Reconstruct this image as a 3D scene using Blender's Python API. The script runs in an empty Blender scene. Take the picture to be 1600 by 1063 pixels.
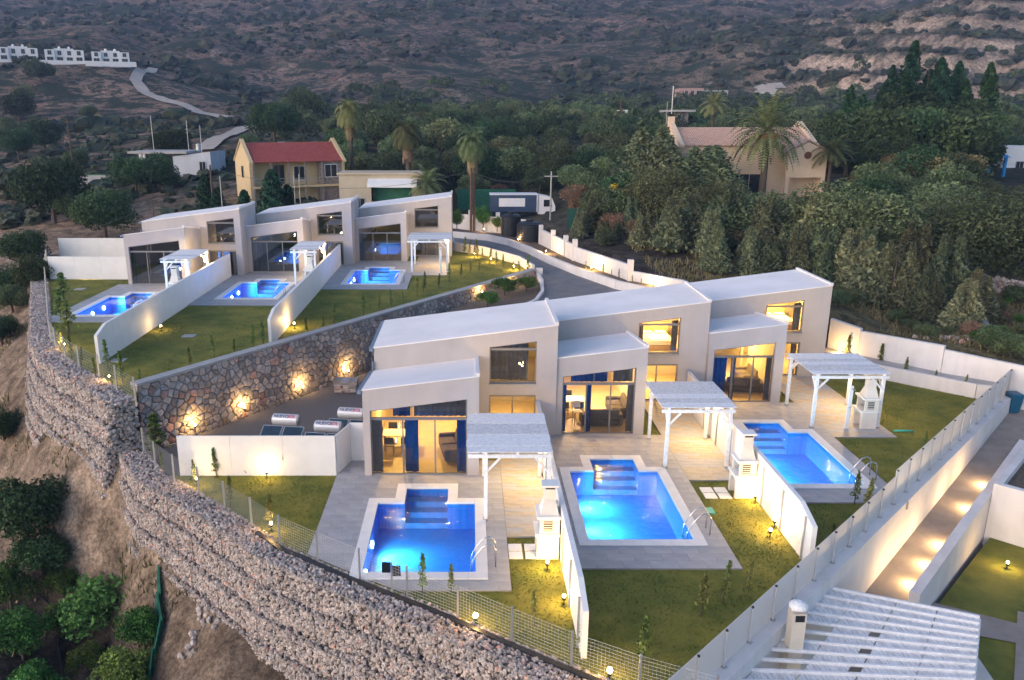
import bpy, bmesh, math, random
import numpy as np
from mathutils import Vector, Matrix
from mathutils.geometry import tessellate_polygon
R = math.radians
rnd = random.Random(7)
scene = bpy.context.scene
col = scene.collection

# ------------------------------------------------------------------ camera
FPX, CX, CY, PITCH, HC = 1244.0, 732.0, 531.5, R(15.5), 14.0
cam_d = bpy.data.cameras.new('camera')
cam_d.sensor_width = 36.0
cam_d.lens = FPX / 1600 * 36.0
cam_d.shift_x = (800 - CX) / 1600
cam_d.clip_start = 0.1
cam_d.clip_end = 6000
cam = bpy.data.objects.new('camera', cam_d)
cam.location = (0, 0, HC)
cam.rotation_euler = (R(90) - PITCH, 0, 0)
col.objects.link(cam)
scene.camera = cam

# ------------------------------------------------------------------ sky, sun, exposure
SUN_ELEV, SUN_AZ = R(18.0), R(236)          # low dusk sun behind the camera
world = bpy.data.worlds.new('World')
scene.world = world
world.use_nodes = True
wn = world.node_tree.nodes
bg = wn['Background']
sky = wn.new('ShaderNodeTexSky')
sky.sky_type = 'NISHITA'
sky.sun_disc = False
sky.sun_elevation = SUN_ELEV
sky.sun_rotation = SUN_AZ
sky.air_density = 1.0
sky.dust_density = 1.6
sky.ozone_density = 2.2
world.node_tree.links.new(sky.outputs[0], bg.inputs[0])
bg.inputs[1].default_value = 0.14
sun_d = bpy.data.lights.new('sun', 'SUN')
sun_d.energy = 0.6
sun_d.angle = R(70)
sun_d.color = (1.0, 0.74, 0.82)
sun = bpy.data.objects.new('sun', sun_d)
_sd = Vector((math.sin(SUN_AZ) * math.cos(SUN_ELEV), math.cos(SUN_AZ) * math.cos(SUN_ELEV), math.sin(SUN_ELEV)))
sun.rotation_euler = _sd.to_track_quat('Z', 'Y').to_euler()
col.objects.link(sun)
scene.view_settings.view_transform = 'Standard'
scene.view_settings.look = 'None'
scene.view_settings.exposure = 1.08
scene.view_settings.gamma = 1.0
scene.render.engine = 'CYCLES'
scene.cycles.use_denoising = True
scene.cycles.max_bounces = 7
scene.cycles.diffuse_bounces = 3
scene.cycles.glossy_bounces = 3
scene.cycles.transmission_bounces = 4
scene.cycles.transparent_max_bounces = 10
scene.cycles.volume_bounces = 0
scene.cycles.sample_clamp_indirect = 4.0
scene.cycles.caustics_reflective = False
scene.cycles.caustics_refractive = False

# ------------------------------------------------------------------ pixel helpers (photo pixels, 1600 x 1063)
def ray(px, py):
    dx = (px - CX) / FPX
    dy = -(py - CY) / FPX
    return dx, math.cos(PITCH) + dy * math.sin(PITCH), -math.sin(PITCH) + dy * math.cos(PITCH)
def G(px, py, z=0.0):
    d = ray(px, py)
    t = (z - HC) / d[2]
    return Vector((d[0] * t, d[1] * t, z))
def D(px, py, Y):
    d = ray(px, py)
    t = Y / d[1]
    return Vector((d[0] * t, Y, HC + d[2] * t))

# ------------------------------------------------------------------ objects, tags
WLOC = {}
def tag(o, label=None, cat=None, group=None, kind=None):
    if label: o['label'] = label
    if cat: o['category'] = cat
    if group: o['group'] = group
    if kind: o['kind'] = kind
    return o
def empty(name, loc, label, cat, group=None, rz=0.0):
    o = bpy.data.objects.new(name, None)
    o.empty_display_size = 0.2
    o.location = loc
    o.rotation_euler = (0, 0, rz)
    col.objects.link(o)
    WLOC[o.name] = Vector(loc)
    return tag(o, label, cat, group)
def link_mesh(name, me, parent=None, loc=(0, 0, 0), rot=(0, 0, 0), scale=(1, 1, 1)):
    o = bpy.data.objects.new(name, me)
    o.location = loc
    o.rotation_euler = rot
    o.scale = scale
    o.parent = parent
    col.objects.link(o)
    WLOC[o.name] = (WLOC.get(parent.name, Vector()) if parent else Vector(loc))
    return o
def copy_tree(o, loc=None, rz=None, scale=None, parent=None):
    c = o.copy()
    col.objects.link(c)
    if parent is not None: c.parent = parent
    if loc is not None: c.location = loc
    if rz is not None: c.rotation_euler = (0, 0, rz)
    if scale is not None: c.scale = scale
    for ch in list(o.children): copy_tree(ch, parent=c)
    return c

class MB:
    """collects faces of one mesh, in world coordinates unless built under a local root"""
    def __init__(self): self.v = []; self.f = []; self.m = []; self.mi = 0
    def face(self, pts):
        b = len(self.v); self.v += [tuple(p) for p in pts]
        self.f.append(tuple(range(b, b + len(pts)))); self.m.append(self.mi)
    def mesh(self, vs, fs):
        b = len(self.v); self.v += [tuple(p) for p in vs]
        for q in fs: self.f.append(tuple(i + b for i in q)); self.m.append(self.mi)
    def box(self, x0, x1, y0, y1, z0, z1):
        vs = [(x0, y0, z0), (x1, y0, z0), (x1, y1, z0), (x0, y1, z0), (x0, y0, z1), (x1, y0, z1), (x1, y1, z1), (x0, y1, z1)]
        self.mesh(vs, [(0, 3, 2, 1), (4, 5, 6, 7), (0, 1, 5, 4), (1, 2, 6, 5), (2, 3, 7, 6), (3, 0, 4, 7)])
        return self
    def hexa(self, lo, hi):
        """two quads of four points each"""
        self.mesh(list(lo) + list(hi), [(0, 3, 2, 1), (4, 5, 6, 7), (0, 1, 5, 4), (1, 2, 6, 5), (2, 3, 7, 6), (3, 0, 4, 7)])
        return self
    def bar(self, a, b, w, h=None, up=(0, 0, 1)):
        """rectangular bar from a to b"""
        a = Vector(a); b = Vector(b); h = h or w
        d = (b - a).normalized(); u = Vector(up)
        if abs(d.dot(u)) > 0.98: u = Vector((0, 1, 0))
        s = d.cross(u).normalized(); u = s.cross(d).normalized()
        q = [(-w / 2, -h / 2), (w / 2, -h / 2), (w / 2, h / 2), (-w / 2, h / 2)]
        return self.hexa([a + s * i + u * j for i, j in q], [b + s * i + u * j for i, j in q])
    def prism(self, poly, axis, c0, c1):
        """polygon (list of 2D) extruded along axis 'x','y' or 'z' between c0 and c1"""
        def P(p, c):
            return {'x': (c, p[0], p[1]), 'y': (p[0], c, p[1]), 'z': (p[0], p[1], c)}[axis]
        n = len(poly)
        vs = [P(p, c0) for p in poly] + [P(p, c1) for p in poly]
        fs = [tuple(range(n))[::-1], tuple(range(n, 2 * n))] + [(i, (i + 1) % n, n + (i + 1) % n, n + i) for i in range(n)]
        self.mesh(vs, fs); return self
    def tube(self, pts, r, n=8, r1=None, cap=True):
        pts = [Vector(p) for p in pts]; k = len(pts); rings = []
        prev = None
        for i, p in enumerate(pts):
            d = (pts[min(i + 1, k - 1)] - pts[max(i - 1, 0)])
            d = d.normalized() if d.length > 1e-6 else Vector((0, 0, 1))
            u = prev if prev is not None else (Vector((1, 0, 0)) if abs(d.x) < 0.9 else Vector((0, 1, 0)))
            s = d.cross(u).normalized(); u = s.cross(d).normalized(); prev = u
            if isinstance(r, (list, tuple)): rr = r[i]
            else: rr = r if r1 is None else r + (r1 - r) * i / max(1, k - 1)
            rings.append([p + (s * math.cos(a) + u * math.sin(a)) * rr for a in [2 * math.pi * j / n for j in range(n)]])
        vs = [q for ring in rings for q in ring]
        fs = [(i * n + j, i * n + (j + 1) % n, (i + 1) * n + (j + 1) % n, (i + 1) * n + j) for i in range(k - 1) for j in range(n)]
        if cap: fs += [tuple(range(n))[::-1], tuple((k - 1) * n + j for j in range(n))]
        self.mesh(vs, fs); return self
    def lathe(self, prof, c=(0, 0, 0), n=16):
        """profile [(r,z)..] round the z axis"""
        k = len(prof)
        vs = [(c[0] + r * math.cos(2 * math.pi * j / n), c[1] + r * math.sin(2 * math.pi * j / n), c[2] + z) for r, z in prof for j in range(n)]
        fs = [(i * n + j, i * n + (j + 1) % n, (i + 1) * n + (j + 1) % n, (i + 1) * n + j) for i in range(k - 1) for j in range(n)]
        fs += [tuple(range(n))[::-1], tuple((k - 1) * n + j for j in range(n))]
        self.mesh(vs, fs); return self
    def data(self, name, mats, off=Vector((0, 0, 0)), smooth=False):
        me = bpy.data.meshes.new(name)
        me.from_pydata([(x - off[0], y - off[1], z - off[2]) for x, y, z in self.v], [], self.f)
        for m in (mats if isinstance(mats, (list, tuple)) else [mats]): me.materials.append(m)
        if isinstance(mats, (list, tuple)) and len(mats) > 1: me.polygons.foreach_set('material_index', self.m)
        if smooth: me.polygons.foreach_set('use_smooth', [True] * len(me.polygons))
        me.update()
        return me
    def build(self, name, mats, parent=None, smooth=False, bevel=0.0):
        off = WLOC[parent.name] if parent is not None else Vector((0, 0, 0))
        o = link_mesh(name, self.data(name, mats, off, smooth), parent)
        if bevel:
            b = o.modifiers.new('bevel', 'BEVEL'); b.width = bevel; b.segments = 1; b.limit_method = 'ANGLE'
        return o

# ------------------------------------------------------------------ materials
MATS = {}
def mat(name, c, rough=0.7, var=0.12, scale=2.0, bump=0.0, bscale=None, metal=0.0, spec=0.4, c2=None, detail=6, attr=None, emit=None, es=0.0, ramp=(0.35, 0.65), streak=0.0):
    m = bpy.data.materials.new(name)
    m.use_nodes = True
    nt = m.node_tree; N = nt.nodes; L = nt.links
    p = N['Principled BSDF']
    p.inputs['Roughness'].default_value = rough
    p.inputs['Metallic'].default_value = metal
    p.inputs['Specular IOR Level'].default_value = spec
    tc = N.new('ShaderNodeTexCoord')
    nz = N.new('ShaderNodeTexNoise'); nz.inputs['Scale'].default_value = scale; nz.inputs['Detail'].default_value = detail; nz.inputs['Roughness'].default_value = 0.62
    L.new(tc.outputs['Object'], nz.inputs['Vector'])
    rp = N.new('ShaderNodeValToRGB')
    rp.color_ramp.elements[0].position, rp.color_ramp.elements[1].position = ramp
    c = tuple(c)
    if c2 is None:
        lo = tuple(max(0, k * (1 - var)) for k in c); hi = tuple(min(1, k * (1 + var)) for k in c)
    else: lo, hi = c, tuple(c2)
    rp.color_ramp.elements[0].color = lo + (1,); rp.color_ramp.elements[1].color = hi + (1,)
    L.new(nz.outputs['Fac'], rp.inputs['Fac'])
    out = rp.outputs['Color']
    if streak:      # rain streaks and dirt runs
        mp = N.new('ShaderNodeMapping'); mp.inputs['Scale'].default_value = (3.5, 3.5, .22); L.new(tc.outputs['Object'], mp.inputs[0])
        n3 = N.new('ShaderNodeTexNoise'); n3.inputs['Scale'].default_value = 1.0; n3.inputs['Detail'].default_value = 7; L.new(mp.outputs[0], n3.inputs['Vector'])
        r3 = N.new('ShaderNodeMapRange'); r3.inputs[1].default_value = .45; r3.inputs[2].default_value = .75; r3.inputs[3].default_value = 1.0; r3.inputs[4].default_value = 1 - streak; L.new(n3.outputs['Fac'], r3.inputs[0])
        m3 = N.new('ShaderNodeMix'); m3.data_type = 'RGBA'; m3.blend_type = 'MULTIPLY'; m3.inputs['Factor'].default_value = 1.0; cb = N.new('ShaderNodeCombineColor'); [L.new(r3.outputs[0], cb.inputs[i]) for i in range(3)]
        L.new(out, m3.inputs['A']); L.new(cb.outputs[0], m3.inputs['B']); out = m3.outputs['Result']
    if attr:
        at = N.new('ShaderNodeAttribute'); at.attribute_name = attr
        mx = N.new('ShaderNodeMix'); mx.data_type = 'RGBA'; mx.blend_type = 'MULTIPLY'; mx.inputs['Factor'].default_value = 1.0
        L.new(out, mx.inputs['A']); L.new(at.outputs['Color'], mx.inputs['B']); out = mx.outputs['Result']
    L.new(out, p.inputs['Base Color'])
    if bump:
        b = N.new('ShaderNodeBump'); b.inputs['Strength'].default_value = bump; b.inputs['Distance'].default_value = 0.05
        n2 = N.new('ShaderNodeTexNoise'); n2.inputs['Scale'].default_value = bscale or scale * 6; n2.inputs['Detail'].default_value = 5
        L.new(tc.outputs['Object'], n2.inputs['Vector']); L.new(n2.outputs['Fac'], b.inputs['Height']); L.new(b.outputs['Normal'], p.inputs['Normal'])
    if emit:
        p.inputs['Emission Color'].default_value = tuple(emit) + (1,); p.inputs['Emission Strength'].default_value = es
    MATS[name] = m
    return m
def glass_mat(name, tint, ior, rough=0.0, bump=0.0, bscale=3.0, boost=0.0):
    """thin pane or water skin: clear film with fresnel reflection"""
    m = bpy.data.materials.new(name); m.use_nodes = True
    nt = m.node_tree; N = nt.nodes; L = nt.links
    N.remove(N['Principled BSDF'])
    tr = N.new('ShaderNodeBsdfTransparent'); tr.inputs[0].default_value = tuple(tint) + (1,)
    gl = N.new('ShaderNodeBsdfGlossy'); gl.inputs['Roughness'].default_value = rough; gl.inputs['Color'].default_value = (1, 1, 1, 1)
    fr = N.new('ShaderNodeFresnel'); fr.inputs['IOR'].default_value = ior
    mx = N.new('ShaderNodeMixShader')
    fac = fr.outputs[0]
    if boost:
        ad = N.new('ShaderNodeMath'); ad.operation = 'ADD'; ad.use_clamp = True; ad.inputs[1].default_value = boost
        L.new(fac, ad.inputs[0]); fac = ad.outputs[0]
    L.new(fac, mx.inputs[0]); L.new(tr.outputs[0], mx.inputs[1]); L.new(gl.outputs[0], mx.inputs[2])
    L.new(mx.outputs[0], N['Material Output'].inputs['Surface'])
    if bump:
        tc = N.new('ShaderNodeTexCoord'); nz = N.new('ShaderNodeTexNoise'); nz.inputs['Scale'].default_value = bscale; nz.inputs['Detail'].default_value = 3
        b = N.new('ShaderNodeBump'); b.inputs['Strength'].default_value = bump; b.inputs['Distance'].default_value = 0.05
        L.new(tc.outputs['Object'], nz.inputs['Vector']); L.new(nz.outputs['Fac'], b.inputs['Height'])
        L.new(b.outputs['Normal'], gl.inputs['Normal']); L.new(b.outputs['Normal'], fr.inputs['Normal'])
    MATS[name] = m
    return m
def emit_mat(name, c, s):
    m = bpy.data.materials.new(name); m.use_nodes = True
    N = m.node_tree.nodes; p = N['Principled BSDF']
    p.inputs['Base Color'].default_value = (0.8, 0.8, 0.8, 1)
    p.inputs['Emission Color'].default_value = tuple(c) + (1,); p.inputs['Emission Strength'].default_value = s
    MATS[name] = m
    return m
def leaf_mat(name, c, c2, trans=0.25):
    m = mat(name, c, rough=0.65, c2=c2, scale=1.3, detail=3, attr='tone')
    N = m.node_tree.nodes; L = m.node_tree.links
    p = N['Principled BSDF']; p.inputs['Specular IOR Level'].default_value = 0.15
    td = N.new('ShaderNodeBsdfTranslucent'); mx = N.new('ShaderNodeMixShader'); mx.inputs[0].default_value = trans
    src = p.inputs['Base Color'].links[0].from_socket
    oi = N.new('ShaderNodeObjectInfo'); hs = N.new('ShaderNodeHueSaturation'); mr = N.new('ShaderNodeMapRange'); mr.inputs[3].default_value = .7; mr.inputs[4].default_value = 1.65
    mh = N.new('ShaderNodeMapRange'); mh.inputs[3].default_value = .44; mh.inputs[4].default_value = .525; ml = N.new('ShaderNodeMath'); ml.operation = 'FRACT'; m7 = N.new('ShaderNodeMath'); m7.operation = 'MULTIPLY'; m7.inputs[1].default_value = 7.31
    L.new(oi.outputs['Random'], mr.inputs[0]); L.new(mr.outputs[0], hs.inputs['Value']); L.new(oi.outputs['Random'], m7.inputs[0]); L.new(m7.outputs[0], ml.inputs[0]); L.new(ml.outputs[0], mh.inputs[0]); L.new(mh.outputs[0], hs.inputs['Hue'])
    L.new(src, hs.inputs['Color']); src = hs.outputs['Color']; L.new(src, p.inputs['Base Color'])
    L.new(src, td.inputs['Color']); L.new(p.outputs[0], mx.inputs[1]); L.new(td.outputs[0], mx.inputs[2])
    L.new(mx.outputs[0], N['Material Output'].inputs['Surface'])
    return m

PLASTER = mat('plaster', (0.46, 0.415, 0.40), 0.85, 0.07, 0.55, 0.06, 40, streak=.05)
PLASTER_IN = mat('interior_plaster', (0.72, 0.68, 0.62), 0.85, 0.04, 0.8)
ROOFW = mat('roof_membrane', (0.82, 0.775, 0.76), 0.6, 0.075, 0.35, 0.03, 8)
WHITE = mat('white_paint', (0.74, 0.73, 0.735), 0.6, 0.04, 1.5, 0.03, 20)
WALLW = mat('white_boundary_render', (0.66, 0.635, 0.63), 0.8, 0.08, 0.6, 0.05, 25, streak=.07)
TIMBER = mat('whitewashed_timber', (0.66, 0.65, 0.655), 0.7, 0.14, 7.0, 0.15, 30, c2=(0.82, 0.81, 0.82))
TIMBER2 = mat('greyed_whitewashed_timber', (0.48, 0.47, 0.475), 0.75, c2=(0.72, 0.71, 0.72), scale=9.0, bump=.2, bscale=30)
FRAME = mat('grey_aluminium', (0.20, 0.195, 0.195), 0.45, 0.06, 3.0, metal=0.3)
GUTTER = mat('blue_grey_gutter', (0.16, 0.21, 0.27), 0.5, 0.1, 3.0)
GLASS = glass_mat('window_glass', (0.80, 0.84, 0.88), 1.55)
GLASSD = glass_mat('dark_reflective_glass', (0.30, 0.32, 0.34), 1.6, boost=0.12)
WATER = glass_mat('pool_water', (0.92, 0.98, 1.0), 1.33, 0.015, 0.9, 3.0)
WATERC = glass_mat('calm_pool_water', (0.92, 0.98, 1.0), 1.33, 0.01, 0.08, 2.0)
TILE = mat('grey_paving', (0.34, 0.34, 0.355), 0.6, 0.1, 1.7, 0.08, 30)
TILE2 = mat('grey_paving_pale', (0.375, 0.372, 0.385), 0.6, 0.1, 1.7, 0.08, 30)
JOINT = mat('paving_joint', (0.26, 0.26, 0.265), 0.9, 0.1, 3.0)
WOODTILE = mat('timber_look_paving', (0.42, 0.36, 0.29), 0.6, 0.12, 3.0, 0.1, 20)
COPING = mat('pool_coping', (0.74, 0.73, 0.72), 0.55, 0.05, 2.0, 0.03, 25)
def mosaic_mat():
    m = mat('blue_mosaic', (0.02, 0.22, 0.62), 0.4, 0.2, 1.1)
    N = m.node_tree.nodes; L = m.node_tree.links
    br = N.new('ShaderNodeTexBrick'); br.inputs['Scale'].default_value = 14; br.offset = 0
    br.inputs['Color1'].default_value = (0.030, 0.22, 0.64, 1); br.inputs['Color2'].default_value = (0.050, 0.30, 0.76, 1); br.inputs['Mortar'].default_value = (0.07, 0.36, 0.76, 1)
    br.inputs['Brick Width'].default_value = 0.5; br.inputs['Row Height'].default_value = 0.5
    tc = N.new('ShaderNodeTexCoord'); L.new(tc.outputs['Object'], br.inputs['Vector']); L.new(br.outputs['Color'], N['Principled BSDF'].inputs['Base Color'])
    return m
MOSAIC = mosaic_mat()
STEEL = mat('stainless_steel', (0.62, 0.62, 0.63), 0.22, 0.03, 3.0, metal=1.0)
GALV = mat('galvanised_steel', (0.42, 0.43, 0.44), 0.45, 0.08, 5.0, metal=0.6)
BLACKP = mat('black_plastic', (0.02, 0.021, 0.024), 0.45, 0.15, 3.0)
STONEW = mat('rubble_stone', (0.41, 0.365, 0.345), 0.9, 0.25, 5.0, 0.5, 22, attr='tone')
MORTAR = mat('grey_mortar', (0.20, 0.185, 0.18), 0.95, 0.2, 4.0, 0.3, 25)
GABION = mat('gabion_rock', (0.43, 0.38, 0.35), 0.92, 0.22, 5.0, 0.5, 18, attr='tone')
GABCORE = mat('gabion_core', (0.10, 0.09, 0.088), 0.95, 0.3, 3.0, 0.5, 9)
CONCRETE = mat('concrete', (0.36, 0.35, 0.345), 0.85, 0.1, 1.2, 0.12, 18)
ASPHALT = mat('road_surface', (0.17, 0.165, 0.168), 0.8, 0.12, 1.0, 0.2, 30)
GRAVEL = mat('gravel', (0.15, 0.14, 0.14), 0.95, 0.35, 14.0, 0.8, 26)
SOIL = mat('bed_soil', (0.12, 0.09, 0.07), 0.95, 0.35, 6.0, 0.7, 14)
LAWN = mat('lawn_turf', (0.095, 0.120, 0.016), 0.95, c2=(0.24, 0.22, 0.036), scale=0.55, bump=0.9, bscale=34, detail=9, ramp=(0.36, 0.66))
BARK = mat('bark', (0.09, 0.07, 0.055), 0.95, 0.3, 9.0, 0.6, 20)
CURTBLUE = mat('blue_curtain', (0.015, 0.065, 0.26), 0.9, 0.15, 6.0)
CURTGREY = mat('grey_curtain', (0.16, 0.15, 0.16), 0.9, 0.15, 6.0)
SOFA = mat('grey_upholstery', (0.11, 0.10, 0.10), 0.95, 0.15, 6.0)
WOOD = mat('light_wood', (0.40, 0.27, 0.15), 0.6, 0.15, 4.0)
FLOORIN = mat('interior_floor', (0.50, 0.43, 0.34), 0.5, 0.07, 2.0)
GREENPL = mat('turquoise_plastic', (0.06, 0.42, 0.32), 0.5, 0.08, 3.0)
BULB = emit_mat('warm_bulb', (1.0, 0.66, 0.28), 40.0)
BULBW = emit_mat('pool_lamp_lens', (0.75, 0.93, 1.0), 18.0)
BULBI = emit_mat('interior_bulb', (1.0, 0.80, 0.50), 25.0)

# ================================================================== plateaus and terrain
ZL = 2.2
GF = [(-14.21, 32.29), (-12.52, 29.94), (-11.66, 29.28), (-9.48, 27.35), (-7.32, 25.26), (-6.21, 24.13), (-5.46, 23.64), (-4.18, 22.7), (-2.36, 21.51), (-1.05, 20.72), (1.26, 19.06), (2.64, 18.09), (3.88, 17.3), (6.0, 16.3)]
GL_IN = [(-36.8, 69.0), (-33.2, 61.6), (-27.4, 50.6), (-23.3, 42.8), (-21.4, 39.9), (-18.8, 37.0), (-17.6, 36.0), (-15.4, 33.6), (-14.4, 32.5)]
SW_A, SW_B = G(212, 600, 2.5), G(838, 420, 2.5)      # stone retaining wall, coping line
FRONT_POLY = GF[1:] + [(6.9, 17.9), (29.4, 40.5), (27.2, 41.9), (22.8, 47.6), (20.0, 49.0), (4.0, 45.0), (-4.1, 40.0), (-4.1, 29.95)]
LEFT_POLY = GL_IN[::-1] + [(-31.5, 76.0), (-2.0, 78.0), (4.6, 67.0), (SW_B.x, SW_B.y), (SW_A.x, SW_A.y)]
ROAD_POLY = [(-8, 90), (-2.2, 90.5), (4.1, 86.5), (7.2, 76), (9.3, 66.5), (12.3, 57.6), (15, 54.6), (21.9, 47.4), (19, 46), (12, 42.5), (4, 41.5), (1.0, 45), (2.6, 49.5), (4.6, 53), (5.3, 56), (5.6, 60), (5.5, 62.3), (4.6, 66.8), (1.5, 71.8), (-1.5, 77)]
NEIGH_POLY = [(7.2, 18.2), (29.4, 40.6), (33, 44), (60, 40), (40, 8), (8, 6)]
YARD_POLY = [(-14.4, 33.2), (-14.2, 32.3), (-12.55, 29.98), (-4.15, 29.98), (-4.15, 42.0), (1.0, 45), (-2.2, 50.5)]
BED_POLY = [(5.35, 62.3), (5.45, 60), (5.15, 56), (4.45, 53), (2.45, 49.5), (1.0, 45), (-3.5, 47.2)]

_sd = (SW_B - SW_A).normalized(); _sn = Vector((-_sd.y, _sd.x, 0))
def _swp(u, d): p = SW_A + _sd * u + _sn * d; return (p.x, p.y)
FRONT_MASK = GF[1:] + [(6.9, 17.9), (30.4, 41.5), (28.0, 42.9), (23.8, 48.6), (21.0, 50.4), (4.0, 45.0), (-4.1, 40.0), (-4.1, 29.95)]
ROAD_MASK = [(-8, 91), (-2.2, 92.5), (5.2, 88.0), (8.7, 76.6), (10.6, 67.3), (13.5, 58.9), (16.2, 55.9), (23.2, 48.8), (19, 46), (12, 42.5), (4, 41.5), (.6, 45), (2.0, 49.5), (4.0, 53), (4.7, 56), (5.0, 60), (4.9, 62.3), (4.0, 66.6), (.9, 71.6), (-2.0, 77)]
YARD_MASK = [_swp(-.2, .3), (-14.2, 32.3), (-12.55, 29.98), (-4.15, 29.98), (-4.15, 42.0), (1.6, 45), _swp(22, .3)]
BED_MASK = [(5.35, 62.3), (5.45, 60), (5.15, 56), (4.45, 53), (2.45, 49.5), (1.0, 45), _swp(19, .3), _swp(35, .3)]
def inside(x, y, poly):
    x = np.asarray(x); y = np.asarray(y); c = np.zeros(x.shape, bool); n = len(poly)
    for i in range(n):
        x1, y1 = poly[i][0], poly[i][1]; x2, y2 = poly[i - 1][0], poly[i - 1][1]
        cond = ((y1 > y) != (y2 > y))
        with np.errstate(divide='ignore', invalid='ignore'):
            xi = (x2 - x1) * (y - y1) / ((y2 - y1) if y2 != y1 else 1e-9) + x1
        c ^= cond & (x < xi)
    return c

CTRL = [(-15, 28.7, -6.3), (-17.5, 26.5, -6.6), (-10, 18, -7.2), (-25, 38, -5.6), (-20, 14, -7.6), (0, 6, -7), (-13, 25, -6.6), (-40, 30, -7), (-31, 46, -4.6), (-42, 64, -2.6), (-60, 90, 0.5), (-50, 70, -2.0), (-70, 60, -5),
        (-13.6, 28.6, -3.4), (-9.5, 23.6, -4.3), (-5.6, 19.8, -4.8), (-1, 16.8, -5.0), (3, 14.5, -5.2), (-16.4, 32.4, -1.4), (-20.6, 36.6, -0.9), (-25.0, 43.2, -.4), (-29.4, 52, .2), (-35.4, 61.5, .8), (-40, 70, 1.4), (-44, 78, 1.6),
        (-34, 80, 2.0), (-22, 82, 2.4), (-10, 84, 2.6), (-4, 92, 3.2), (6, 94, 3.4), (9.5, 72, 3.2), (13, 61, 3.0), (18, 57, 2.6), (24, 50, 2.0), (30, 45, 1.2), (36, 43, 0.2), (45, 40, -1.0), (20, 20, -3.4), (30, 20, -3.4), (10, 0, -6), (40, 30, -2.5)]
for q in [(20, 335, 95), (60, 275, 120), (150, 305, 105), (0, 232, 160), (100, 205, 180), (200, 155, 235), (90, 96, 285), (-100, 90, 285), (190, 101, 290), (300, 130, 300), (260, 262, 120), (320, 215, 165), (390, 200, 190), (380, 300, 100),
          (480, 240, 130), (600, 205, 185), (700, 197, 215), (820, 190, 225), (1000, 186, 230), (1120, 152, 290), (1210, 140, 310), (1000, 300, 95), (900, 302, 95), (1150, 305, 85), (1300, 300, 85), (1550, 292, 92), (1550, 350, 75), (1560, 440, 62),
          (1590, 490, 55), (1420, 520, 50), (1800, 420, 62), (1800, 300, 90), (100, 20, 500), (-200, 20, 500), (400, 60, 420), (700, 100, 370), (1000, 70, 430), (1000, 0, 640), (600, 0, 620), (200, 0, 600), (1280, 60, 420), (1400, 160, 255), (1480, 70, 300), (1600, 75, 300), (1480, 30, 345), (1600, 22, 345), (1800, 60, 330), (1500, 10, 470), (1700, 5, 480), (1540, 150, 260),
          (800, -160, 1100), (0, -160, 1050), (1600, -160, 1100), (-500, -100, 1000), (2100, -120, 1000)]:
    CTRL.append(tuple(D(*q)))
CTRL = np.array(CTRL)
def _uv(x, y):
    w = np.maximum(y, -22) + 30.0
    return x / w, np.log(w), w
_cu, _cv, _cw = _uv(CTRL[:, 0], CTRL[:, 1])
_K = np.sqrt((_cu[:, None] - _cu[None]) ** 2 + (_cv[:, None] - _cv[None]) ** 2 + 0.0008)
_A = np.block([[_K, np.stack([np.ones_like(_cu), _cu, _cv], 1)], [np.stack([np.ones_like(_cu), _cu, _cv], 0), np.zeros((3, 3))]])
_S = np.linalg.solve(_A, np.concatenate([CTRL[:, 2] / _cw, [0, 0, 0]]))
_GX = np.random.RandomState(3).rand(256, 256)
def vnoise(x, y):
    xi = np.floor(x).astype(int); yi = np.floor(y).astype(int); fx = x - xi; fy = y - yi
    fx = fx * fx * (3 - 2 * fx); fy = fy * fy * (3 - 2 * fy); g = lambda a, b: _GX[a % 256, b % 256]
    return (g(xi, yi) * (1 - fx) + g(xi + 1, yi) * fx) * (1 - fy) + (g(xi, yi + 1) * (1 - fx) + g(xi + 1, yi + 1) * fx) * fy - 0.5
def fbm(x, y, s, o=4):
    t = 0; a = 1.0
    for k in range(o):
        t = t + a * vnoise(x / s + 17.3 * k, y / s + 9.1 * k); s *= 0.5; a *= 0.5
    return t
def terrain(x, y, masks=True):
    x = np.atleast_1d(np.asarray(x, float)); y = np.atleast_1d(np.asarray(y, float))
    u, v, w = _uv(x, y); z = np.zeros_like(x)
    for i in range(0, x.size, 20000):
        s = slice(i, i + 20000)
        k = np.sqrt((u[s, None] - _cu[None]) ** 2 + (v[s, None] - _cv[None]) ** 2 + 0.0008)
        z[s] = (k @ _S[:len(_cu)] + _S[-3] + _S[-2] * u[s] + _S[-1] * v[s]) * w[s]
    d = np.clip((y - 120) / 250, 0, 1)
    z += fbm(x, y, 14, 4) * 0.7 * np.clip((y - 40) / 60, 0.35, 1)
    z += np.clip((60 - y) / 20, 0, 1) * np.clip((-4 - x) / 4, 0, 1) * (fbm(x, y, 3.2, 4) * .9 + np.abs(fbm(x + 40, y * .6, 2.0, 3)) * .5)
    z_far = d * (fbm(x, y, 130, 4) * 17 + np.abs(fbm(x + 300, y, 60, 4)) * 10 - 1.5) * np.clip(np.hypot((x + 150) / 70, (y - 290) / 45) - .4, 0, 1)
    z += z_far
    d2 = np.clip((y - 235) / 60, 0, 1) * np.clip((x / np.maximum(y, 1) - 0.34) / 0.1, 0, 1)      # terraced cliffs on the right
    st = 9.0; zz = z / st + fbm(x, y, 70, 4) * .9; fz = zz - np.floor(zz)
    z = z * (1 - d2) + d2 * st * (np.floor(zz) + np.clip((fz - 0.30) / 0.4, 0, 1) ** 1.5 * 0.8 + 0.2 * fz - fbm(x, y, 70, 4) * .9)
    z = np.where(x * x + (y + 3) ** 2 < 90, np.minimum(z, -3), z)
    if masks:
        for poly, h in ((FRONT_MASK, -1.6), (LEFT_POLY, 0.9), (ROAD_MASK, 1.0), (NEIGH_POLY, -4.2), (YARD_MASK, -1.6), (BED_MASK, 1.0)):
            z = np.where(inside(x, y, poly), np.minimum(z, h), z)
    return z
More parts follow.
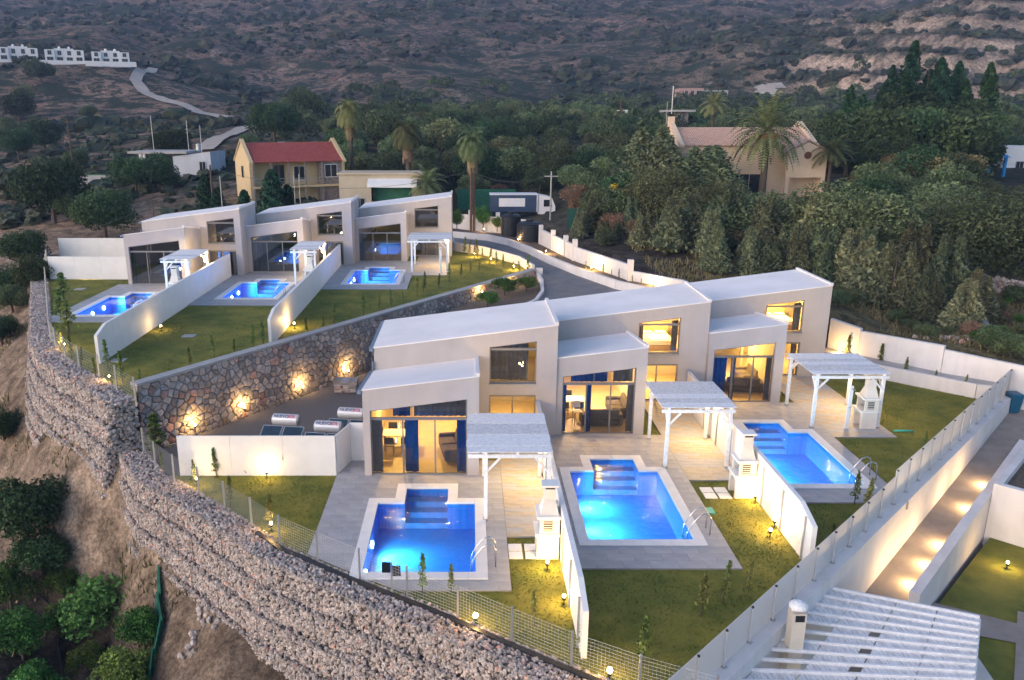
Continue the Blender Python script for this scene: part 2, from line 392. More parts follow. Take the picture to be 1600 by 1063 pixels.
def tz(x, y): return float(terrain(x, y)[0])
def T(px, py, y0=20.0, y1=900.0):
    """ground point seen at a photo pixel: march the sight line over the bare terrain"""
    d = ray(px, py); t = np.geomspace(y0, y1, 500) / d[1]
    X, Yv, Z = d[0] * t, d[1] * t, HC + d[2] * t
    hit = np.nonzero(terrain(X, Yv, False) >= Z)[0]
    i = hit[0] if len(hit) else len(t) - 1
    return Vector((X[i], Yv[i], tz(X[i], Yv[i])))

# terrain sheet: rows get wider apart with distance
NR, NCOL = 470, 330
ww = np.geomspace(6.0, 1500.0, NR); uu = np.linspace(-1.25, 1.25, NCOL)
W_, U_ = np.meshgrid(ww, uu, indexing='ij')
TX = (U_ * W_).ravel(); TY = (W_ - 30.0).ravel(); TZ = terrain(TX, TY)
me = bpy.data.meshes.new('ground')
idx = np.arange(NR * NCOL).reshape(NR, NCOL)
quads = np.stack([idx[:-1, :-1], idx[:-1, 1:], idx[1:, 1:], idx[1:, :-1]], -1).reshape(-1, 4)
me.from_pydata(np.stack([TX, TY, TZ], 1).tolist(), [], quads.tolist())
me.polygons.foreach_set('use_smooth', [True] * len(me.polygons))
# soil colour zones (what the ground itself is made of)
cz = np.ones((TX.size, 4)); near = np.clip((TY - 60) / 60, 0, 1)[:, None]; far = np.clip((TY - 230) / 250, 0, 1)[:, None]
orchard = np.array([0.062, 0.050, 0.042]); bank = np.array([0.21, 0.155, 0.112]); hillb = np.array([0.22, 0.14, 0.10]); grove = np.array([0.075, 0.068, 0.042]); mount = np.array([0.20, 0.125, 0.092])
gz = terrain(TX, TY, False)
bk = np.clip((gz + 6.0) / 1.6, 0, 1)[:, None] * np.clip(((-3.0 - TX)) / 6, 0, 1)[:, None]
c0 = orchard * (1 - bk) + bank * bk
left = np.clip((-10 - TX) / 40, 0, 1)[:, None]
c1 = grove * (1 - left) + hillb * left
cc = c0 * (1 - near) + c1 * near
cc = cc * (1 - far) + mount * far
rgt = ((TX > 18) & (TY > 38) & (TY < 75))[:, None]
cc = np.where(rgt, np.array([0.14, 0.115, 0.06]), cc)
# bare pale rock where the slope is steep, only far off
gy, gx = np.gradient(TZ.reshape(NR, NCOL)); sl = np.abs(gy.ravel()) / (np.gradient(ww)[:, None] * np.ones((1, NCOL))).ravel()
rk = (np.clip((sl - 0.45) / 0.35, 0, 1) * np.clip((TY - 200) / 80, 0, 1))[:, None]
cc = cc * (1 - rk) + np.array([0.42, 0.31, 0.23]) * rk
cz[:, :3] = cc
ca = me.color_attributes.new('tone', 'FLOAT_COLOR', 'POINT'); ca.data.foreach_set('color', cz.ravel())
sc_ = np.clip((TY - 75) / 40, 0, 1) * (1 - rk[:, 0] * 0.8)
sa = me.attributes.new('scrub', 'FLOAT', 'POINT'); sa.data.foreach_set('value', sc_)
def ground_mat():
    m = bpy.data.materials.new('hill_ground'); m.use_nodes = True
    N = m.node_tree.nodes; L = m.node_tree.links; p = N['Principled BSDF']; p.inputs['Roughness'].default_value = 0.97; p.inputs['Specular IOR Level'].default_value = 0.1
    tc = N.new('ShaderNodeTexCoord'); at = N.new('ShaderNodeAttribute'); at.attribute_name = 'tone'; sb = N.new('ShaderNodeAttribute'); sb.attribute_name = 'scrub'
    def nz(scale, det=6, rough=0.65):
        n = N.new('ShaderNodeTexNoise'); n.inputs['Scale'].default_value = scale; n.inputs['Detail'].default_value = det; n.inputs['Roughness'].default_value = rough
        L.new(tc.outputs['Object'], n.inputs['Vector']); return n.outputs['Fac']
    def mapr(s, a, b, c=0.0, d=1.0):
        r = N.new('ShaderNodeMapRange'); r.inputs[1].default_value = a; r.inputs[2].default_value = b; r.inputs[3].default_value = c; r.inputs[4].default_value = d; L.new(s, r.inputs[0]); return r.outputs[0]
    def mixc(f, a, b, mode='MIX'):
        x = N.new('ShaderNodeMix'); x.data_type = 'RGBA'; x.blend_type = mode
        if isinstance(f, float): x.inputs['Factor'].default_value = f
        else: L.new(f, x.inputs['Factor'])
        for s, v in (('A', a), ('B', b)):
            if isinstance(v, tuple): x.inputs[s].default_value = v
            else: L.new(v, x.inputs[s])
        return x.outputs['Result']
    def mul(a, b):
        x = N.new('ShaderNodeMath'); x.operation = 'MULTIPLY'; L.new(a, x.inputs[0])
        if isinstance(b, float): x.inputs[1].default_value = b
        else: L.new(b, x.inputs[1])
        return x.outputs[0]
    g1 = mapr(nz(0.9, 8), 0.36, 0.64, 0.5, 1.5)
    cmb = N.new('ShaderNodeCombineColor'); [L.new(g1, cmb.inputs[i]) for i in range(3)]
    base = mixc(1.0, at.outputs['Color'], cmb.outputs[0], 'MULTIPLY')
    g4 = mapr(nz(6.0, 9, .75), 0.4, 0.6, 0.6, 1.4); cmb4 = N.new('ShaderNodeCombineColor'); [L.new(g4, cmb4.inputs[i]) for i in range(3)]; base = mixc(1.0, base, cmb4.outputs[0], 'MULTIPLY')
    g2 = mapr(nz(0.035, 5), 0.35, 0.65, 0.6, 1.4)
    cmb2 = N.new('ShaderNodeCombineColor'); [L.new(g2, cmb2.inputs[i]) for i in range(3)]
    base = mixc(1.0, base, cmb2.outputs[0], 'MULTIPLY')
    rock = mul(mapr(nz(0.22, 9, 0.75), 0.56, 0.62), mapr(nz(0.022, 4), 0.48, 0.56)); rock = mul(rock, sb.outputs['Fac'])
    base = mixc(rock, base, (0.36, 0.31, 0.295, 1))
    tan = mul(mapr(nz(0.03, 6), 0.60, 0.66), sb.outputs['Fac'])
    base = mixc(tan, base, (0.25, 0.165, 0.115, 1))
    scr = mul(mapr(nz(0.28, 7, 0.7), 0.49, 0.54), sb.outputs['Fac']); s2_ = mul(mapr(nz(0.055, 8, 0.7), 0.50, 0.55), sb.outputs['Fac']); mxx = N.new('ShaderNodeMath'); mxx.operation = 'MAXIMUM'; L.new(scr, mxx.inputs[0]); L.new(s2_, mxx.inputs[1]); scr = mul(mxx.outputs[0], 0.92)
    base = mixc(scr, base, (0.016, 0.030, 0.015, 1))
    L.new(base, p.inputs['Base Color'])
    b = N.new('ShaderNodeBump'); b.inputs['Strength'].default_value = 0.8; b.inputs['Distance'].default_value = 0.15; L.new(nz(1.6, 8), b.inputs['Height']); L.new(b.outputs[0], p.inputs['Normal'])
    return m
me.materials.append(ground_mat())
tag(link_mesh('ground', me), kind='structure')
_mb = MB(); _mb.face([(-1500, -900, -9.5), (1500, -900, -9.5), (1500, 62, -9.5), (-1500, 62, -9.5)]); tag(_mb.build('plain', SOIL), kind='structure')

def sheet(name, poly, z, m, kind='structure', seg=None):
    mb = MB(); mb.face([(p[0], p[1], z if len(p) < 3 else p[2]) for p in poly])
    o = mb.build(name, m)
    if kind: tag(o, kind=kind)
    return o
def tri_sheet(name, poly, z, m, holes=()):
    """concave polygon with rectangular holes -> triangulated sheet"""
    loops = [[Vector((p[0], p[1], z)) for p in poly]] + [[Vector((x0, y0, z)), Vector((x0, y1, z)), Vector((x1, y1, z)), Vector((x1, y0, z))] for x0, x1, y0, y1 in holes]
    tris = tessellate_polygon(loops); vs = [v for l in loops for v in l]
    fs = []
    for a, b, c in tris:
        fs.append((a, b, c) if (vs[b] - vs[a]).cross(vs[c] - vs[a]).z > 0 else (a, c, b))
    me = bpy.data.meshes.new(name); me.from_pydata([tuple(v) for v in vs], [], fs); me.materials.append(m)
    return tag(link_mesh(name, me), kind='structure')
POOLS_F = [(-3.6, .42, 22.4, 27.55), (3.98, 7.97, 24.45, 30.38), (11.92, 15.9, 28.8, 34.58)]
POOLS_FR = [(-2.6, -.61, 27.55, 28.8), (4.98, 7.2, 30.38, 31.58), (12.9, 15.0, 34.58, 35.8)]
POOLS_L = [(-9.3, -5.3, 58.0, 63.7), (-17.1, -13.15, 53.05, 58.65), (-24.85, -20.9, 48.2, 53.8)]
POOLS_LR = [(-8.3, -6.25, 63.7, 64.95), (-16.0, -14.1, 58.65, 59.85), (-23.85, -21.9, 53.8, 55.05)]
def merged(p, r): return (p[0], p[1], p[2], r[3])
tri_sheet('lawn', FRONT_POLY, -0.06, LAWN, [merged(p, r) for p, r in zip(POOLS_F, POOLS_FR)])
tri_sheet('lawn', LEFT_POLY, ZL - 0.06, LAWN, [merged(p, r) for p, r in zip(POOLS_L, POOLS_LR)])
tri_sheet('gravel_yard', YARD_POLY, -0.5, GRAVEL)
tri_sheet('planting_bed', BED_POLY, 1.85, SOIL)
tri_sheet('road', ROAD_POLY, 2.0, ASPHALT)

# ================================================================== stone retaining wall
def clip_poly(poly, a, b, c):
    """keep a*x+b*y<=c"""
    out = []
    for i in range(len(poly)):
        p, q = poly[i], poly[(i + 1) % len(poly)]
        dp, dq = a * p[0] + b * p[1] - c, a * q[0] + b * q[1] - c
        if dp <= 0: out.append(p)
        if dp * dq < 0:
            t = dp / (dp - dq); out.append((p[0] + t * (q[0] - p[0]), p[1] + t * (q[1] - p[1])))
    return out
def voronoi(w, h, s, r):
    nx, ny = int(w / s), int(h / (s * 0.9)); sx, sy = w / nx, h / ny; pts = {}
    for i in range(-2, nx + 2):
        for j in range(-2, ny + 2):
            pts[i, j] = ((i + 0.5 + (0.5 if j % 2 else 0) + r.uniform(-0.42, 0.42)) * sx, (j + 0.5 + r.uniform(-0.42, 0.42)) * sy)
    for (i, j), p in pts.items():
        poly = [(0, 0), (w, 0), (w, h), (0, h)]
        for di in range(-2, 3):
            for dj in range(-2, 3):
                if (di or dj) and (i + di, j + dj) in pts:
                    q = pts[i + di, j + dj]; a, b = q[0] - p[0], q[1] - p[1]
                    poly = clip_poly(poly, a, b, (q[0] ** 2 + q[1] ** 2 - p[0] ** 2 - p[1] ** 2) / 2)
                    if len(poly) < 3: break
            if len(poly) < 3: break
        if len(poly) >= 3: yield poly
def set_tone(me, tones):
    """one colour per face"""
    ca = me.color_attributes.new('tone', 'FLOAT_COLOR', 'CORNER'); buf = []
    for p, t in zip(me.polygons, tones): buf += list(t) * p.loop_total
    ca.data.foreach_set('color', buf)
sw_dir = (SW_B - SW_A); SW_LEN = sw_dir.length; sw_dir.normalize()
sw_n = Vector((sw_dir.y, -sw_dir.x, 0))        # faces the camera side
SW_TOP, SW_BOT = 2.38, -1.3
wall_s = empty('stone_retaining_wall', (SW_A.x, SW_A.y, SW_BOT), 'long grey rubble stone retaining wall with pale concrete coping', 'wall')
def SWP(u, v, d): return SW_A.xy.to_3d() + sw_dir * u + sw_n * d + Vector((0, 0, SW_BOT + v))
mb = MB(); TH = 0.42
mb.hexa([SWP(0, 0, -TH), SWP(0, 0, 0), SWP(SW_LEN, 0, 0), SWP(SW_LEN, 0, -TH)], [SWP(0, SW_TOP - SW_BOT, -TH), SWP(0, SW_TOP - SW_BOT, 0), SWP(SW_LEN, SW_TOP - SW_BOT, 0), SWP(SW_LEN, SW_TOP - SW_BOT, -TH)])
mb.build('mortar_core', MORTAR, wall_s)
mb = MB(); k = 16
for i in range(k):
    a, b = SW_LEN * i / k + 0.004, SW_LEN * (i + 1) / k - 0.004; t0, t1 = SW_TOP - SW_BOT + 0.003, SW_TOP - SW_BOT + 0.12
    m2 = MB(); m2.hexa([SWP(a, t0, -TH - 0.04), SWP(a, t0, 0.09), SWP(b, t0, 0.09), SWP(b, t0, -TH - 0.04)], [SWP(a, t1, -TH - 0.04), SWP(a, t1, 0.09), SWP(b, t1, 0.09), SWP(b, t1, -TH - 0.04)])
    m2.build('coping_stone', CONCRETE, wall_s)
r_ = random.Random(11); stones = []
for poly in voronoi(SW_LEN, SW_TOP - SW_BOT, 0.36, r_):
    cx_ = sum(p[0] for p in poly) / len(poly); cy_ = sum(p[1] for p in poly) / len(poly)
    stones.append((cx_, cy_, poly))
stones.sort(key=lambda s: s[0])
def stone_geo(mb, cx_, cy_, poly, r):
    g = 0.022; dep = r.uniform(0.035, 0.085); tilt = (r.uniform(-.08, .08), r.uniform(-.08, .08))
    ring0, ring1, ring2 = [], [], []
    for (x, y) in poly:
        dx, dy = x - cx_, y - cy_; l = math.hypot(dx, dy) + 1e-6; f0 = max(0.3, 1 - g / l); f1 = max(0.2, 1 - 2.6 * g / l)
        jit = r.uniform(0.94, 1.0)
        ring0.append(SWP(cx_ + dx * f0 * jit, cy_ + dy * f0 * jit, 0.0)); ring1.append(SWP(cx_ + dx * f0 * jit * .97, cy_ + dy * f0 * jit * .97, dep * 0.6))
        ring2.append(SWP(cx_ + dx * f1 * jit, cy_ + dy * f1 * jit, dep + tilt[0] * dx + tilt[1] * dy))
    n = len(poly); vs = ring0 + ring1 + ring2 + [SWP(cx_, cy_, dep + 0.012)]
    fs = [(i, (i + 1) % n, n + (i + 1) % n, n + i) for i in range(n)] + [(n + i, n + (i + 1) % n, 2 * n + (i + 1) % n, 2 * n + i) for i in range(n)] + [(2 * n + i, 2 * n + (i + 1) % n, 3 * n) for i in range(n)]
    mb.mesh(vs, fs); return 3 * n
def stone_tone(r):
    k = r.uniform(0.65, 1.3)
    c = (1.0, 0.97, 0.96)
    q = r.random()
    if q < 0.06: c = (1.2, 0.82, 0.72)
    elif q < 0.22: c = (1.06, 0.98, 0.9)
    elif q < 0.5: c = (0.92, 0.95, 1.0)
    return (k * c[0], k * c[1], k * c[2], 1)
rest = MB(); rt = []; n_single = 0
for cx_, cy_, poly in stones:
    if n_single < 300 and SW_BOT + cy_ > -0.55:
        m2 = MB(); n = stone_geo(m2, cx_, cy_, poly, r_); o = m2.build('stone', STONEW, wall_s); set_tone(o.data, [stone_tone(r_)] * n); n_single += 1
    else:
        n = stone_geo(rest, cx_, cy_, poly, r_); rt += [stone_tone(r_)] * n
o = rest.build('stone_facing', STONEW, wall_s); set_tone(o.data, rt); tag(o, kind='stuff')
mb = MB()   # white end pier by the road
e = SW_B.xy.to_3d()
mb.bar((e.x + .25, e.y + .1, 1.0), (e.x + .25, e.y + .1, SW_TOP + 0.14), 0.5); mb.build('end_pier', WALLW, wall_s)

# ================================================================== gabion walls
GALVD = mat('dull_wire', (.16, .16, .16), .6, .1, 5, metal=.4)
def rock_proto(seed, sub=1, j0=.72, j1=1.12):
    bm = bmesh.new(); bmesh.ops.create_icosphere(bm, subdivisions=sub, radius=1.0); r = random.Random(seed)
    for v in bm.verts: v.co *= r.uniform(j0, j1)
    V = np.array([v.co[:] for v in bm.verts]); F = [[v.index for v in f.verts] for f in bm.faces]; bm.free(); return V, F
ROCKS = [rock_proto(s) for s in range(6)]
def rot_rand(rs):
    q = rs.normal(size=4); q /= np.linalg.norm(q); w, x, y, z = q
    return np.array([[1 - 2 * (y * y + z * z), 2 * (x * y - z * w), 2 * (x * z + y * w)], [2 * (x * y + z * w), 1 - 2 * (x * x + z * z), 2 * (y * z - x * w)], [2 * (x * z - y * w), 2 * (y * z + x * w), 1 - 2 * (x * x + y * y)]])
def rocks_mesh(name, pts, size, m, parent, seed, kind='stuff', tones=None):
    rs = np.random.RandomState(seed); VV, FF, CC = [], [], []; b = 0
    off = np.array(WLOC[parent.name]) if parent is not None else np.zeros(3)
    for i, p in enumerate(pts):
        V, F = ROCKS[rs.randint(6)]; s = size * rs.uniform(0.7, 1.25) * np.array([1, rs.uniform(.75, 1), rs.uniform(.6, .9)])
        VV.append((V * s) @ rot_rand(rs).T + np.array(p) - off); FF += [[q + b for q in f] for f in F]; b += len(V)
        k = rs.uniform(0.6, 1.25); t = rs.rand()
        c = (1.0, .96, .95) if t < .5 else (1.06, .97, .90) if t < .75 else (.92, .93, .97) if t < .97 else (1.25, .78, .66)
        CC.append((k * c[0], k * c[1], k * c[2], 1))
    me = bpy.data.meshes.new(name); me.from_pydata(np.concatenate(VV).tolist(), [], FF); me.materials.append(m)
    nf = len(ROCKS[0][1]); ca = me.color_attributes.new('tone', 'FLOAT_COLOR', 'CORNER'); ca.data.foreach_set('color', np.repeat(np.array(CC), nf * 3, axis=0).ravel())
    o = link_mesh(name, me, parent)
    if kind: tag(o, kind=kind)
    return o
def offset_line(pts, d):
    out = []
    for i in range(len(pts)):
        a = Vector(pts[max(i - 1, 0)]); b = Vector(pts[min(i + 1, len(pts) - 1)]); t = (b - a).normalized(); n = Vector((t.y, -t.x))
        out.append(Vector(pts[i]) + n * d)
    return out
def resample(pts, step):
    out = []; pts = [Vector(p) for p in pts]
    for a, b in zip(pts, pts[1:]):
        k = max(1, int((b - a).length / step)); out += [a.lerp(b, i / k) for i in range(k)]
    return out + [pts[-1]]
def gabion(name, inner, ztop, width, courses, ch, setback, label, side, size, dens, seed, singles=0, endcap=False):
    """inner: line of the lawn-side top edge; side=+1/-1 chooses the outward side"""
    rs = np.random.RandomState(seed); line = resample(inner, 0.9)
    root = empty(name, (line[0].x, line[0].y, ztop - courses * ch), label, 'wall')
    core = MB(); pts = []
    for c in range(courses):
        z1 = ztop - c * ch; z0 = z1 - ch
        o0 = offset_line(line, side * (-0.1 + (0 if c == 0 else 0.2))); o1 = offset_line(line, side * (width + setback * c))
        ins = offset_line(line, side * (width + setback * c - 0.06))
        for i in range(len(line) - 1):
            core.hexa([(o0[i].x, o0[i].y, z0), (ins[i].x, ins[i].y, z0), (ins[i + 1].x, ins[i + 1].y, z0), (o0[i + 1].x, o0[i + 1].y, z0)],
                      [(o0[i].x, o0[i].y, z1 - .05), (ins[i].x, ins[i].y, z1 - .05), (ins[i + 1].x, ins[i + 1].y, z1 - .05), (o0[i + 1].x, o0[i + 1].y, z1 - .05)])
            L_ = (o1[i + 1] - o1[i]).length
            for q in range(int(L_ * ch * dens)):      # face
                a = rs.rand(); p = o1[i].lerp(o1[i + 1], a); v = .05 + .88 * rs.rand(); bul = 0.045 * math.sin(math.pi * v) * (0.5 + vnoise(np.array([p.x * 1.3]), np.array([p.y * 1.3 + c * 7]))[0])
                n = (o1[i] - o0[i]).normalized(); pts.append((p.x + n.x * (bul + rs.uniform(-.05, .0)), p.y + n.y * (bul + rs.uniform(-.05, .0)), z0 + v * ch))
            wtop = (width + 0.1) if c == 0 else setback + 0.12
            i0 = o0 if c == 0 else offset_line(line, side * (width + setback * (c - 1) - 0.1))
            for q in range(int(L_ * wtop * dens * (1.1 if c == 0 else .8))):      # top of the course
                a = rs.rand(); b_ = rs.rand(); p = i0[i].lerp(i0[i + 1], a).lerp(o1[i].lerp(o1[i + 1], a), b_); pts.append((p.x, p.y, z1 - .03 + rs.uniform(-.03, .03)))
    if endcap:      # stones on the cut end
        for c in range(courses):
            z1 = ztop - c * ch; a = offset_line(line, -side * .1)[-1]; b = offset_line(line, side * (width + setback * c))[-1]; t = (line[-1] - line[-2]).normalized()
            for q in range(int((width + setback * c + .1) * ch * dens * 1.5)):
                p = a.lerp(b, rs.rand()) + t * rs.uniform(-.02, .06); pts.append((p.x, p.y, z1 - rs.rand() * ch))
    core.build('core', GABCORE, root)
    if singles:
        pts.sort(key=lambda p: p[0] ** 2 + p[1] ** 2 + (p[2] - HC) ** 2)
        vis = [p for p in pts if p[2] > ztop - 2.2][:singles]; st = set(vis)
        for i, p in enumerate(vis): rocks_mesh('rock', [p], size, GABION, root, seed * 1000 + i, kind=None)
        pts = [p for p in pts if p not in st]
    rocks_mesh('rock_fill', pts, size, GABION, root, seed + 1)
    wb = MB()      # wire baskets: edges of the cages
    for c in range(min(courses, 4)):
        z1 = ztop - c * ch; o1 = offset_line(line, side * (width + setback * c + .07)); i1 = offset_line(line, -side * .06)
        wb.tube([(p.x, p.y, z1 + .03) for p in o1], .011, 3, cap=False)
        for i in range(0, len(o1), 2):
            wb.tube([(o1[i].x, o1[i].y, z1 + .03), (o1[i].x, o1[i].y, z1 - ch + .03)], .011, 3, cap=False)
            if c == 0: wb.tube([(i1[i].x, i1[i].y, z1 + .05), (o1[i].x, o1[i].y, z1 + .05)], .011, 3, cap=False)
    tag(wb.build('cage_wire', GALVD, root), kind='stuff')
    return root
GFL = [(-14.6, 33.0)] + GF
gabion('gabion_wall', GFL, -0.02, 0.95, 5, 1.0, 0.16, 'tall pale gabion wall of wired rubble below the wire fence and front pool', +1, 0.078, 150, 21, singles=300)
GL2 = [(-39.0, 73.5)] + GL_IN[:-1] + [(-14.7, 32.9)]
gabion('gabion_wall', GL2, ZL, 1.0, 5, 1.0, 0.2, 'curving gabion wall of wired rubble around the rear lawns above the earth bank', +1, 0.105, 80, 22, endcap=True)

# ================================================================== white walls
def wall_run(name, pts, h, th, m, label, z0=None, group=None, cap=None, cat='wall'):
    """pts: (x, y, ztop) corner points; the wall goes down by h"""
    root = empty(name, (pts[0][0], pts[0][1], pts[0][2] - h), label, cat, group)
    for i, (a, b) in enumerate(zip(pts, pts[1:])):
        a = Vector(a); b = Vector(b); t = (b - a).xy.normalized(); n = Vector((-t.y, t.x, 0)) * th / 2
        up = lambda p, z: Vector((p.x, p.y, z))
        mb = MB(); mb.hexa([up(a - n, a.z - h), up(b - n, b.z - h), up(b + n, b.z - h), up(a + n, a.z - h)], [a - n, b - n, b + n, a + n]); mb.build('wall_panel', m, root)
        if cap:
            n2 = n * 1.15; mb = MB(); c0, c1 = Vector((0, 0, .004)), Vector((0, 0, cap)); mb.hexa([a - n2 + c0, b - n2 + c0, b + n2 + c0, a + n2 + c0], [a - n2 + c1, b - n2 + c1, b + n2 + c1, a + n2 + c1]); mb.build('wall_cap', m, root)
    return root
# wall between bed and olive grove, stepping down towards the houses
w = wall_run('boundary_wall', [(6.9, 76.6, 3.85), (9.0, 67.0, 3.75)], 2.2, 0.25, WALLW, 'white rendered boundary wall with short piers climbing past the black tanks')
for px, py, yy in ((848, 358, 76.3), (862, 365, 72.5), (884, 374, 68.8)): pass
for q in ((6.95, 76.4), (7.75, 72.8), (8.5, 69.3), (9.0, 67.0)):
    MB().box(q[0] - .2, q[0] + .2, q[1] - .2, q[1] + .2, 1.9, 4.25).build('pier', WALLW, w)
MB().hexa([(8.9, 67, 1.7), (11.9, 58.3, 1.7), (12.15, 58.4, 1.7), (9.15, 67.1, 1.7)], [(8.9, 67, 3.6), (11.9, 58.3, 3.6), (12.15, 58.4, 3.6), (9.15, 67.1, 3.6)]).build('wall_panel', WALLW, w)
MB().box(11.8, 12.2, 58.1, 58.5, 1.7, 4.0).build('pier', WALLW, w)
MB().hexa([(12.1, 58.2, 1.7), (15.0, 54.6, 1.7), (15.2, 54.8, 1.7), (12.3, 58.4, 1.7)], [(12.1, 58.2, 3.15), (15.0, 54.6, 3.15), (15.2, 54.8, 3.15), (12.3, 58.4, 3.15)]).build('wall_panel', WALLW, w)
MB().hexa([(15.0, 54.6, 1.5), (22.0, 47.4, 1.5), (22.2, 47.6, 1.5), (15.2, 54.8, 1.5)], [(15.0, 54.6, 2.85), (22.0, 47.4, 2.85), (22.2, 47.6, 2.85), (15.2, 54.8, 2.85)]).build('wall_panel', WALLW, w)
w = wall_run('boundary_wall', [(-3.0, 91.5, 3.75), (1.0, 88.9, 3.7), (6.3, 85.0, 3.7)], 2.0, 0.25, WALLW, 'white rendered boundary wall with saplings in front of the truck')
for q in ((0.2, 89.6), (3.2, 87.4)): MB().box(q[0] - .22, q[0] + .22, q[1] - .22, q[1] + .22, 2, 4.2).build('pier', WALLW, w)
# boundary wall right of the houses, in steps
bw = [D(1298, 498, 47.0), D(1345, 514, 45.5), D(1345, 518, 45.4), D(1476, 541, 42.0), D(1476, 547, 41.9), D(1600, 573, 39.6), D(1760, 606, 37.2)]
w = empty('boundary_wall', (bw[0].x, bw[0].y, 0), 'stepped white boundary wall behind the sapling bed and the blue bin', 'wall')
for a, b in ((bw[0], bw[1]), (bw[2], bw[3]), (bw[4], bw[5]), (bw[5], bw[6])):
    t = (b - a).xy.normalized(); n = Vector((-t.y, t.x, 0)) * .25; zt = (a.z + b.z) / 2
    MB().hexa([(a.x, a.y, -2), (b.x, b.y, -2), (b.x + n.x, b.y + n.y, -2), (a.x + n.x, a.y + n.y, -2)], [tuple(a), tuple(b), tuple(b + n), tuple(a + n)]).build('wall_panel', WALLW, w)
# kerb walls along the road
cw = [(-3.0, 84.6), (-1.2, 83.5), (2.0, 81.5), (4.0, 78.3), (5.6, 73.5), (7.0, 68), (8.7, 62.7), (10.9, 57.3), (13.5, 53.6), (20.5, 46.8)]
w = wall_run('kerb_wall', [(x, y, 2.62) for x, y in cw], 0.9, 0.3, WALLW, 'low curving white kerb wall between the road and the planting bed')
bedp = cw + [(21.9, 47.3), (15, 54.6), (12.2, 58.2), (9.0, 67), (6.9, 76.5), (5.0, 82), (-2.5, 88.5)]
tri_sheet('planting_bed', bedp, 2.42, SOIL)
lw = [(-1.5, 77.2, 2.95), (-1.4, 74.0, 2.95), (1.3, 71.8, 2.9), (4.3, 66.8, 2.85), (5.2, 62.9, 2.8)]
wall_run('garden_wall', lw, 1.4, 0.2, WALLW, 'low white garden wall with uplit saplings beside the road')
wall_run('kerb_wall', [(5.5, 62.2, 2.25), (5.62, 60, 2.2), (5.32, 56, 2.2), (4.6, 53, 2.2), (2.6, 49.5, 2.2)], 0.6, 0.22, WALLW, 'curved white kerb around the shrub bed at the end of the stone wall')
# low wall and raised strip beside the end lawn
lwp = [(20.6, 46.0, .72), (23.0, 42.7, .72), (26.5, 39.35, .70), (27.6, 38.9, .7)]
wall_run('garden_wall', lwp, 1.2, .18, WALLW, 'low white garden wall behind the saplings of the end lawn')
tri_sheet('raised_strip', [(20.7, 46.1), (23.1, 42.8), (26.6, 39.45), (27.7, 39.0), (28.6, 40.6), (27.0, 41.8), (22.7, 47.4)], .5, CONCRETE)
# plain white garden fences of the two rows
def panel_fence(pts, h, label, name='garden_fence', posts=None):
    root = empty(name, (pts[0][0], pts[0][1], pts[0][2]), label, 'fence')
    for a, b in zip(pts, pts[1:]):
        a = Vector(a); b = Vector(b); L_ = (b - a).length; k = max(1, round(L_ / 1.9)); t = (b - a).normalized(); n = Vector((-t.y, t.x, 0)).normalized() * 0.03
        for i in range(k):
            p = a.lerp(b, i / k) + t * .004; q = a.lerp(b, (i + 1) / k) - t * .004; u = Vector((0, 0, h))
            MB().hexa([p - n, q - n, q + n, p + n], [p - n + u, q - n + u, q + n + u, p + n + u]).build('fence_panel', WHITE, root)
            if posts:
                s = Vector((-t.y, t.x, 0)).normalized() * 0.062 * posts; MB().bar(p + s, p + s + Vector((0, 0, h - .12)), .05).build('post', WHITE, root)
    return root
panel_fence([(-11.8, 29.95, -.1), (-5.4, 29.95, -.1)], 1.78, 'white panel fence hiding the solar water heaters')
o = panel_fence([(-5.38, 30.0, -.1), (-5.0, 31.3, -.1)], 1.78, 'short white return fence at the corner of the front house'); MB().box(-5.0, -4.24, 31.28, 31.36, -.1, 1.7).build('gate', WHITE, o)
panel_fence([(-32.0, 60.0, ZL), (-26.0, 59.9, ZL)], 1.75, 'white panel fence with a bright uplight beside the rear end house')
panel_fence([(-36.4, 70.4, ZL), (-25.5, 70.4, ZL)], 1.65, 'white panel fence further back behind the rear end house')
def sep_wall(x, ya, yb, z, h, label, side, th=0.16):
    """yard dividing wall with a sloped near end"""
    root = empty('dividing_wall', (x, ya, z), label, 'wall', None)
    MB().prism([(ya, z - .4), (yb, z - .4), (yb, z + h), (ya + 1.1, z + h), (ya, z + h - .35)], 'x', x - th / 2, x + th / 2).build('wall_panel', WHITE, root)
    y = ya + .5
    while y < yb - .5:
        s = x + side * (th / 2 + .03); MB().box(s - .03, s + .03, y - .03, y + .03, z - .3, z + h - .25).build('post', GALV, root); y += 1.9
    return root
sep_wall(3.12, 18.45, 33.95, 0, 1.75, 'white dividing wall between the corner pool yard and the middle pool yard', -1)
sep_wall(11.12, 23.0, 38.2, 0, 1.75, 'white dividing wall between the middle pool yard and the end pool yard', -1)
sep_wall(-18.6, 38.3, 61.3, ZL, 1.75, 'long white dividing wall between the rear row left and middle yards', -1)
sep_wall(-10.75, 41.6, 66.1, ZL, 1.75, 'long white dividing wall between the rear row middle and right yards', -1)

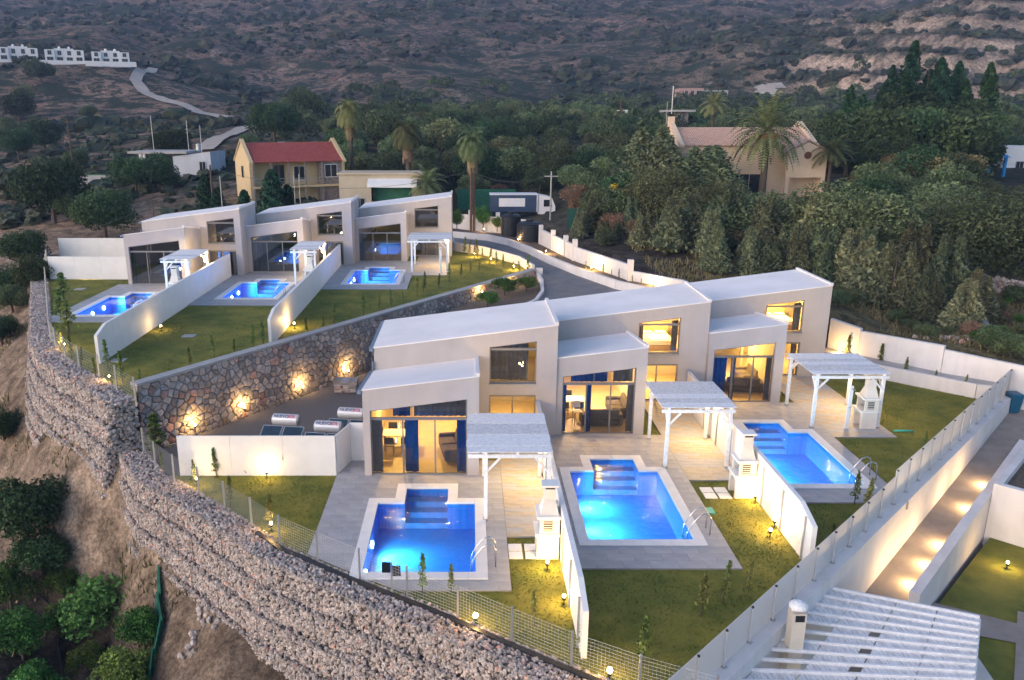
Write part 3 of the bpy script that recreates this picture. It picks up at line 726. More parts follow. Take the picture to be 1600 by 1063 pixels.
# ================================================================== diagonal retaining wall with screen fence, ramp and neighbour
q2 = 1 / math.sqrt(2); RD = Vector((q2, q2, 0)); RN = Vector((q2, -q2, 0)); RP0 = Vector((6.75, 18.05, 0))
def RW(s, d, z): return RP0 + RD * s + RN * d + Vector((0, 0, z))
S0, S1 = -3.0, 32.4
rw = empty('retaining_wall', tuple(RW(0, .1, -3.5)), 'white diagonal retaining wall with a wide ledge above the ramp', 'wall')
MB().hexa([RW(S0, -.12, -4.4), RW(S0, .36, -4.4), RW(S1, .30, -4.4), RW(S1, -.12, -4.4)], [RW(S0, -.12, 0), RW(S0, .36, 0), RW(S1, .30, 0), RW(S1, -.12, 0)]).build('wall_panel', WALLW, rw)
sf = empty('screen_fence', tuple(RW(0, 0, 0)), 'white translucent screen fence on slim steel posts along the diagonal wall', 'fence')
def frosted():
    m = bpy.data.materials.new('frosted_screen'); m.use_nodes = True
    N = m.node_tree.nodes; L = m.node_tree.links; p = N['Principled BSDF']; p.inputs['Base Color'].default_value = (.78, .77, .77, 1); p.inputs['Roughness'].default_value = .45
    t = N.new('ShaderNodeBsdfTranslucent'); t.inputs[0].default_value = (.8, .79, .79, 1); mx = N.new('ShaderNodeMixShader'); mx.inputs[0].default_value = .4
    L.new(p.outputs[0], mx.inputs[1]); L.new(t.outputs[0], mx.inputs[2]); L.new(mx.outputs[0], N['Material Output'].inputs['Surface']); return m
FROST = frosted()
POSTW = mat('pale_post', (.50, .50, .52), .5, .06, 4)
for k in range(-2, 22):
    s = k * 1.455; h = 1.12 if k < 9 else 1.38
    MB().hexa([RW(s + .006, -.05, .01), RW(s + .006, -.038, .01), RW(s + 1.449, -.038, .01), RW(s + 1.449, -.05, .01)], [RW(s + .006, -.05, h), RW(s + .006, -.038, h), RW(s + 1.449, -.038, h), RW(s + 1.449, -.05, h)]).build('screen_panel', FROST, sf)
    p = MB().bar(RW(s, 0.02, 0.0), RW(s, 0.02, h - .03), .04).build('post', POSTW, sf)
    MB().bar(RW(s, 0.02, h - .028), RW(s, .02, h + .02), .06).build('cap', BLACKP, p)
    MB().hexa([RW(s - .07, -.03, .004), RW(s - .07, .1, .004), RW(s + .07, .1, .004), RW(s + .07, -.03, .004)], [RW(s - .07, -.03, .016), RW(s - .07, .1, .016), RW(s + .07, .1, .016), RW(s + .07, -.03, .016)]).build('base_plate', GALV, p)
# ramp beside the wall (rises towards the boundary wall)
def rampz(s): return -3.1 + 2.35 * min(1, max(0, (s + 1) / 32))
mb = MB()
for i in range(40):
    s0, s1 = -6 + i * 1.0, -6 + (i + 1) * 1.0
    mb.face([RW(s0, .2, rampz(s0)), RW(s0, 1.7, rampz(s0)), RW(s1, 1.7, rampz(s1)), RW(s1, .2, rampz(s1))])
tag(mb.build('ramp', mat('brown_paving', (0.27, 0.235, 0.21), 0.8, 0.14, 1.4, 0.15, 25), None), kind='structure')
nl = tri_sheet('neighbour_lawn', [RW(5, 2.0, 0).xy, RW(34, 2.4, 0).xy, (60, 42), (45, 5), (16, 5), RW(2, 4.0, 0).xy], -3.12, LAWN)
# low wall between ramp and neighbour lawn
a, b = RW(10.6, 1.75, 0), RW(34, 1.75, 0)
lwr = empty('garden_wall', (a.x, a.y, -3.2), 'low white garden wall with step lights beside the ramp', 'wall')
k = 10
for i in range(k):
    s0, s1 = 10.6 + (26 - 10.6) * i / k, 10.6 + (26 - 10.6) * (i + 1) / k
    MB().hexa([RW(s0, 1.6, -4), RW(s0, 1.95, -4), RW(s1 - .004, 1.95, -4), RW(s1 - .004, 1.6, -4)], [RW(s0, 1.6, rampz(s0) + .42), RW(s0, 1.95, rampz(s0) + .42), RW(s1 - .004, 1.95, rampz(s1) + .42), RW(s1 - .004, 1.6, rampz(s1) + .42)]).build('wall_panel', WALLW, lwr)
# raised planter at the edge of the picture
pl = empty('raised_planter', tuple(RW(23, 2.4, -3)), 'white raised planter box of dry soil beside the ramp', 'planter')
for s0, s1, d0, d1 in ((19.6, 19.9, 1.97, 8), (19.9, 30, 1.97, 2.25), (29.7, 30, 2.25, 8), (19.9, 29.7, 7.7, 8)):
    MB().hexa([RW(s0, d0, -3.6), RW(s0, d1, -3.6), RW(s1, d1, -3.6), RW(s1, d0, -3.6)], [RW(s0, d0, -.7), RW(s0, d1, -.7), RW(s1, d1, -.7), RW(s1, d0, -.7)]).build('planter_wall', WALLW, pl)
MB().hexa([RW(19.9, 2.2, -3), RW(19.9, 7.7, -3), RW(29.7, 7.7, -3), RW(29.7, 2.2, -3)], [RW(19.9, 2.2, -1.0), RW(19.9, 7.7, -1.0), RW(29.7, 7.7, -1.0), RW(29.7, 2.2, -1.0)]).build('soil', SOIL, pl)
PATHW = MATS['brown_paving']
z_ = -3.08
sheet('path', [G(1350, 930, z_).xy, G(1445, 938, z_).xy, G(1592, 975, z_).xy, G(1590, 1005, z_).xy, G(1350, 960, z_).xy], z_, PATHW)
sheet('path', [G(1590, 955, z_).xy, G(1680, 975, z_).xy, G(1680, 1120, z_).xy, G(1582, 1110, z_).xy], z_ + .006, PATHW)
sheet('patio', [RW(-6, .37, 0).xy, RW(9.0, .37, 0).xy, G(1500, 985, z_).xy, (14.5, 9)], z_ - .02, mat('pale_patio', (.5, .48, .46), .7, .1, 1.0))

# big pergola of the neighbour
pg = empty('pergola', tuple(G(1350, 1000, -3.0)), 'big whitewashed pergola with reed matting over the neighbour patio', 'pergola')
ZP = -0.55
A_, B_, C_, D_ = G(1280, 918, ZP), G(1530, 967, ZP), G(1519, 1090, ZP), G(1130, 1085, ZP)
def PQ(u, v, dz=0.0): return A_.lerp(D_, v).lerp(B_.lerp(C_, v), u) + Vector((0, 0, dz))
def reed_mat():
    m = mat('reed_mat', (.50, .49, .48), .9, c2=(.80, .78, .77), scale=1.0, ramp=(.38, .6)); N = m.node_tree.nodes; L = m.node_tree.links
    mp = N.new('ShaderNodeMapping'); mp.inputs['Scale'].default_value = (22, 3.2, 1); mp.inputs['Rotation'].default_value = (0, 0, R(22))
    nz = [n for n in N if n.type == 'TEX_NOISE'][0]; src = nz.inputs['Vector'].links[0].from_socket; L.new(src, mp.inputs[0]); L.new(mp.outputs[0], nz.inputs['Vector']); return m
REED = reed_mat()
NS = 12
for i in range(NS):
    v = i / (NS - 1); MB().bar(PQ(0, v, .06), PQ(1, v, .06), .07, .09).build('batten', TIMBER, pg)
for i in range(NS - 1):
    v0, v1 = (i + .09) / (NS - 1), (i + .91) / (NS - 1)
    for j in range(4):
        u0, u1 = j / 4 + .004, (j + 1) / 4 - .004
        if j == 0 and 3 <= i <= 9: u0 = .10 if i % 3 else .04
        if j == 1 and i in (4, 6, 8): u1 -= .05
        if j == 0 and i in (4, 5, 7, 8): continue
        MB().hexa([PQ(u0, v0, -.005), PQ(u0, v1, -.005), PQ(u1, v1, -.005), PQ(u1, v0, -.005)], [PQ(u0, v0, .015), PQ(u0, v1, .015), PQ(u1, v1, .015), PQ(u1, v0, .015)]).build('reed_panel', REED, pg)
for u in (0.0, .34, .67, 1.0): MB().bar(PQ(u, -.01, -.09), PQ(u, 1.0, -.09), .1, .15).build('beam', TIMBER, pg)
for u, v in ((.01, .01), (.99, .01), (.99, .55), (.01, .55)): MB().bar(PQ(u, v, -2.6), PQ(u, v, -.17), .13).build('post', TIMBER, pg)
bc = empty('barbecue_chimney', tuple(G(1243, 1010, -3.0)), 'small cream chimney cowl poking up beside the big pergola', 'chimney')
c = D(1246, 960, 19.55)
MB().bar((c.x, c.y, -3.0), (c.x, c.y, c.z + .12), .38).build('stack', mat('cream_render', (.62, .56, .47), .8, .08, 2), bc)
MB().lathe([(.26, 0), (.26, .05), (.2, .12), (.08, .17)], (c.x, c.y, c.z + .24), 12).build('cap', COPING, bc)
MB().box(c.x - .13, c.x + .13, c.y - .205, c.y - .193, c.z - .12, c.z + .08).build('opening', BLACKP, bc)
for dx in (-.13, .13): MB().box(c.x + dx - .05, c.x + dx + .05, c.y - .05, c.y + .05, c.z + .1, c.z + .25).build('cap_support', COPING, bc)
# wheelie bin
bp = D(1578, 655, 39.3); bz = -0.85
wb = empty('wheelie_bin', (bp.x, bp.y, bz), 'blue wheelie bin against the stepped white boundary wall', 'bin')
BLUEP = mat('blue_plastic', (.01, .09, .17), .4, .1, 3)
MB().hexa([(bp.x - .24, bp.y - .26, bz + .06), (bp.x + .24, bp.y - .26, bz + .06), (bp.x + .24, bp.y + .26, bz + .06), (bp.x - .24, bp.y + .26, bz + .06)], [(bp.x - .3, bp.y - .34, bz + 1.0), (bp.x + .3, bp.y - .34, bz + 1.0), (bp.x + .3, bp.y + .34, bz + 1.0), (bp.x - .3, bp.y + .34, bz + 1.0)]).build('body', BLUEP, wb, bevel=.02)
MB().hexa([(bp.x - .33, bp.y - .38, bz + 1.003), (bp.x + .33, bp.y - .38, bz + 1.003), (bp.x + .33, bp.y + .40, bz + 1.003), (bp.x - .33, bp.y + .40, bz + 1.003)], [(bp.x - .29, bp.y - .3, bz + 1.09), (bp.x + .29, bp.y - .3, bz + 1.09), (bp.x + .29, bp.y + .34, bz + 1.09), (bp.x - .29, bp.y + .34, bz + 1.09)]).build('lid', BLUEP, wb, bevel=.02)
for s in (-.27, .27): MB().tube([(bp.x + s - .03, bp.y + .3, bz + .1), (bp.x + s + .03, bp.y + .3, bz + .1)], .1, 12).build('wheel', BLACKP, wb)

# ================================================================== terraces and pools
def rect_sub(r, h):
    """r minus h -> list of rects (x0,x1,y0,y1)"""
    x0, x1, y0, y1 = r; a0, a1, b0, b1 = h
    if a0 >= x1 or a1 <= x0 or b0 >= y1 or b1 <= y0: return [r]
    out = []
    if a0 > x0: out.append((x0, a0, y0, y1))
    if a1 < x1: out.append((a1, x1, y0, y1))
    m0, m1 = max(x0, a0), min(x1, a1)
    if b0 > y0: out.append((m0, m1, y0, b0))
    if b1 < y1: out.append((m0, m1, b1, y1))
    return out
def terrace(rects, holes, z, name='terrace', slab=(0.9, 0.45), mats=(TILE, TILE2), cuts=()):
    pieces = list(rects)
    for h in holes: pieces = [q for r in pieces for q in rect_sub(r, h)]
    base = MB()
    def cut(c):
        q = [(c[0], c[2]), (c[1], c[2]), (c[1], c[3]), (c[0], c[3])]
        for k in cuts: q = clip_poly(q, *k) if len(q) > 2 else q
        return q
    for c in pieces:
        q = cut(c)
        if len(q) > 2: base.prism(q, 'z', z - .3, z - .012)
    o = base.build(name, JOINT); tag(o, kind='structure')
    cache = {}; n = 0; rs = random.Random(int(abs(rects[0][0]) * 100))
    for (x0, x1, y0, y1) in rects:
        ny = max(1, round((y1 - y0) / slab[1])); sy = (y1 - y0) / ny
        for j in range(ny):
            xs = [x0]; x = x0 + slab[0] * (0.5 if j % 2 else 1.0)
            while x < x1 - .12: xs.append(x); x += slab[0]
            xs.append(x1)
            for xa, xb in zip(xs, xs[1:]):
                cells = [(xa + .004, xb - .004, y0 + j * sy + .004, y0 + (j + 1) * sy - .004)]
                for h in holes: cells = [q for r in cells for q in rect_sub(r, h)]
                for c in cells:
                    w, h_ = c[1] - c[0], c[3] - c[2]
                    if w < .03 or h_ < .03: continue
                    if cuts:
                        q = cut(c)
                        if len(q) < 3: continue
                        if len(q) != 4 or any(abs(a[0] - b[0]) > 1e-6 or abs(a[1] - b[1]) > 1e-6 for a, b in zip(q, [(c[0], c[2]), (c[1], c[2]), (c[1], c[3]), (c[0], c[3])])):
                            me_ = MB().prism(q, 'z', z - .02, z).data('paving_slab', mats[0]); link_mesh('paving_slab', me_, o); continue
                    mi = rs.random() < .45; key = (round(w, 2), round(h_, 2), mi)
                    if key not in cache: cache[key] = MB().box(-w / 2, w / 2, -h_ / 2, h_ / 2, -.02, 0).data('paving_slab', mats[mi])
                    link_mesh('paving_slab', cache[key], o, ((c[0] + c[1]) / 2, (c[2] + c[3]) / 2, z + rs.uniform(-.0015, .0015))); n += 1
    return o
STEPT = mat('lightened_step_tile', (.16, .36, .70), .5, .1, 3.0)  # colour lightened to make up for pool light that barely reaches the steps
def pool(x0, x1, y0, y1, rx0, rx1, ry1, z, label, depth=1.08, lights=None, ladder=True, watts=560, lcol=(.26, .74, 1.0), lab2=''):
    """x0..y1: outer edge of the coping; rx0, rx1, ry1: roman end"""
    root = empty('swimming_pool', ((x0 + x1) / 2, (y0 + y1) / 2, z - depth), label, 'pool')
    c = .38; ix0, ix1, iy0, iy1 = x0 + c, x1 - c, y0 + c, y1 - c; jx0, jx1, jy1 = rx0 + c, rx1 - c, ry1 - c
    zb = z - depth; b = MB()
    b.face([(ix0, iy0, zb), (ix1, iy0, zb), (ix1, iy1, zb), (ix0, iy1, zb)])
    for p, q in (((ix0, iy0), (ix1, iy0)), ((ix1, iy0), (ix1, iy1)), ((ix1, iy1), (jx1, iy1)), ((jx0, iy1), (ix0, iy1)), ((ix0, iy1), (ix0, iy0))):
        b.face([(*q, zb), (*p, zb), (*p, z - .03), (*q, z - .03)])
    for p, q in (((jx1, iy1), (jx1, jy1)), ((jx1, jy1), (jx0, jy1)), ((jx0, jy1), (jx0, iy1))): b.face([(*q, zb), (*p, zb), (*p, z - .03), (*q, z - .03)])
    b.build('basin', MOSAIC, root)
    for i, zz in enumerate((z - .36, z - .6, z - .84)):       # steps in the roman end
        y_a = jy1 - (jy1 - iy1) * (i + 1) / 3 + (.0 if i < 2 else .02); y_b = jy1 - (jy1 - iy1) * i / 3 - .003
        MB().box(jx0 + .003, jx1 - .003, y_a, y_b, zb + .002, zz).build('step', STEPT, root)
    zw = z - .10
    w = MB(); w.face([(ix0, iy0, zw), (ix1, iy0, zw), (ix1, iy1, zw), (jx1, iy1, zw), (jx1, jy1, zw), (jx0, jy1, zw), (jx0, iy1, zw), (ix0, iy1, zw)]); w.build('water_surface', WATERC if z > 1 else WATER, root)
    # coping stones: runs of slabs with thin joints
    def run(xa, xb, ya, yb):
        L_ = max(xb - xa, yb - ya); k = max(1, round(L_ / .62)); hor = (xb - xa) > (yb - ya)
        for i in range(k):
            a, e = i / k, (i + 1) / k
            if hor: MB().box(xa + (xb - xa) * a + .003, xa + (xb - xa) * e - .003, ya, yb, z - .06, z + .035).build('coping_stone', COPING, root)
            else: MB().box(xa, xb, ya + (yb - ya) * a + .003, ya + (yb - ya) * e - .003, z - .06, z + .035).build('coping_stone', COPING, root)
    run(x0, x1, y0, iy0); run(x0, ix0, iy0 + .003, y1); run(ix1, x1, iy0 + .003, y1); run(ix0 + .003, rx0, iy1, y1); run(rx1, ix1 - .003, iy1, y1)
    run(rx0, jx0, iy1 + .0, ry1 - c); run(jx1, rx1, iy1, ry1 - c); run(rx0, rx1, jy1, ry1)
    for ly in (lights or ()):
        yy = iy0 + (iy1 - iy0) * ly
        o = MB().tube([(ix0 + .004, yy, z - .5), (ix0 + .05, yy, z - .5)], .13, 14).build('pool_light', BULBW, root)
        for en, sz, aim, bl_ in ((watts * .28, 165, (1, 0, -.15), .6), (watts * .9, 80, (1, 0, -.8), 1.0)):      # flood and hot core of one lamp
            ld = bpy.data.lights.new('pool_lamp', 'SPOT'); ld.energy = en; ld.color = lcol; ld.spot_size = R(sz); ld.spot_blend = bl_; ld.shadow_soft_size = .09
            lo = bpy.data.objects.new('pool_lamp', ld); lo.location = Vector((ix0 + .1, yy, z - .5)) - WLOC[root.name]; lo.rotation_euler = (-Vector(aim)).to_track_quat('Z', 'Y').to_euler(); lo.parent = root; col.objects.link(lo)
    if ladder:
        lx = x1 - .02; ly = iy0 + .35
        ld = empty('pool_ladder', (lx, ly, z), 'stainless steel ladder rails at ' + lab2, 'ladder')
        for dy in (0, .5):
            y = ly + dy; MB().tube([(lx + .28, y, z + .0), (lx + .28, y, z + .55), (lx + .22, y, z + .74), (lx + .06, y, z + .82), (lx - .12, y, z + .74), (lx - .36, y, z + .42), (lx - .50, y, z + .1), (lx - .52, y, z - .25), (lx - .52, y, z - .9)], .022, 8).build('rail', STEEL, ld, smooth=True)
        for k in range(3): MB().box(lx - .56, lx - .48, ly, ly + .5, z - .3 - k * .25, z - .27 - k * .25).build('tread', STEEL, ld)
    hole = [(x0, x1, y0, y1), (rx0, rx1, y1 - .01, ry1)]
    return hole
h1 = pool(-3.8, .62, 22.2, 27.74, -2.8, -.41, 29.0, 0, 'lit blue swimming pool beside the gabion wall with a black sign in front', lights=(.16, .55), lab2='the pool above the gabion wall')
h2 = pool(3.78, 8.17, 24.25, 30.57, 4.78, 7.4, 31.78, 0, 'lit blue swimming pool of the middle front house with three glowing lamps', lights=(.14, .46, .78), lab2='the middle front pool')
h3 = pool(11.72, 16.1, 28.6, 34.78, 12.7, 15.2, 36.0, 0, 'lit blue swimming pool of the end front house beside the diagonal screen fence', lights=(.14, .46, .78), lab2='the end front pool')
h6 = pool(-9.5, -5.1, 57.8, 63.9, -8.5, -6.05, 65.15, ZL, 'small lit swimming pool of the rear house nearest the road', lights=(.14, .46, .78), watts=1100, lcol=(.12, .58, 1.0), lab2='the rear pool by the road')
h5 = pool(-17.3, -12.95, 52.85, 58.85, -16.2, -13.9, 60.05, ZL, 'lit swimming pool between the two long rear dividing walls', lights=(.14, .46, .78), watts=1100, lcol=(.12, .58, 1.0), lab2='the rear pool between the long walls')
h4 = pool(-25.05, -20.7, 48.0, 54.0, -24.05, -21.7, 55.25, ZL, 'lit swimming pool of the rear end house beside the curving gabion wall', lights=(.14, .46, .78), watts=1100, lcol=(.12, .58, 1.0), lab2='the rear end pool')
def half(p, q, off):
    t = (Vector(q) - Vector(p)).normalized(); n = Vector((t.y, -t.x)); return (n.x, n.y, n.dot(Vector(p)) - off)
FCUT = [half(a, b, .12) for a, b in zip(GF[4:9], GF[5:10])]
terrace([(-5.38, 1.33, 21.62, 31.3)], h1, 0, cuts=FCUT); terrace([(1.335, 3.02, 24.9, 33.9)], [], 0, 'patio', (1.2, .3), (WOODTILE, TILE2))
terrace([(3.24, 8.87, 22.85, 34.15)], h2, 0); terrace([(8.875, 11.02, 29.4, 38.6)], [], 0, 'patio', (1.2, .3), (WOODTILE, TILE2))
terrace([(11.24, 16.7, 27.45, 38.5)], h3, 0); terrace([(16.705, 19.6, 33.9, 42.8)], [], 0, 'patio', (1.2, .3), (WOODTILE, TILE2))
terrace([(-10.65, -4.45, 56.27, 68.0)], h6, ZL, slab=(1.2, .9)); terrace([(-4.445, -1.6, 61.6, 70.8)], [], ZL, 'patio', (1.2, .6), (WOODTILE, TILE2))
terrace([(-18.5, -12.3, 51.15, 63.0)], h5, ZL, slab=(1.2, .9)); terrace([(-12.295, -10.85, 57, 66.2)], [], ZL, 'patio', (1.2, .6), (WOODTILE, TILE2))
terrace([(-25.95, -19.4, 46.7, 58.0)], h4, ZL, slab=(1.2, .9)); terrace([(-19.395, -18.7, 52, 61.4)], [], ZL, 'patio', (1.2, .6), (WOODTILE, TILE2))
# square stepping slabs and hatch lids set in the lawns
for cx_, cy_, lab in ((818, 860, 'four square pale stepping slabs'), (1118, 769, 'four square')):
    p = G(cx_, cy_, 0)
    for i in range(2):
        for j in range(2):
            o = MB().box(p.x + (i - .5) * .55 - .23, p.x + (i - .5) * .55 + .23, p.y + (j - .5) * .5 - .21, p.y + (j - .5) * .5 + .21, -.1, -.02).build('stepping_slab', COPING)
            where = 'beside the barbecue of the corner pool' if cx_ < 900 else 'beside the barbecue of the middle pool'
            tag(o, 'square pale stepping slab in the lawn ' + where, 'slab', 'stepping slabs ' + where)
p = G(1106, 797, 0); tag(MB().box(p.x - .22, p.x + .22, p.y - .22, p.y + .22, -.1, -.01).build('hatch_lid', GREENPL), 'turquoise plastic hatch lid in the lawn beside the middle pool', 'lid')
p = G(1423, 674, 0); o = MB(); o.tube([(p.x - .75, p.y + .05, .0), (p.x - .3, p.y + .02, .02), (p.x + .1, p.y - .03, .0)], .05, 8); tag(o.build('pool_noodle', GREENPL, smooth=True), 'turquoise foam pool noodle lying on the end lawn', 'noodle')
for px, py, z, w in ((295, 524, ZL, 'rear middle lawn'), (185, 562, ZL, 'rear lawn beside the wall end'), (125, 451, ZL, 'rear end lawn')):
    p = G(px, py, z); tag(MB().box(p.x - .35, p.x + .35, p.y - .3, p.y + .3, z - .1, z - .02).build('hatch_lid', CONCRETE), 'pale concrete hatch lid in the ' + w, 'lid')

# ================================================================== houses
def lamp(parent, loc, watts, colr=(1.0, 0.62, 0.24), radius=.06, name='bulb_light', kind='POINT', aim=None, size=R(120), blend=.5):
    ld = bpy.data.lights.new(name, kind); ld.energy = watts; ld.color = colr; ld.shadow_soft_size = radius
    if kind == 'SPOT': ld.spot_size = size; ld.spot_blend = blend
    lo = bpy.data.objects.new(name, ld); lo.location = Vector(loc) - WLOC.get(parent.name, Vector()); lo.parent = parent
    if aim is not None: lo.rotation_euler = (-Vector(aim)).to_track_quat('Z', 'Y').to_euler()
    col.objects.link(lo); return lo
def front_wall(mb, x0, x1, y0, y1, zb, top, ops):
    xs = sorted({x0, x1} | {o[0] for o in ops} | {o[1] for o in ops})
    for a, b in zip(xs, xs[1:]):
        cov = sorted([o for o in ops if o[0] <= a + 1e-6 and o[1] >= b - 1e-6], key=lambda o: o[2])
        lo = [(zb, zb)] + [(o[3](a), o[3](b)) for o in cov]; hi = [(o[2], o[2]) for o in cov] + [(top(a), top(b))]
        for l, h in zip(lo, hi):
            if h[0] - l[0] < 1e-4 and h[1] - l[1] < 1e-4: continue
            mb.prism([(a, l[0]), (b, l[1]), (b, h[1]), (a, h[0])], 'y', y0, y1)
def curtain(parent, xa, xb, y, z0, z1, m, seed=0):
    mb = MB(); n = max(6, int((xb - xa) / .05)); P = []
    for i in range(n + 1):
        x = xa + (xb - xa) * i / n; P.append((x, y + .035 * math.sin(i * 1.35 + seed) + .012 * math.sin(i * .6)))
    zt = z1 if callable(z1) else (lambda x: z1)
    for (a, b) in zip(P, P[1:]):
        mb.face([(a[0], a[1], z0), (b[0], b[1], z0), (b[0], b[1], zt(b[0])), (a[0], a[1], zt(a[0]))])
    return mb.build('curtain', m, parent, smooth=True)
SLOPE = .126
def glazing(parent, name, xa, xb, y, z0, ztr, ztop, nx, glass, f=.055):
    """frame with nx leaves below a transom bar at ztr and an optional sloped light above (ztop(x))"""
    mb = MB(); y1 = y + .07
    xs = [xa + (xb - xa) * i / nx for i in range(nx + 1)]
    mb.box(xa, xb, y, y1, z0, z0 + f)
    mb.box(xa, xb, y, y1, ztr - f, ztr + f)
    for i, x in enumerate(xs):
        w = f if 0 < i < nx else f
        a, b = (x, x + f) if i == 0 else (x - f, x) if i == nx else (x - f * .6, x + f * .6)
        mb.box(a, b, y + .002, y1 - .002, z0 + f, ztr - f)
    if ztop:
        mb.prism([(xa, ztop(xa) - f), (xb, ztop(xb) - f), (xb, ztop(xb)), (xa, ztop(xa))], 'y', y, y1)
        for a, b in ((xa, xa + f), (xb - f, xb)): mb.prism([(a, ztr + f), (b, ztr + f), (b, ztop(b) - f), (a, ztop(a) - f)], 'y', y + .002, y1 - .002)
        if nx > 2:
            xm = xa + (xb - xa) * .43; mb.prism([(xm - .015, ztr + f), (xm + .015, ztr + f), (xm + .015, ztop(xm) - f), (xm - .015, ztop(xm) - f)], 'y', y + .002, y1 - .002)
    fr = mb.build(name, FRAME, parent)
    for i in range(nx):
        a, b = xs[i] + f, xs[i + 1] - f; g = MB(); g.face([(a - .01, y + .035, z0 + f - .01), (b + .01, y + .035, z0 + f - .01), (b + .01, y + .035, ztr - f + .01), (a - .01, y + .035, ztr - f + .01)]); g.build('pane', glass, fr)
    if ztop:
        a, b = xa + f, xb - f; g = MB(); g.face([(a, y + .035, ztr + f), (b, y + .035, ztr + f), (b, y + .035, ztop(b) - f), (a, y + .035, ztop(a) - f)]); g.build('pane', glass, fr)
    return fr
def house(x0, x1, x2, yf, yt, yb, z, label, lit, gut=False, gl=None):
    root = empty('villa', ((x0 + x2) / 2, yf, z), label, 'house'); gl = gl or GLASS; t = .25
    lowt = lambda x: z + 3.64 + SLOPE * (x - x0); lowb = lambda x: lowt(x) - .54
    maint = lambda x: z + 4.16 + SLOPE * 1.02 * (x - x0)
    gx0, gx1 = x0 + .28, x1 - .47; gtop = lambda x: lowt(x) - .88
    tx0, tx1 = x1 + .52, x1 + 2.63; wt = lambda x: maint(x) - .60
    zb = z - .4
    mb = MB()
    front_wall(mb, x0, x1, yf, yf + t, zb, lowt, [(gx0, gx1, z + .0, gtop)])
    for a in (x0, x1 - t):     # wing side walls
        b = a + t; ya, ye = yf + t, yt
        mb.hexa([(a, ya, zb), (b, ya, zb), (b, ye, zb), (a, ye, zb)], [(a, ya, lowt(a) - .032), (b, ya, lowt(b) - .032), (b, ye, lowb(b)), (a, ye, lowb(a))])
    # main block: front above the wing, tower front, sides, back
    mb.prism([(x0, lowb(x0) - .15), (x1, lowb(x1) - .15), (x1, maint(x1)), (x0, maint(x0))], 'y', yt, yt + t)
    front_wall(mb, x1, x2, yt, yt + t, zb, maint, [(tx0, tx1, z + 0, lambda x: z + 1.98), (tx0, tx1, z + 2.52, wt)])
    mb.hexa([(x0, yt + t, zb), (x0 + t, yt + t, zb), (x0 + t, yb, zb), (x0, yb, zb)], [(x0, yt + t, maint(x0)), (x0 + t, yt + t, maint(x0 + t)), (x0 + t, yb, maint(x0 + t)), (x0, yb, maint(x0))])
    mb.hexa([(x2 - t, yt + t, zb), (x2, yt + t, zb), (x2, yb, zb), (x2 - t, yb, zb)], [(x2 - t, yt + t, maint(x2 - t)), (x2, yt + t, maint(x2)), (x2, yb, maint(x2)), (x2 - t, yb, maint(x2 - t))])
    mb.prism([(x0 + t, zb), (x2 - t, zb), (x2 - t, maint(x2 - t)), (x0 + t, maint(x0 + t))], 'y', yb - t, yb)
    mb.build('wall', PLASTER, root)
    # roofs
    o = .02
    r = MB(); r.hexa([(x0 - o, yf - o, lowt(x0) + .003), (x1 + o, yf - o, lowt(x1) + .003), (x1 + o, yt - .003, lowb(x1) + .003), (x0 - o, yt - .003, lowb(x0) + .003)], [(x0 - o, yf - o, lowt(x0) + .05), (x1 + o, yf - o, lowt(x1) + .05), (x1 + o, yt - .003, lowb(x1) + .05), (x0 - o, yt - .003, lowb(x0) + .05)])
    lr = r.build('wing_roof', ROOFW, root)
    r = MB(); r.hexa([(x1 - .13, yf - o, lowt(x1) + .052), (x1 + o + .003, yf - o, lowt(x1) + .052), (x1 + o + .003, yt - .004, lowb(x1) + .052), (x1 - .13, yt - .004, lowb(x1) + .052)], [(x1 - .13, yf - o, lowt(x1) + .15), (x1 + o + .003, yf - o, lowt(x1) + .15), (x1 + o + .003, yt - .004, lowb(x1) + .15), (x1 - .13, yt - .004, lowb(x1) + .15)]); r.build('roof_upstand', ROOFW, lr)
    r = MB(); r.hexa([(x0 - o, yt - o, maint(x0) + .003), (x2 + o, yt - o, maint(x2) + .003), (x2 + o, yb + o, maint(x2) + .003), (x0 - o, yb + o, maint(x0) + .003)], [(x0 - o, yt - o, maint(x0) + .06), (x2 + o, yt - o, maint(x2) + .06), (x2 + o, yb + o, maint(x2) + .06), (x0 - o, yb + o, maint(x0) + .06)])
    mr = r.build('main_roof', ROOFW, root)
    r = MB(); r.hexa([(x2 - .14, yt - o, maint(x2) + .062), (x2 + o + .003, yt - o, maint(x2) + .062), (x2 + o + .003, yb + o, maint(x2) + .062), (x2 - .14, yb + o, maint(x2) + .062)], [(x2 - .14, yt - o, maint(x2) + .16), (x2 + o + .003, yt - o, maint(x2) + .16), (x2 + o + .003, yb + o, maint(x2) + .16), (x2 - .14, yb + o, maint(x2) + .16)]); r.build('roof_upstand', ROOFW, mr)
    if gut:
        for ya, ye, za, ze, pr in ((yf - .05, yt - .02, lowt(x0), lowb(x0), lr), (yt - .05, yb, maint(x0), maint(x0), mr)):
            g = MB(); g.hexa([(x0 - .2, ya, za - .12), (x0 - .025, ya, za - .12), (x0 - .025, ye, ze - .12), (x0 - .2, ye, ze - .12)], [(x0 - .2, ya, za + .03), (x0 - .025, ya, za + .03), (x0 - .025, ye, ze + .03), (x0 - .2, ye, ze + .03)]); g.build('gutter', GUTTER, pr)
        d = MB(); d.bar((x0 - .06, yt - .08, z), (x0 - .06, yt - .08, lowb(x0) + .5), .07); d.build('downpipe', GUTTER, root)
    # glazing
    glazing(root, 'sliding_door', gx0, gx1, yf + .1, z + .0, z + 2.42, gtop, 3, gl)
    glazing(root, 'window', tx0, tx1, yt + .1, z + 2.54, wt(tx0) - .12, wt, 1, gl)
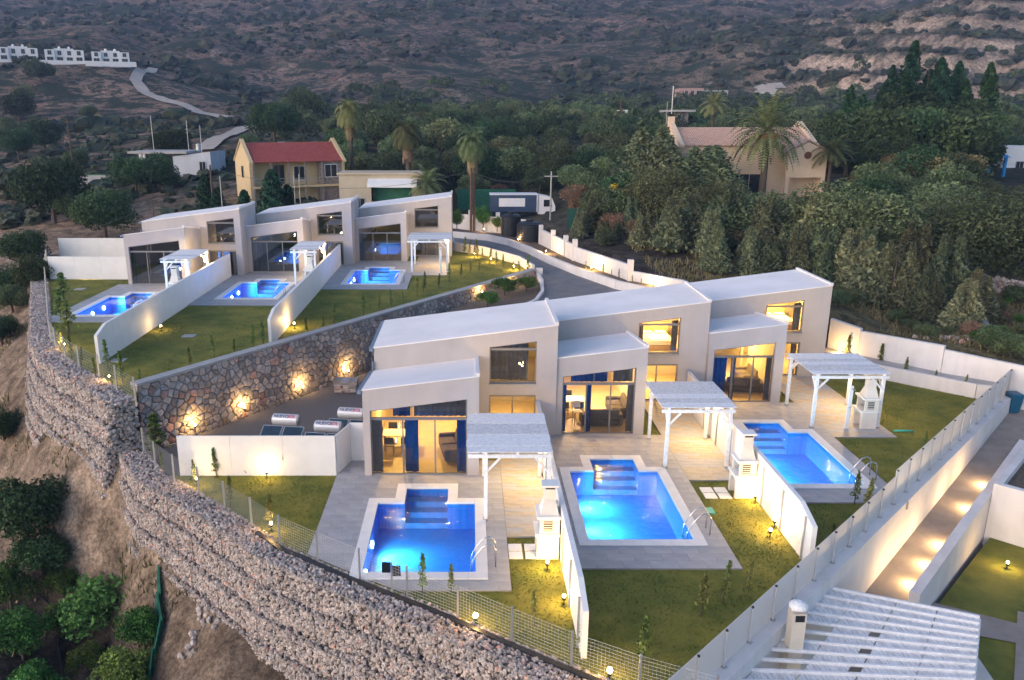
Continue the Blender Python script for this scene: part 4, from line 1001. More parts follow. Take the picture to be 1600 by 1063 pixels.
    glazing(root, 'glass_door', tx0, tx1, yt + .1, z + .0, z + 1.92, None, 2, gl)
    MB().box(tx0 - .05, tx1 + .05, yt - .06, yt + .09, z + 2.46, z + 2.517).build('window_sill', CONCRETE, root)
    # interior
    f = MB(); f.box(x0 + t, x1 - t, yf + t, yt + t, z - .2, z + .006); f.box(x0 + t, x2 - t, yt + t + .002, yb - t - .002, z - .2, z + .005); f.build('interior_floor', FLOORIN, root)
    f = MB(); f.box(x1 + .05, x2 - t - .003, yt + t + .003, yb - t - .003, z + 2.08, z + 2.34); f.build('upper_floor', PLASTER_IN, root)
    f = MB(); f.box(x1 - .06, x1 + .045, yt + 1.6, yb - t - .003, z + .006, z + 2.07); f.build('partition', PLASTER_IN, root)
    return root, dict(gx0=gx0, gx1=gx1, tx0=tx0, tx1=tx1, gtop=gtop, wt=wt)
UN = [(-4.22, .42, 3.97, 29.82, 34.05, 39.0), (3.99, 8.05, 12.10, 34.2, 38.75, 43.4), (12.12, 15.95, 20.0, 38.5, 42.9, 47.7)]
HL = ['grey plastered villa with blue gutters and mono pitch roofs beside the solar heaters', 'grey plastered villa in the middle of the front row with lit sofas inside', 'grey plastered villa at the end of the front row with yellow lit bedroom']
front = [house(*u, 0, l, True, i == 0) for i, (u, l) in enumerate(zip(UN, HL))]
UL = [(-25.2, -20.7, -17.6, 58.0, 61.5, 66.2), (-17.58, -13.1, -9.7, 63.0, 66.3, 71.0), (-9.68, -5.3, -1.5, 68.0, 70.9, 75.6)]
LL = ['unlit villa of the rear row beside the back panel fences', 'unlit villa between the long dividing walls of the rear row', 'unlit villa of the rear row beside the road with a lit lamp inside']
rear = [house(*u, ZL, l, False, i == 0, GLASSD) for i, (u, l) in enumerate(zip(UL, LL))]
# curtains
for i, ((hr, g), u) in enumerate(zip(front, UN)):
    yf, yt = u[3], u[4]; w = g['gx1'] - g['gx0']; ct = lambda x, g=g: g['gtop'](x) - .06
    if i == 0:
        curtain(hr, g['gx0'] + .03, g['gx0'] + .45, yf + .32, .02, 2.38, CURTGREY, 1); curtain(hr, g['gx0'] + w * .35, g['gx0'] + w * .49, yf + .32, .02, 2.38, CURTBLUE, 2); curtain(hr, g['gx1'] - .42, g['gx1'] - .03, yf + .32, .02, 2.38, CURTBLUE, 3)
        curtain(hr, g['gx0'] + .9, g['gx0'] + 1.6, yf + .30, 2.47, ct, CURTBLUE, 4); curtain(hr, g['gx0'] + 1.75, g['gx1'] - .05, yf + .30, 2.47, ct, CURTGREY, 4)
        curtain(hr, g['tx0'] + .05, g['tx1'] - .35, yt + .34, 2.6, lambda x: g['wt'](x) - .1, CURTGREY, 5)
    if i == 1:
        curtain(hr, g['gx0'] + .02, g['gx0'] + .22, yf + .32, .02, 2.38, CURTBLUE, 1); curtain(hr, g['gx0'] + w * .35, g['gx0'] + w * .41, yf + .32, .02, 2.38, CURTBLUE, 2); curtain(hr, g['gx1'] - .3, g['gx1'] - .03, yf + .32, .02, 2.38, CURTGREY, 3)
        curtain(hr, g['gx0'] + .4, g['gx0'] + w * .62, yf + .30, 2.47, ct, CURTBLUE, 4); curtain(hr, g['gx0'] + w * .7, g['gx1'] - .1, yf + .30, 2.47, ct, CURTGREY, 4)
        for a, b in ((.04, .32), (1.75, 2.05)): curtain(hr, g['tx0'] + a, g['tx0'] + b, yt + .34, 2.6, lambda x: g['wt'](x) - .2, CURTGREY, a)
    if i == 2:
        curtain(hr, g['gx0'] + .03, g['gx0'] + .78, yf + .32, .02, 2.38, CURTBLUE, 1); curtain(hr, g['gx0'] + 1.0, g['gx0'] + 1.22, yf + .32, .02, 2.38, CURTGREY, 2); curtain(hr, g['gx1'] - .3, g['gx1'] - .03, yf + .32, .02, 2.38, CURTGREY, 3)
        for a, b in ((.04, .2), (1.68, 2.05)): curtain(hr, g['tx0'] + a, g['tx0'] + b, yt + .34, 2.6, lambda x: g['wt'](x) - .2, CURTGREY, a)
        for a, b in ((.04, .2), (.5, .62), (1.75, 2.05)): curtain(hr, g['tx0'] + a, g['tx0'] + b, yt + .34, .02, 1.9, CURTGREY, a)
for (hr, g), u in zip(rear, UL):
    curtain(hr, g['gx0'] + .03, g['gx0'] + .5, u[3] + .32, ZL + .02, ZL + 2.38, CURTGREY, 1); curtain(hr, g['tx0'] + .6, g['tx0'] + .85, u[4] + .34, ZL + .02, ZL + 1.9, PLASTER_IN, 3); curtain(hr, g['tx1'] - .3, g['tx1'] - .04, u[4] + .34, ZL + .02, ZL + 1.9, PLASTER_IN, 3)
# interior lamps
def pendant(x, y, zc, drop, watts, label, colr=(1.0, .54, .11)):
    r = empty('pendant_lamp', (x, y, zc - drop), label, 'lamp')
    MB().tube([(x, y, zc - drop + .12), (x, y, zc)], .008, 6).build('cord', BLACKP, r)
    MB().lathe([(.03, .16), (.17, .02), (.165, .0), (.02, .14)], (x, y, zc - drop - .02), 14).build('shade', WHITE, r)
    MB().lathe([(.01, -.05), (.055, -.02), (.055, .02), (.01, .05)], (x, y, zc - drop - .02), 10).build('bulb', BULBI, r)
    lamp(r, (x, y, zc - drop - .12), watts, colr, .08); return r
IW = 270
pendant(-3.2, 33.4, 3.3, .95, IW, 'glowing pendant lamp over the dining table of the corner house')
pendant(-.9, 35.5, 3.5, 1.0, IW, 'glowing pendant lamp at the back of the corner house living room')
pendant(2.0, 36.5, 2.06, .35, IW * .35, 'small pendant lamp inside the lower glass door of the corner house')
pendant(5.2, 37.5, 3.3, .9, IW, 'glowing pendant lamp over the kitchen of the middle house', (1.0, .62, .30))
pendant(7.0, 38.6, 3.5, .9, IW * 1.3, 'glowing pendant lamp above the sofas of the middle house')
pendant(10.0, 41.2, 2.06, .3, IW * .8, 'pendant lamp inside the lower glass door of the middle house')
pendant(10.2, 41.2, 4.6, .6, IW * 1.2, 'pendant lamp in the upper bedroom of the middle house')
pendant(13.4, 41.6, 3.3, .9, IW, 'glowing pendant lamp over the dining corner of the end house')
pendant(15.0, 42.6, 3.5, .9, IW * 1.3, 'glowing pendant lamp above the sofa of the end house')
pendant(18.0, 45.4, 2.06, .3, IW * .9, 'pendant lamp inside the lower glass door of the end house')
pendant(18.2, 45.4, 4.6, .6, IW * 1.4, 'pendant lamp in the upper bedroom of the end house')
pendant(-6.6, 70.6, ZL + 3.5, .5, 45, 'lit ceiling lamp inside the rear house beside the road')
# furniture
def sofa(x, y, z, rz, label, L_=1.9, m=SOFA):
    r = empty('sofa', (x, y, z), label, 'sofa', None, rz); WLOC[r.name] = Vector((0, 0, 0))
    MB().box(-L_ / 2, L_ / 2, -.42, .42, .08, .34).build('base', m, r, bevel=.04)
    for s in (-1, 1): MB().box(s * L_ / 4 - L_ / 4 + .03, s * L_ / 4 + L_ / 4 - .03, -.42, .25, .343, .47).build('seat_cushion', m, r, bevel=.05)
    MB().hexa([(-L_ / 2, .26, .34), (L_ / 2, .26, .34), (L_ / 2, .44, .34), (-L_ / 2, .44, .34)], [(-L_ / 2, .34, .85), (L_ / 2, .34, .85), (L_ / 2, .5, .85), (-L_ / 2, .5, .85)]).build('backrest', m, r, bevel=.05)
    for s in (-1, 1): MB().box(s * (L_ / 2 + .09) - .09, s * (L_ / 2 + .09) + .09, -.42, .48, .06, .6).build('arm', m, r, bevel=.05)
    return r
sofa(-.75, 32.0, .01, R(-80), 'dark grey sofa behind the glass of the corner house', 1.7)
sofa(6.3, 35.6, .01, R(180), 'grey sofa standing with its back to the glass of the middle house', 1.6)
sofa(7.3, 36.9, .01, R(-90), 'grey sofa along the side wall of the middle house', 1.5)
sofa(14.6, 40.4, .01, R(170), 'grey sofa standing behind the glass of the end house', 1.7)
sofa(15.3, 41.9, .01, R(-90), 'grey sofa along the side wall of the end house', 1.5)
def table(x, y, z, rz, label, a=1.4, b=.8, m=WHITE):
    r = empty('table', (x, y, z), label, 'table', None, rz); WLOC[r.name] = Vector((0, 0, 0))
    MB().box(-a / 2, a / 2, -b / 2, b / 2, .71, .75).build('tabletop', m, r, bevel=.008)
    for i in (-1, 1):
        for j in (-1, 1): MB().bar((i * (a / 2 - .08), j * (b / 2 - .08), 0), (i * (a / 2 - .08), j * (b / 2 - .08), .709), .05).build('leg', WOOD, r)
def chair(x, y, z, rz, label, group, m=BLACKP, h=.45):
    r = empty('chair', (x, y, z), label, 'chair', group, rz); WLOC[r.name] = Vector((0, 0, 0))
    MB().box(-.2, .2, -.2, .2, h - .03, h).build('seat', m, r, bevel=.008)
    MB().hexa([(-.2, .18, h + .1), (.2, .18, h + .1), (.2, .2, h + .1), (-.2, .2, h + .1)], [(-.19, .23, h + .42), (.19, .23, h + .42), (.19, .25, h + .42), (-.19, .25, h + .42)]).build('backrest', m, r)
    for i in (-.17, .17):
        MB().bar((i, -.17, 0), (i, -.17, h - .032), .03).build('leg', WOOD, r); MB().bar((i, .19, 0), (i, .2, h + .1), .03).build('leg', WOOD, r)
table(-3.05, 32.6, .01, 0, 'white dining table behind the glass of the corner house'); 
for dx, dy, rr in ((-.35, -.65, 180), (.35, -.65, 180), (-.35, .65, 0), (.35, .65, 0)): chair(-3.05 + dx, 32.6 + dy, .01, R(rr), 'dark dining chair at the white table of the corner house', 'chairs in the corner house')
table(5.0, 37.0, .01, 0, 'white dining table at the back of the middle house')
for dx, dy, rr in ((-.35, -.65, 180), (.35, -.65, 180), (0.0, .65, 0)): chair(5.0 + dx, 37.0 + dy, .01, R(rr), 'dark dining chair at the white table of the middle house', 'chairs in the middle house')
chair(5.15, 35.4, .01, R(10), 'tall white topped bar stool by the glass of the middle house', None, WHITE, .7)
table(13.3, 41.5, .01, 0, 'white dining table at the back of the end house', 1.2, .8)
for dx, dy, rr in ((-.3, -.65, 180), (.3, -.65, 180)): chair(13.3 + dx, 41.5 + dy, .01, R(rr), 'dark dining chair at the white table of the end house', 'chairs in the end house')
def bed(x, y, z, label):
    r = empty('bed', (x, y, z), label, 'bed')
    MB().box(x - .8, x + .8, y - 1, y + 1, z, z + .25).build('bed_base', WOOD, r); MB().box(x - .78, x + .78, y - .98, y + .96, z + .253, z + .5).build('mattress', WHITE, r, bevel=.05)
    MB().box(x - .85, x + .85, y + 1.0, y + 1.06, z, z + 1.0).build('headboard', WOOD, r)
    for s in (-.38, .38): MB().box(x + s - .3, x + s + .3, y + .5, y + .9, z + .503, z + .62).build('pillow', WHITE, r, bevel=.05)
bed(10.0, 41.0, 2.345, 'white bed in the lit upper bedroom of the middle house'); bed(18.0, 45.2, 2.345, 'white bed in the yellow upper bedroom of the end house'); bed(-19.2, 63.7, ZL + 2.345, 'white bed behind the dark upper window of the rear end house')

# ================================================================== pergolas
def pergola(x0, x1, y0, y1, px0, px1, z, label, nb=9, light=0):
    r = empty('pergola', ((x0 + x1) / 2, y0, z), label, 'pergola'); H_ = 2.42; py0, py1 = y0 + .12, y1 - .15
    for x in (px0, px1):
        for y in (py0, py1):
            MB().bar((x, y, z - .05), (x, y, z + H_), .13).build('post', TIMBER, r)
            MB().box(x - .09, x + .09, y - .09, y + .09, z + .002, z + .05).build('post_shoe', GALV, r)
            sy = 1 if y == py0 else -1; sx = 1 if x == px0 else -1
            MB().bar((x, y + sy * .06, z + H_ - .5), (x, y + sy * .5, z + H_ - .02), .07).build('brace', TIMBER, r)
            MB().bar((x + sx * .06, y, z + H_ - .5), (x + sx * .5, y, z + H_ - .02), .07).build('brace', TIMBER, r)
    for y in (py0, py1): MB().box(x0 + .03, x1 - .03, y - .05, y + .05, z + H_ + .003, z + H_ + .14).build('beam', TIMBER, r)
    for x in (px0, px1): MB().box(x - .045, x + .045, y0, y1, z + H_ + .143, z + H_ + .24).build('rafter', TIMBER, r)
    MB().box((px0 + px1) / 2 - .045, (px0 + px1) / 2 + .045, y0, y1, z + H_ + .143, z + H_ + .24).build('rafter', TIMBER, r)
    s = (y1 - y0) / nb; rs = random.Random(nb * 7 + int(x0 * 10))
    for i in range(nb):
        m2 = MB(); a, b = y0 + i * s + .006, y0 + (i + 1) * s - .006; zz = z + H_ + .243 + rs.uniform(0, .012); m2.box(x0 + rs.uniform(-.02, .02), x1 + rs.uniform(-.02, .02), a, b, zz, zz + .025); m2.build('roof_board', TIMBER2 if rs.random() < .5 else TIMBER, r)
    if light:
        lx, ly = px1 - .12, py1 - .12
        MB().lathe([(.05, -.12), (.05, .12)], (lx, ly, z + 1.95), 10).build('wall_lamp', BULB, r); lamp(r, (lx - .12, ly - .12, z + 1.95), light, (1.0, .66, .28), .06)
    return r
PW = 170
pergola(-.05, 3.0, 26.0, 29.85, .62, 2.88, 0, 'whitewashed timber pergola on the patio of the corner pool', 7, PW)
pergola(7.9, 10.95, 30.5, 33.85, 8.2, 10.75, 0, 'whitewashed timber pergola on the patio of the middle pool', 6, PW)
pergola(15.9, 19.5, 34.95, 38.3, 16.17, 19.25, 0, 'whitewashed timber pergola over the barbecue of the end house', 7, PW)
pergola(-20.9, -18.85, 53.3, 57.5, -20.6, -19.0, ZL, 'white timber pergola of the rear end house behind the long wall', 7, PW)
pergola(-13.0, -11.0, 57.4, 61.6, -12.7, -11.2, ZL, 'white timber pergola of the rear middle house', 7, PW)
pergola(-4.85, -1.4, 62.5, 66.4, -4.5, -1.7, ZL, 'white timber pergola of the rear house beside the road', 7, PW)

# ================================================================== barbecues, showers, solar heaters
BBQ = mat('barbecue_render', (.66, .62, .57), .8, .06, 2.0, .05, 20)
def barbecue(x, y, z, label):
    r = empty('barbecue', (x, y, z), label, 'barbecue'); w, d = .36, .42
    b = MB(); b.box(x - w + .25, x + w, y - d, y + d, z - .1, z + .8)
    for ya, yb_ in ((y - d, y - .28), (y + .28, y + d)): b.box(x - w, x - w + .248, ya, yb_, z - .1, z + .8)
    n = 8; arch = [(y - .278, z + .80), (y - .278, z + .45)] + [(y - .278 * math.cos(math.pi * i / n), z + .45 + .24 * math.sin(math.pi * i / n)) for i in range(1, n)] + [(y + .278, z + .45), (y + .278, z + .80)]
    b.prism(arch, 'x', x - w + .01, x - w + .246); b.build('base', BBQ, r)
    MB().box(x - w - .06, x + w + .03, y - d - .05, y + d + .05, z + .803, z + .88).build('worktop', COPING, r)
    h = MB(); h.box(x - w + .08, x + w, y - d, y - d + .09, z + .883, z + 1.42); h.box(x - w + .08, x + w, y + d - .09, y + d, z + .883, z + 1.42); h.box(x + w - .08, x + w, y - d + .092, y + d - .092, z + .883, z + 1.42); h.build('firebox', BBQ, r)
    MB().box(x - .16, x + .13, y - d - .01, y - d - .003, z + .98, z + 1.34).build('side_opening', BLACKP, r)
    for k in range(4): MB().box(x - .15, x + .12, y - d - .02, y - d - .012, z + 1.02 + k * .085, z + 1.05 + k * .085).build('side_bar', BBQ, r)
    for k in range(5): MB().bar((x - w + .1, y - d + .15 + k * .13, z + 1.0), (x + w - .1, y - d + .15 + k * .13, z + 1.0), .015).build('grill_bar', GALV, r)
    MB().box(x - w - .02, x + w + .03, y - d - .05, y + d + .05, z + 1.423, z + 1.5).build('mantel', COPING, r)
    MB().hexa([(x - w + .1, y - .32, z + 1.503), (x + w - .02, y - .32, z + 1.503), (x + w - .02, y + .32, z + 1.503), (x - w + .1, y + .32, z + 1.503)], [(x - .14, y - .17, z + 1.95), (x + .24, y - .17, z + 1.95), (x + .24, y + .17, z + 1.95), (x - .14, y + .17, z + 1.95)]).build('hood', BBQ, r)
    MB().box(x - .14, x + .24, y - .17, y + .17, z + 1.953, z + 2.45).build('chimney', BBQ, r)
    MB().box(x - .10, x + .2, y - .176, y - .172, z + 2.36, z + 2.43).build('chimney_vent', BLACKP, r)
    MB().box(x - .22, x + .32, y - .25, y + .25, z + 2.453, z + 2.52).build('chimney_cap', COPING, r)
    return r
barbecue(2.62, 23.9, 0, 'cream barbecue with chimney lit from below beside the corner pool wall'); barbecue(10.6, 28.3, 0, 'cream barbecue with chimney against the dividing wall of the middle pool'); barbecue(18.75, 35.3, 0, 'cream barbecue with chimney under the pergola of the end house')
barbecue(-19.35, 51.6, ZL, 'cream barbecue of the rear end house behind the long wall'); barbecue(-11.4, 56.3, ZL, 'cream barbecue of the rear middle house behind the long wall')
def shower(x, y, z, label):
    r = empty('shower_post', (x, y, z), label, 'shower'); MB().box(x - .09, x + .09, y - .05, y + .05, z, z + 2.1).build('column', WHITE, r, bevel=.01)
    MB().tube([(x, y - .05, z + 2.0), (x, y - .2, z + 2.02)], .015, 8).build('shower_arm', STEEL, r); MB().lathe([(.02, .03), (.08, 0), (.08, -.02)], (x, y - .22, z + 2.0), 12).build('shower_head', STEEL, r); MB().lathe([(.035, 0), (.035, .03)], (x, y - .08, z + 1.05), 10).build('tap', STEEL, r)
shower(17.75, 34.95, 0, 'white outdoor shower post beside the pergola of the end house'); shower(-2.2, 62.3, ZL, 'white outdoor shower post beside the rear pergola by the road')
SOLARG = mat('solar_collector', (.03, .05, .075), .15, .2, 2.0)
def text_mesh(parent, s, size, m, mw):
    cu = bpy.data.curves.new('lettering', 'FONT'); cu.body = s; cu.size = size; cu.align_x = 'LEFT'; cu.offset = .004
    tmp = bpy.data.objects.new('lettering', cu); col.objects.link(tmp); dg = bpy.context.evaluated_depsgraph_get()
    me = bpy.data.meshes.new_from_object(tmp.evaluated_get(dg)); bpy.data.objects.remove(tmp); me.materials.append(m)
    o = bpy.data.objects.new('lettering', me); o.matrix_local = mw; o.parent = parent; col.objects.link(o); return o
INK = mat('dark_print', (.05, .05, .12), .6); REDINK = mat('red_print', (.6, .02, .05), .6)
def heater(x, y, z, rz, label, text=True, tank_h=1.25):
    r = empty('solar_water_heater', (x, y, z), label, 'water heater', None, rz); WLOC[r.name] = Vector((0, 0, 0))
    MB().tube([(-.62, 0, tank_h), (-.57, 0, tank_h), (.57, 0, tank_h), (.62, 0, tank_h)], [.2, .27, .27, .2], 20).build('tank', mat('brushed_tank', (.66, .66, .67), .4, .05, 3, metal=.4) if 'brushed_tank' not in MATS else MATS['brushed_tank'], r, smooth=False)
    MB().tube([(.622, 0, tank_h), (.64, 0, tank_h)], .19, 16).build('tank_cap', GALV, r)
    for s in (-.5, .5):
        MB().box(s - .48, s + .48, -.005, .005, 0, .01)
        c = MB(); c.hexa([(s - .47, -1.55, .25), (s + .47, -1.55, .25), (s + .47, -.25, 1.0), (s - .47, -.25, 1.0)], [(s - .47, -1.59, .32), (s + .47, -1.59, .32), (s + .47, -.29, 1.07), (s - .47, -.29, 1.07)]); p = c.build('collector', GALV, r)
        c = MB(); c.face([(s - .43, -1.543, .348), (s + .43, -1.543, .348), (s + .43, -.33, 1.049), (s - .43, -.33, 1.049)]); c.build('collector_glass', SOLARG, p)
    for s in (-.8, .8):
        MB().bar((s, -1.5, 0), (s, -1.5, .3), .04).build('leg', GALV, r); MB().bar((s * .8, 0, 0), (s * .8, 0, tank_h - .27), .04).build('leg', GALV, r); MB().bar((s, -1.5, .22), (s * .8, 0, tank_h - .3), .03).build('strut', GALV, r)
    if text:
        M4 = Matrix.Translation((-.5, -.19, tank_h + .155)) @ Matrix.Rotation(R(42), 4, 'X') @ Matrix.Translation((0, 0, .03))
        text_mesh(r, 'NUEVO', .2, INK, M4); text_mesh(r, 'SOL', .2, REDINK, M4 @ Matrix.Translation((.66, 0, 0)))
    return r
for px, py, lab, tt in ((447, 656, 'silver solar water heater with a lettered tank furthest from the house', 1), (513, 667, 'silver solar water heater with a lettered tank just behind the white panel fence', 1), (549, 646, 'silver solar water heater with a lettered tank against the house wall', 1)):
    p = G(px, py, .75); heater(p.x, p.y, -.5, R(-8), lab)
p = G(231, 402, ZL + 1.1); heater(p.x, p.y, ZL, R(-20), 'small solar water heater between the panel fences of the rear end house', False)
# stacked pallet of stone beside the wall
p = G(541, 612, -.5); r = empty('stone_stack', (p.x, p.y, -.5), 'low stack of flat pale stones against the uplit stone wall', 'stones'); rs = random.Random(5)
for k in range(7):
    for j in range(3): MB().box(p.x - .6 + j * .42 + rs.uniform(-.05, .05), p.x - .22 + j * .42 + rs.uniform(-.05, .05), p.y - .3 + rs.uniform(-.1, .1), p.y + .4, -.5 + k * .1, -.5 + k * .1 + .092).build('flat_stone', GABION, r)
for o in r.children: set_tone(o.data, [stone_tone(rs)] * 6)

# ================================================================== wire fences
def wire_fence(pts, z, h, step, label, vstep, hstep, wr):
    line = resample(pts, .25); d = [0.0]
    for a, b in zip(line, line[1:]): d.append(d[-1] + (b - a).length)
    def at(s):
        for i in range(len(line) - 1):
            if d[i + 1] >= s: return line[i].lerp(line[i + 1], (s - d[i]) / max(1e-6, d[i + 1] - d[i]))
        return line[-1]
    root = empty('wire_fence', (line[0].x, line[0].y, z), label, 'fence'); n = max(1, round(d[-1] / step)); P = [at(d[-1] * i / n) for i in range(n + 1)]
    for i, p in enumerate(P):
        MB().bar((p.x, p.y, z - .2), (p.x, p.y, z + h + .05), .06).build('post', GALV, root)
        if i == n: break
        q = P[i + 1]; m = MB(); L_ = (q - p).length
        k = int(h / hstep)
        for j in range(k + 1):
            zz = z + .04 + (h - .04) * j / k; m.tube([(p.x, p.y, zz), (q.x, q.y, zz)], wr, 3, cap=False)
        k = int(L_ / vstep)
        for j in range(1, k):
            c = p.lerp(q, j / k); m.tube([(c.x, c.y, z + .04), (c.x, c.y, z + h)], wr, 3, cap=False)
        tag(m.build('wire_mesh', GALV, root), kind='stuff')
    return root
wire_fence(GF, 0, 1.05, 1.9, 'green grey wire mesh fence on slim posts above the front gabion wall', .10, .10, .003)
wire_fence(GL_IN, ZL, 1.1, 2.3, 'wire mesh fence on slim posts along the rear gabion wall', .2, .14, .004)
# black membrane edge below the fence
ml = resample(GF[4:], .5); mb = MB()
for a, b in zip(ml, ml[1:]): mb.bar((a.x - .12, a.y - .1, .02), (b.x - .12, b.y - .1, .02), .16, .06)
tag(mb.build('membrane_edge', BLACKP), 'black membrane strip along the foot of the front wire fence', 'membrane')
# black sign on the fence
p = G(613, 922, 0); r = empty('fence_sign', (p.x, p.y, 0), 'small black two part sign on a fence post in front of the corner pool', 'sign')
MB().bar((p.x, p.y - .06, .0), (p.x, p.y - .06, 1.0), .06).build('post', GALV, r)
for s in (-1, 1): MB().box(p.x + s * .16 - .125, p.x + s * .16 + .125, p.y - .13, p.y - .1, .62 - s * .06, .98 - s * .06).build('sign_plate', mat('black_enamel', (.012, .014, .022), .35, .1, 3) if 'black_enamel' not in MATS else MATS['black_enamel'], r)

# ================================================================== garden lights
GW = 33.0
def spotlight(p, label, watts=1.0, off=(0, 0, .22), group=None, globe=False, colr=(1.0, .60, .20)):
    x, y, z = p; r = empty('garden_spotlight', (x, y, z), label, 'light', group)
    MB().bar((x, y, z - .12), (x, y, z + .13), .03).build('spike', BLACKP, r)
    MB().lathe([(.03, 0), (.06, .03), (.065, .11), (.05, .115)], (x, y, z + .1), 10).build('housing', BLACKP, r)
    rr = .075 if globe else .05
    MB().lathe([(.2 * rr, -rr), (.75 * rr, -.7 * rr), (rr, 0), (.75 * rr, .7 * rr), (.2 * rr, rr)], (x, y, z + .21 + rr), 10).build('bulb', BULB, r, smooth=True)
    lamp(r, (x + off[0], y + off[1], z + off[2] + .16 + rr), GW * watts, colr, .05); return r
def g3(px, py, z): return tuple(G(px, py, z))
for px, py, w, lab in ((417, 745, .7, 'bright garden spotlight flaring on the white fence before the solar heaters'), (308, 757, .6, 'garden spotlight under a young shrub beside the white fence'), (424, 828, .6, 'garden spotlight under a sapling behind the front wire fence'),
                       (881, 943, 1.0, 'garden spotlight in the lawn at the end of the corner pool dividing wall'), (855, 889, 1.6, 'garden spotlight lighting the base of the corner pool barbecue'), (1180, 783, 1.8, 'garden spotlight flaring between the middle barbecue and the dividing wall'),
                       (1203, 838, .5, 'garden spotlight alone in the middle lawn'), (1210, 822, 1.6, 'garden spotlight washing the dividing wall of the middle lawn')):
    spotlight(g3(px, py, 0), lab, w)
for px, py, lab in ((743, 975, 'round globe garden light behind the front wire fence'), (952, 1062, 'round globe garden light by the fence at the dividing wall end')): spotlight(g3(px, py, 0), lab, .8, globe=True)
for u, lab in ((2.6, 'end of the white fence'), (5.6, 'gravel yard'), (9.6, 'solar heaters'), (13.2, 'stone stack')):
    q = SWP(u, 0, .34); spotlight((q.x, q.y, -.5), 'garden spotlight washing the rubble stone wall near the ' + lab, 1.0)
for u, lab in ((27.0, 'dark shrub'), (31.2, 'end pier')):
    q = SWP(u, 0, .4); spotlight((q.x, q.y, 1.85), 'garden spotlight washing the stone wall beside the ' + lab, 1.0)
for px, py, w, lab in ((140, 436, 2.2, 'garden spotlight flaring on the rear panel fence'), (172, 596, .7, 'garden spotlight under a sapling by the rear wire fence'), (101, 545, .7, 'garden spotlight under a climbing shrub by the rear wire fence'), (460, 512, 1.6, 'garden spotlight washing the long rear dividing wall'),
                       (252, 516, .4, 'dim garden spotlight at the foot of the rear left dividing wall'), (741, 401, 2.0, 'garden spotlight on the low garden wall furthest from the stone wall'), (767, 409, 2.0, 'garden spotlight on the low garden wall between the other two'), (803, 421, 2.0, 'garden spotlight on the low garden wall close to the stone wall')):
    spotlight(g3(px, py, ZL), lab, w)
for px, py, w, lab in ((756, 362, 1.4, 'garden spotlight under a sapling before the white wall by the truck'), (810, 378, 1.0, 'bright bollard lamp beside the black tanks'), (853, 397, 2.4, 'garden spotlight washing the white wall below its first pier'), (924, 423, 2.4, 'garden spotlight washing the middle of the white wall by the grove'), (1021, 447, 2.4, 'garden spotlight washing the low end of the white wall by the grove')):
    spotlight(g3(px, py, 2.42), lab, w)
spotlight(g3(1310, 558, .3), 'bright bollard lamp at the corner of the end house', 1.4, globe=True)
spotlight(g3(1507, 616, .0), 'garden spotlight on the low wall behind a sapling of the end lawn', 2.0)
for s, lab in ((11.6, 'lowest'), (13.2, 'second'), (14.9, 'third'), (18.5, 'fourth'), (21.0, 'topmost')):
    q = RW(s, 1.58, rampz(s) + .2); r = empty('step_light', tuple(q), lab + ' step light in the low garden wall along the ramp', 'light', 'step lights along the ramp')
    MB().hexa([RW(s - .1, 1.575, rampz(s) + .14), RW(s - .1, 1.598, rampz(s) + .14), RW(s + .1, 1.598, rampz(s) + .14), RW(s + .1, 1.575, rampz(s) + .14)], [RW(s - .1, 1.575, rampz(s) + .28), RW(s - .1, 1.598, rampz(s) + .28), RW(s + .1, 1.598, rampz(s) + .28), RW(s + .1, 1.575, rampz(s) + .28)]).build('lens', BULB, r)
    lamp(r, tuple(RW(s, 1.42, rampz(s) + .22)), GW * 1.2, (1.0, .62, .26), .05)
spotlight(g3(1573, 888, -3.1), 'garden spotlight alone in the neighbour lawn', 1.0)

# ================================================================== vegetation
def leaf_cloud(rs, P, Nrm, size, asp, flat=.5, tone=(.7, 1.3), droop=0.0):
    n = len(P); a = rs.normal(size=(n, 3)); a += Nrm * flat * 2; a[:, 2] += droop; a /= np.linalg.norm(a, axis=1)[:, None] + 1e-9
    b = rs.normal(size=(n, 3)); u = np.cross(a, b); u /= np.linalg.norm(u, axis=1)[:, None] + 1e-9; v = np.cross(a, u)
    s = (size * rs.uniform(.6, 1.35, n))[:, None]
    V = np.stack([P - u * s * asp * .5, P - v * s * .42 * asp ** .5 * .8 + u * s * .05, P + u * s * asp * .5, P + v * s * .42 * asp ** .5 * .8 - u * s * .05], 1)
    t = rs.uniform(*tone, n); return V.reshape(-1, 3), t
def cloud_mesh(name, V, t, m, cols=None):
    n = len(V) // 4; me = bpy.data.meshes.new(name); me.from_pydata(V.tolist(), [], np.arange(4 * n).reshape(n, 4).tolist()); me.materials.append(m)
    c = np.ones((n, 4)); c[:, :3] = t[:, None] if cols is None else t[:, None] * cols
    ca = me.color_attributes.new('tone', 'FLOAT_COLOR', 'CORNER'); ca.data.foreach_set('color', np.repeat(c, 4, axis=0).ravel()); return me
def lobes_points(rs, lobes, n, shell=.45):
    w = np.array([l[3] * l[4] * l[5] for l in lobes]) ** .67; k = rs.choice(len(lobes), n, p=w / w.sum()); L_ = np.array(lobes)[k]
    d = rs.normal(size=(n, 3)); d /= np.linalg.norm(d, axis=1)[:, None]; r = (1 - shell * rs.rand(n) ** 1.5)[:, None]
    lt = np.array([rs.uniform(.72, 1.28) for _ in lobes])[k]
    return L_[:, :3] + d * L_[:, 3:6] * r, d, lt
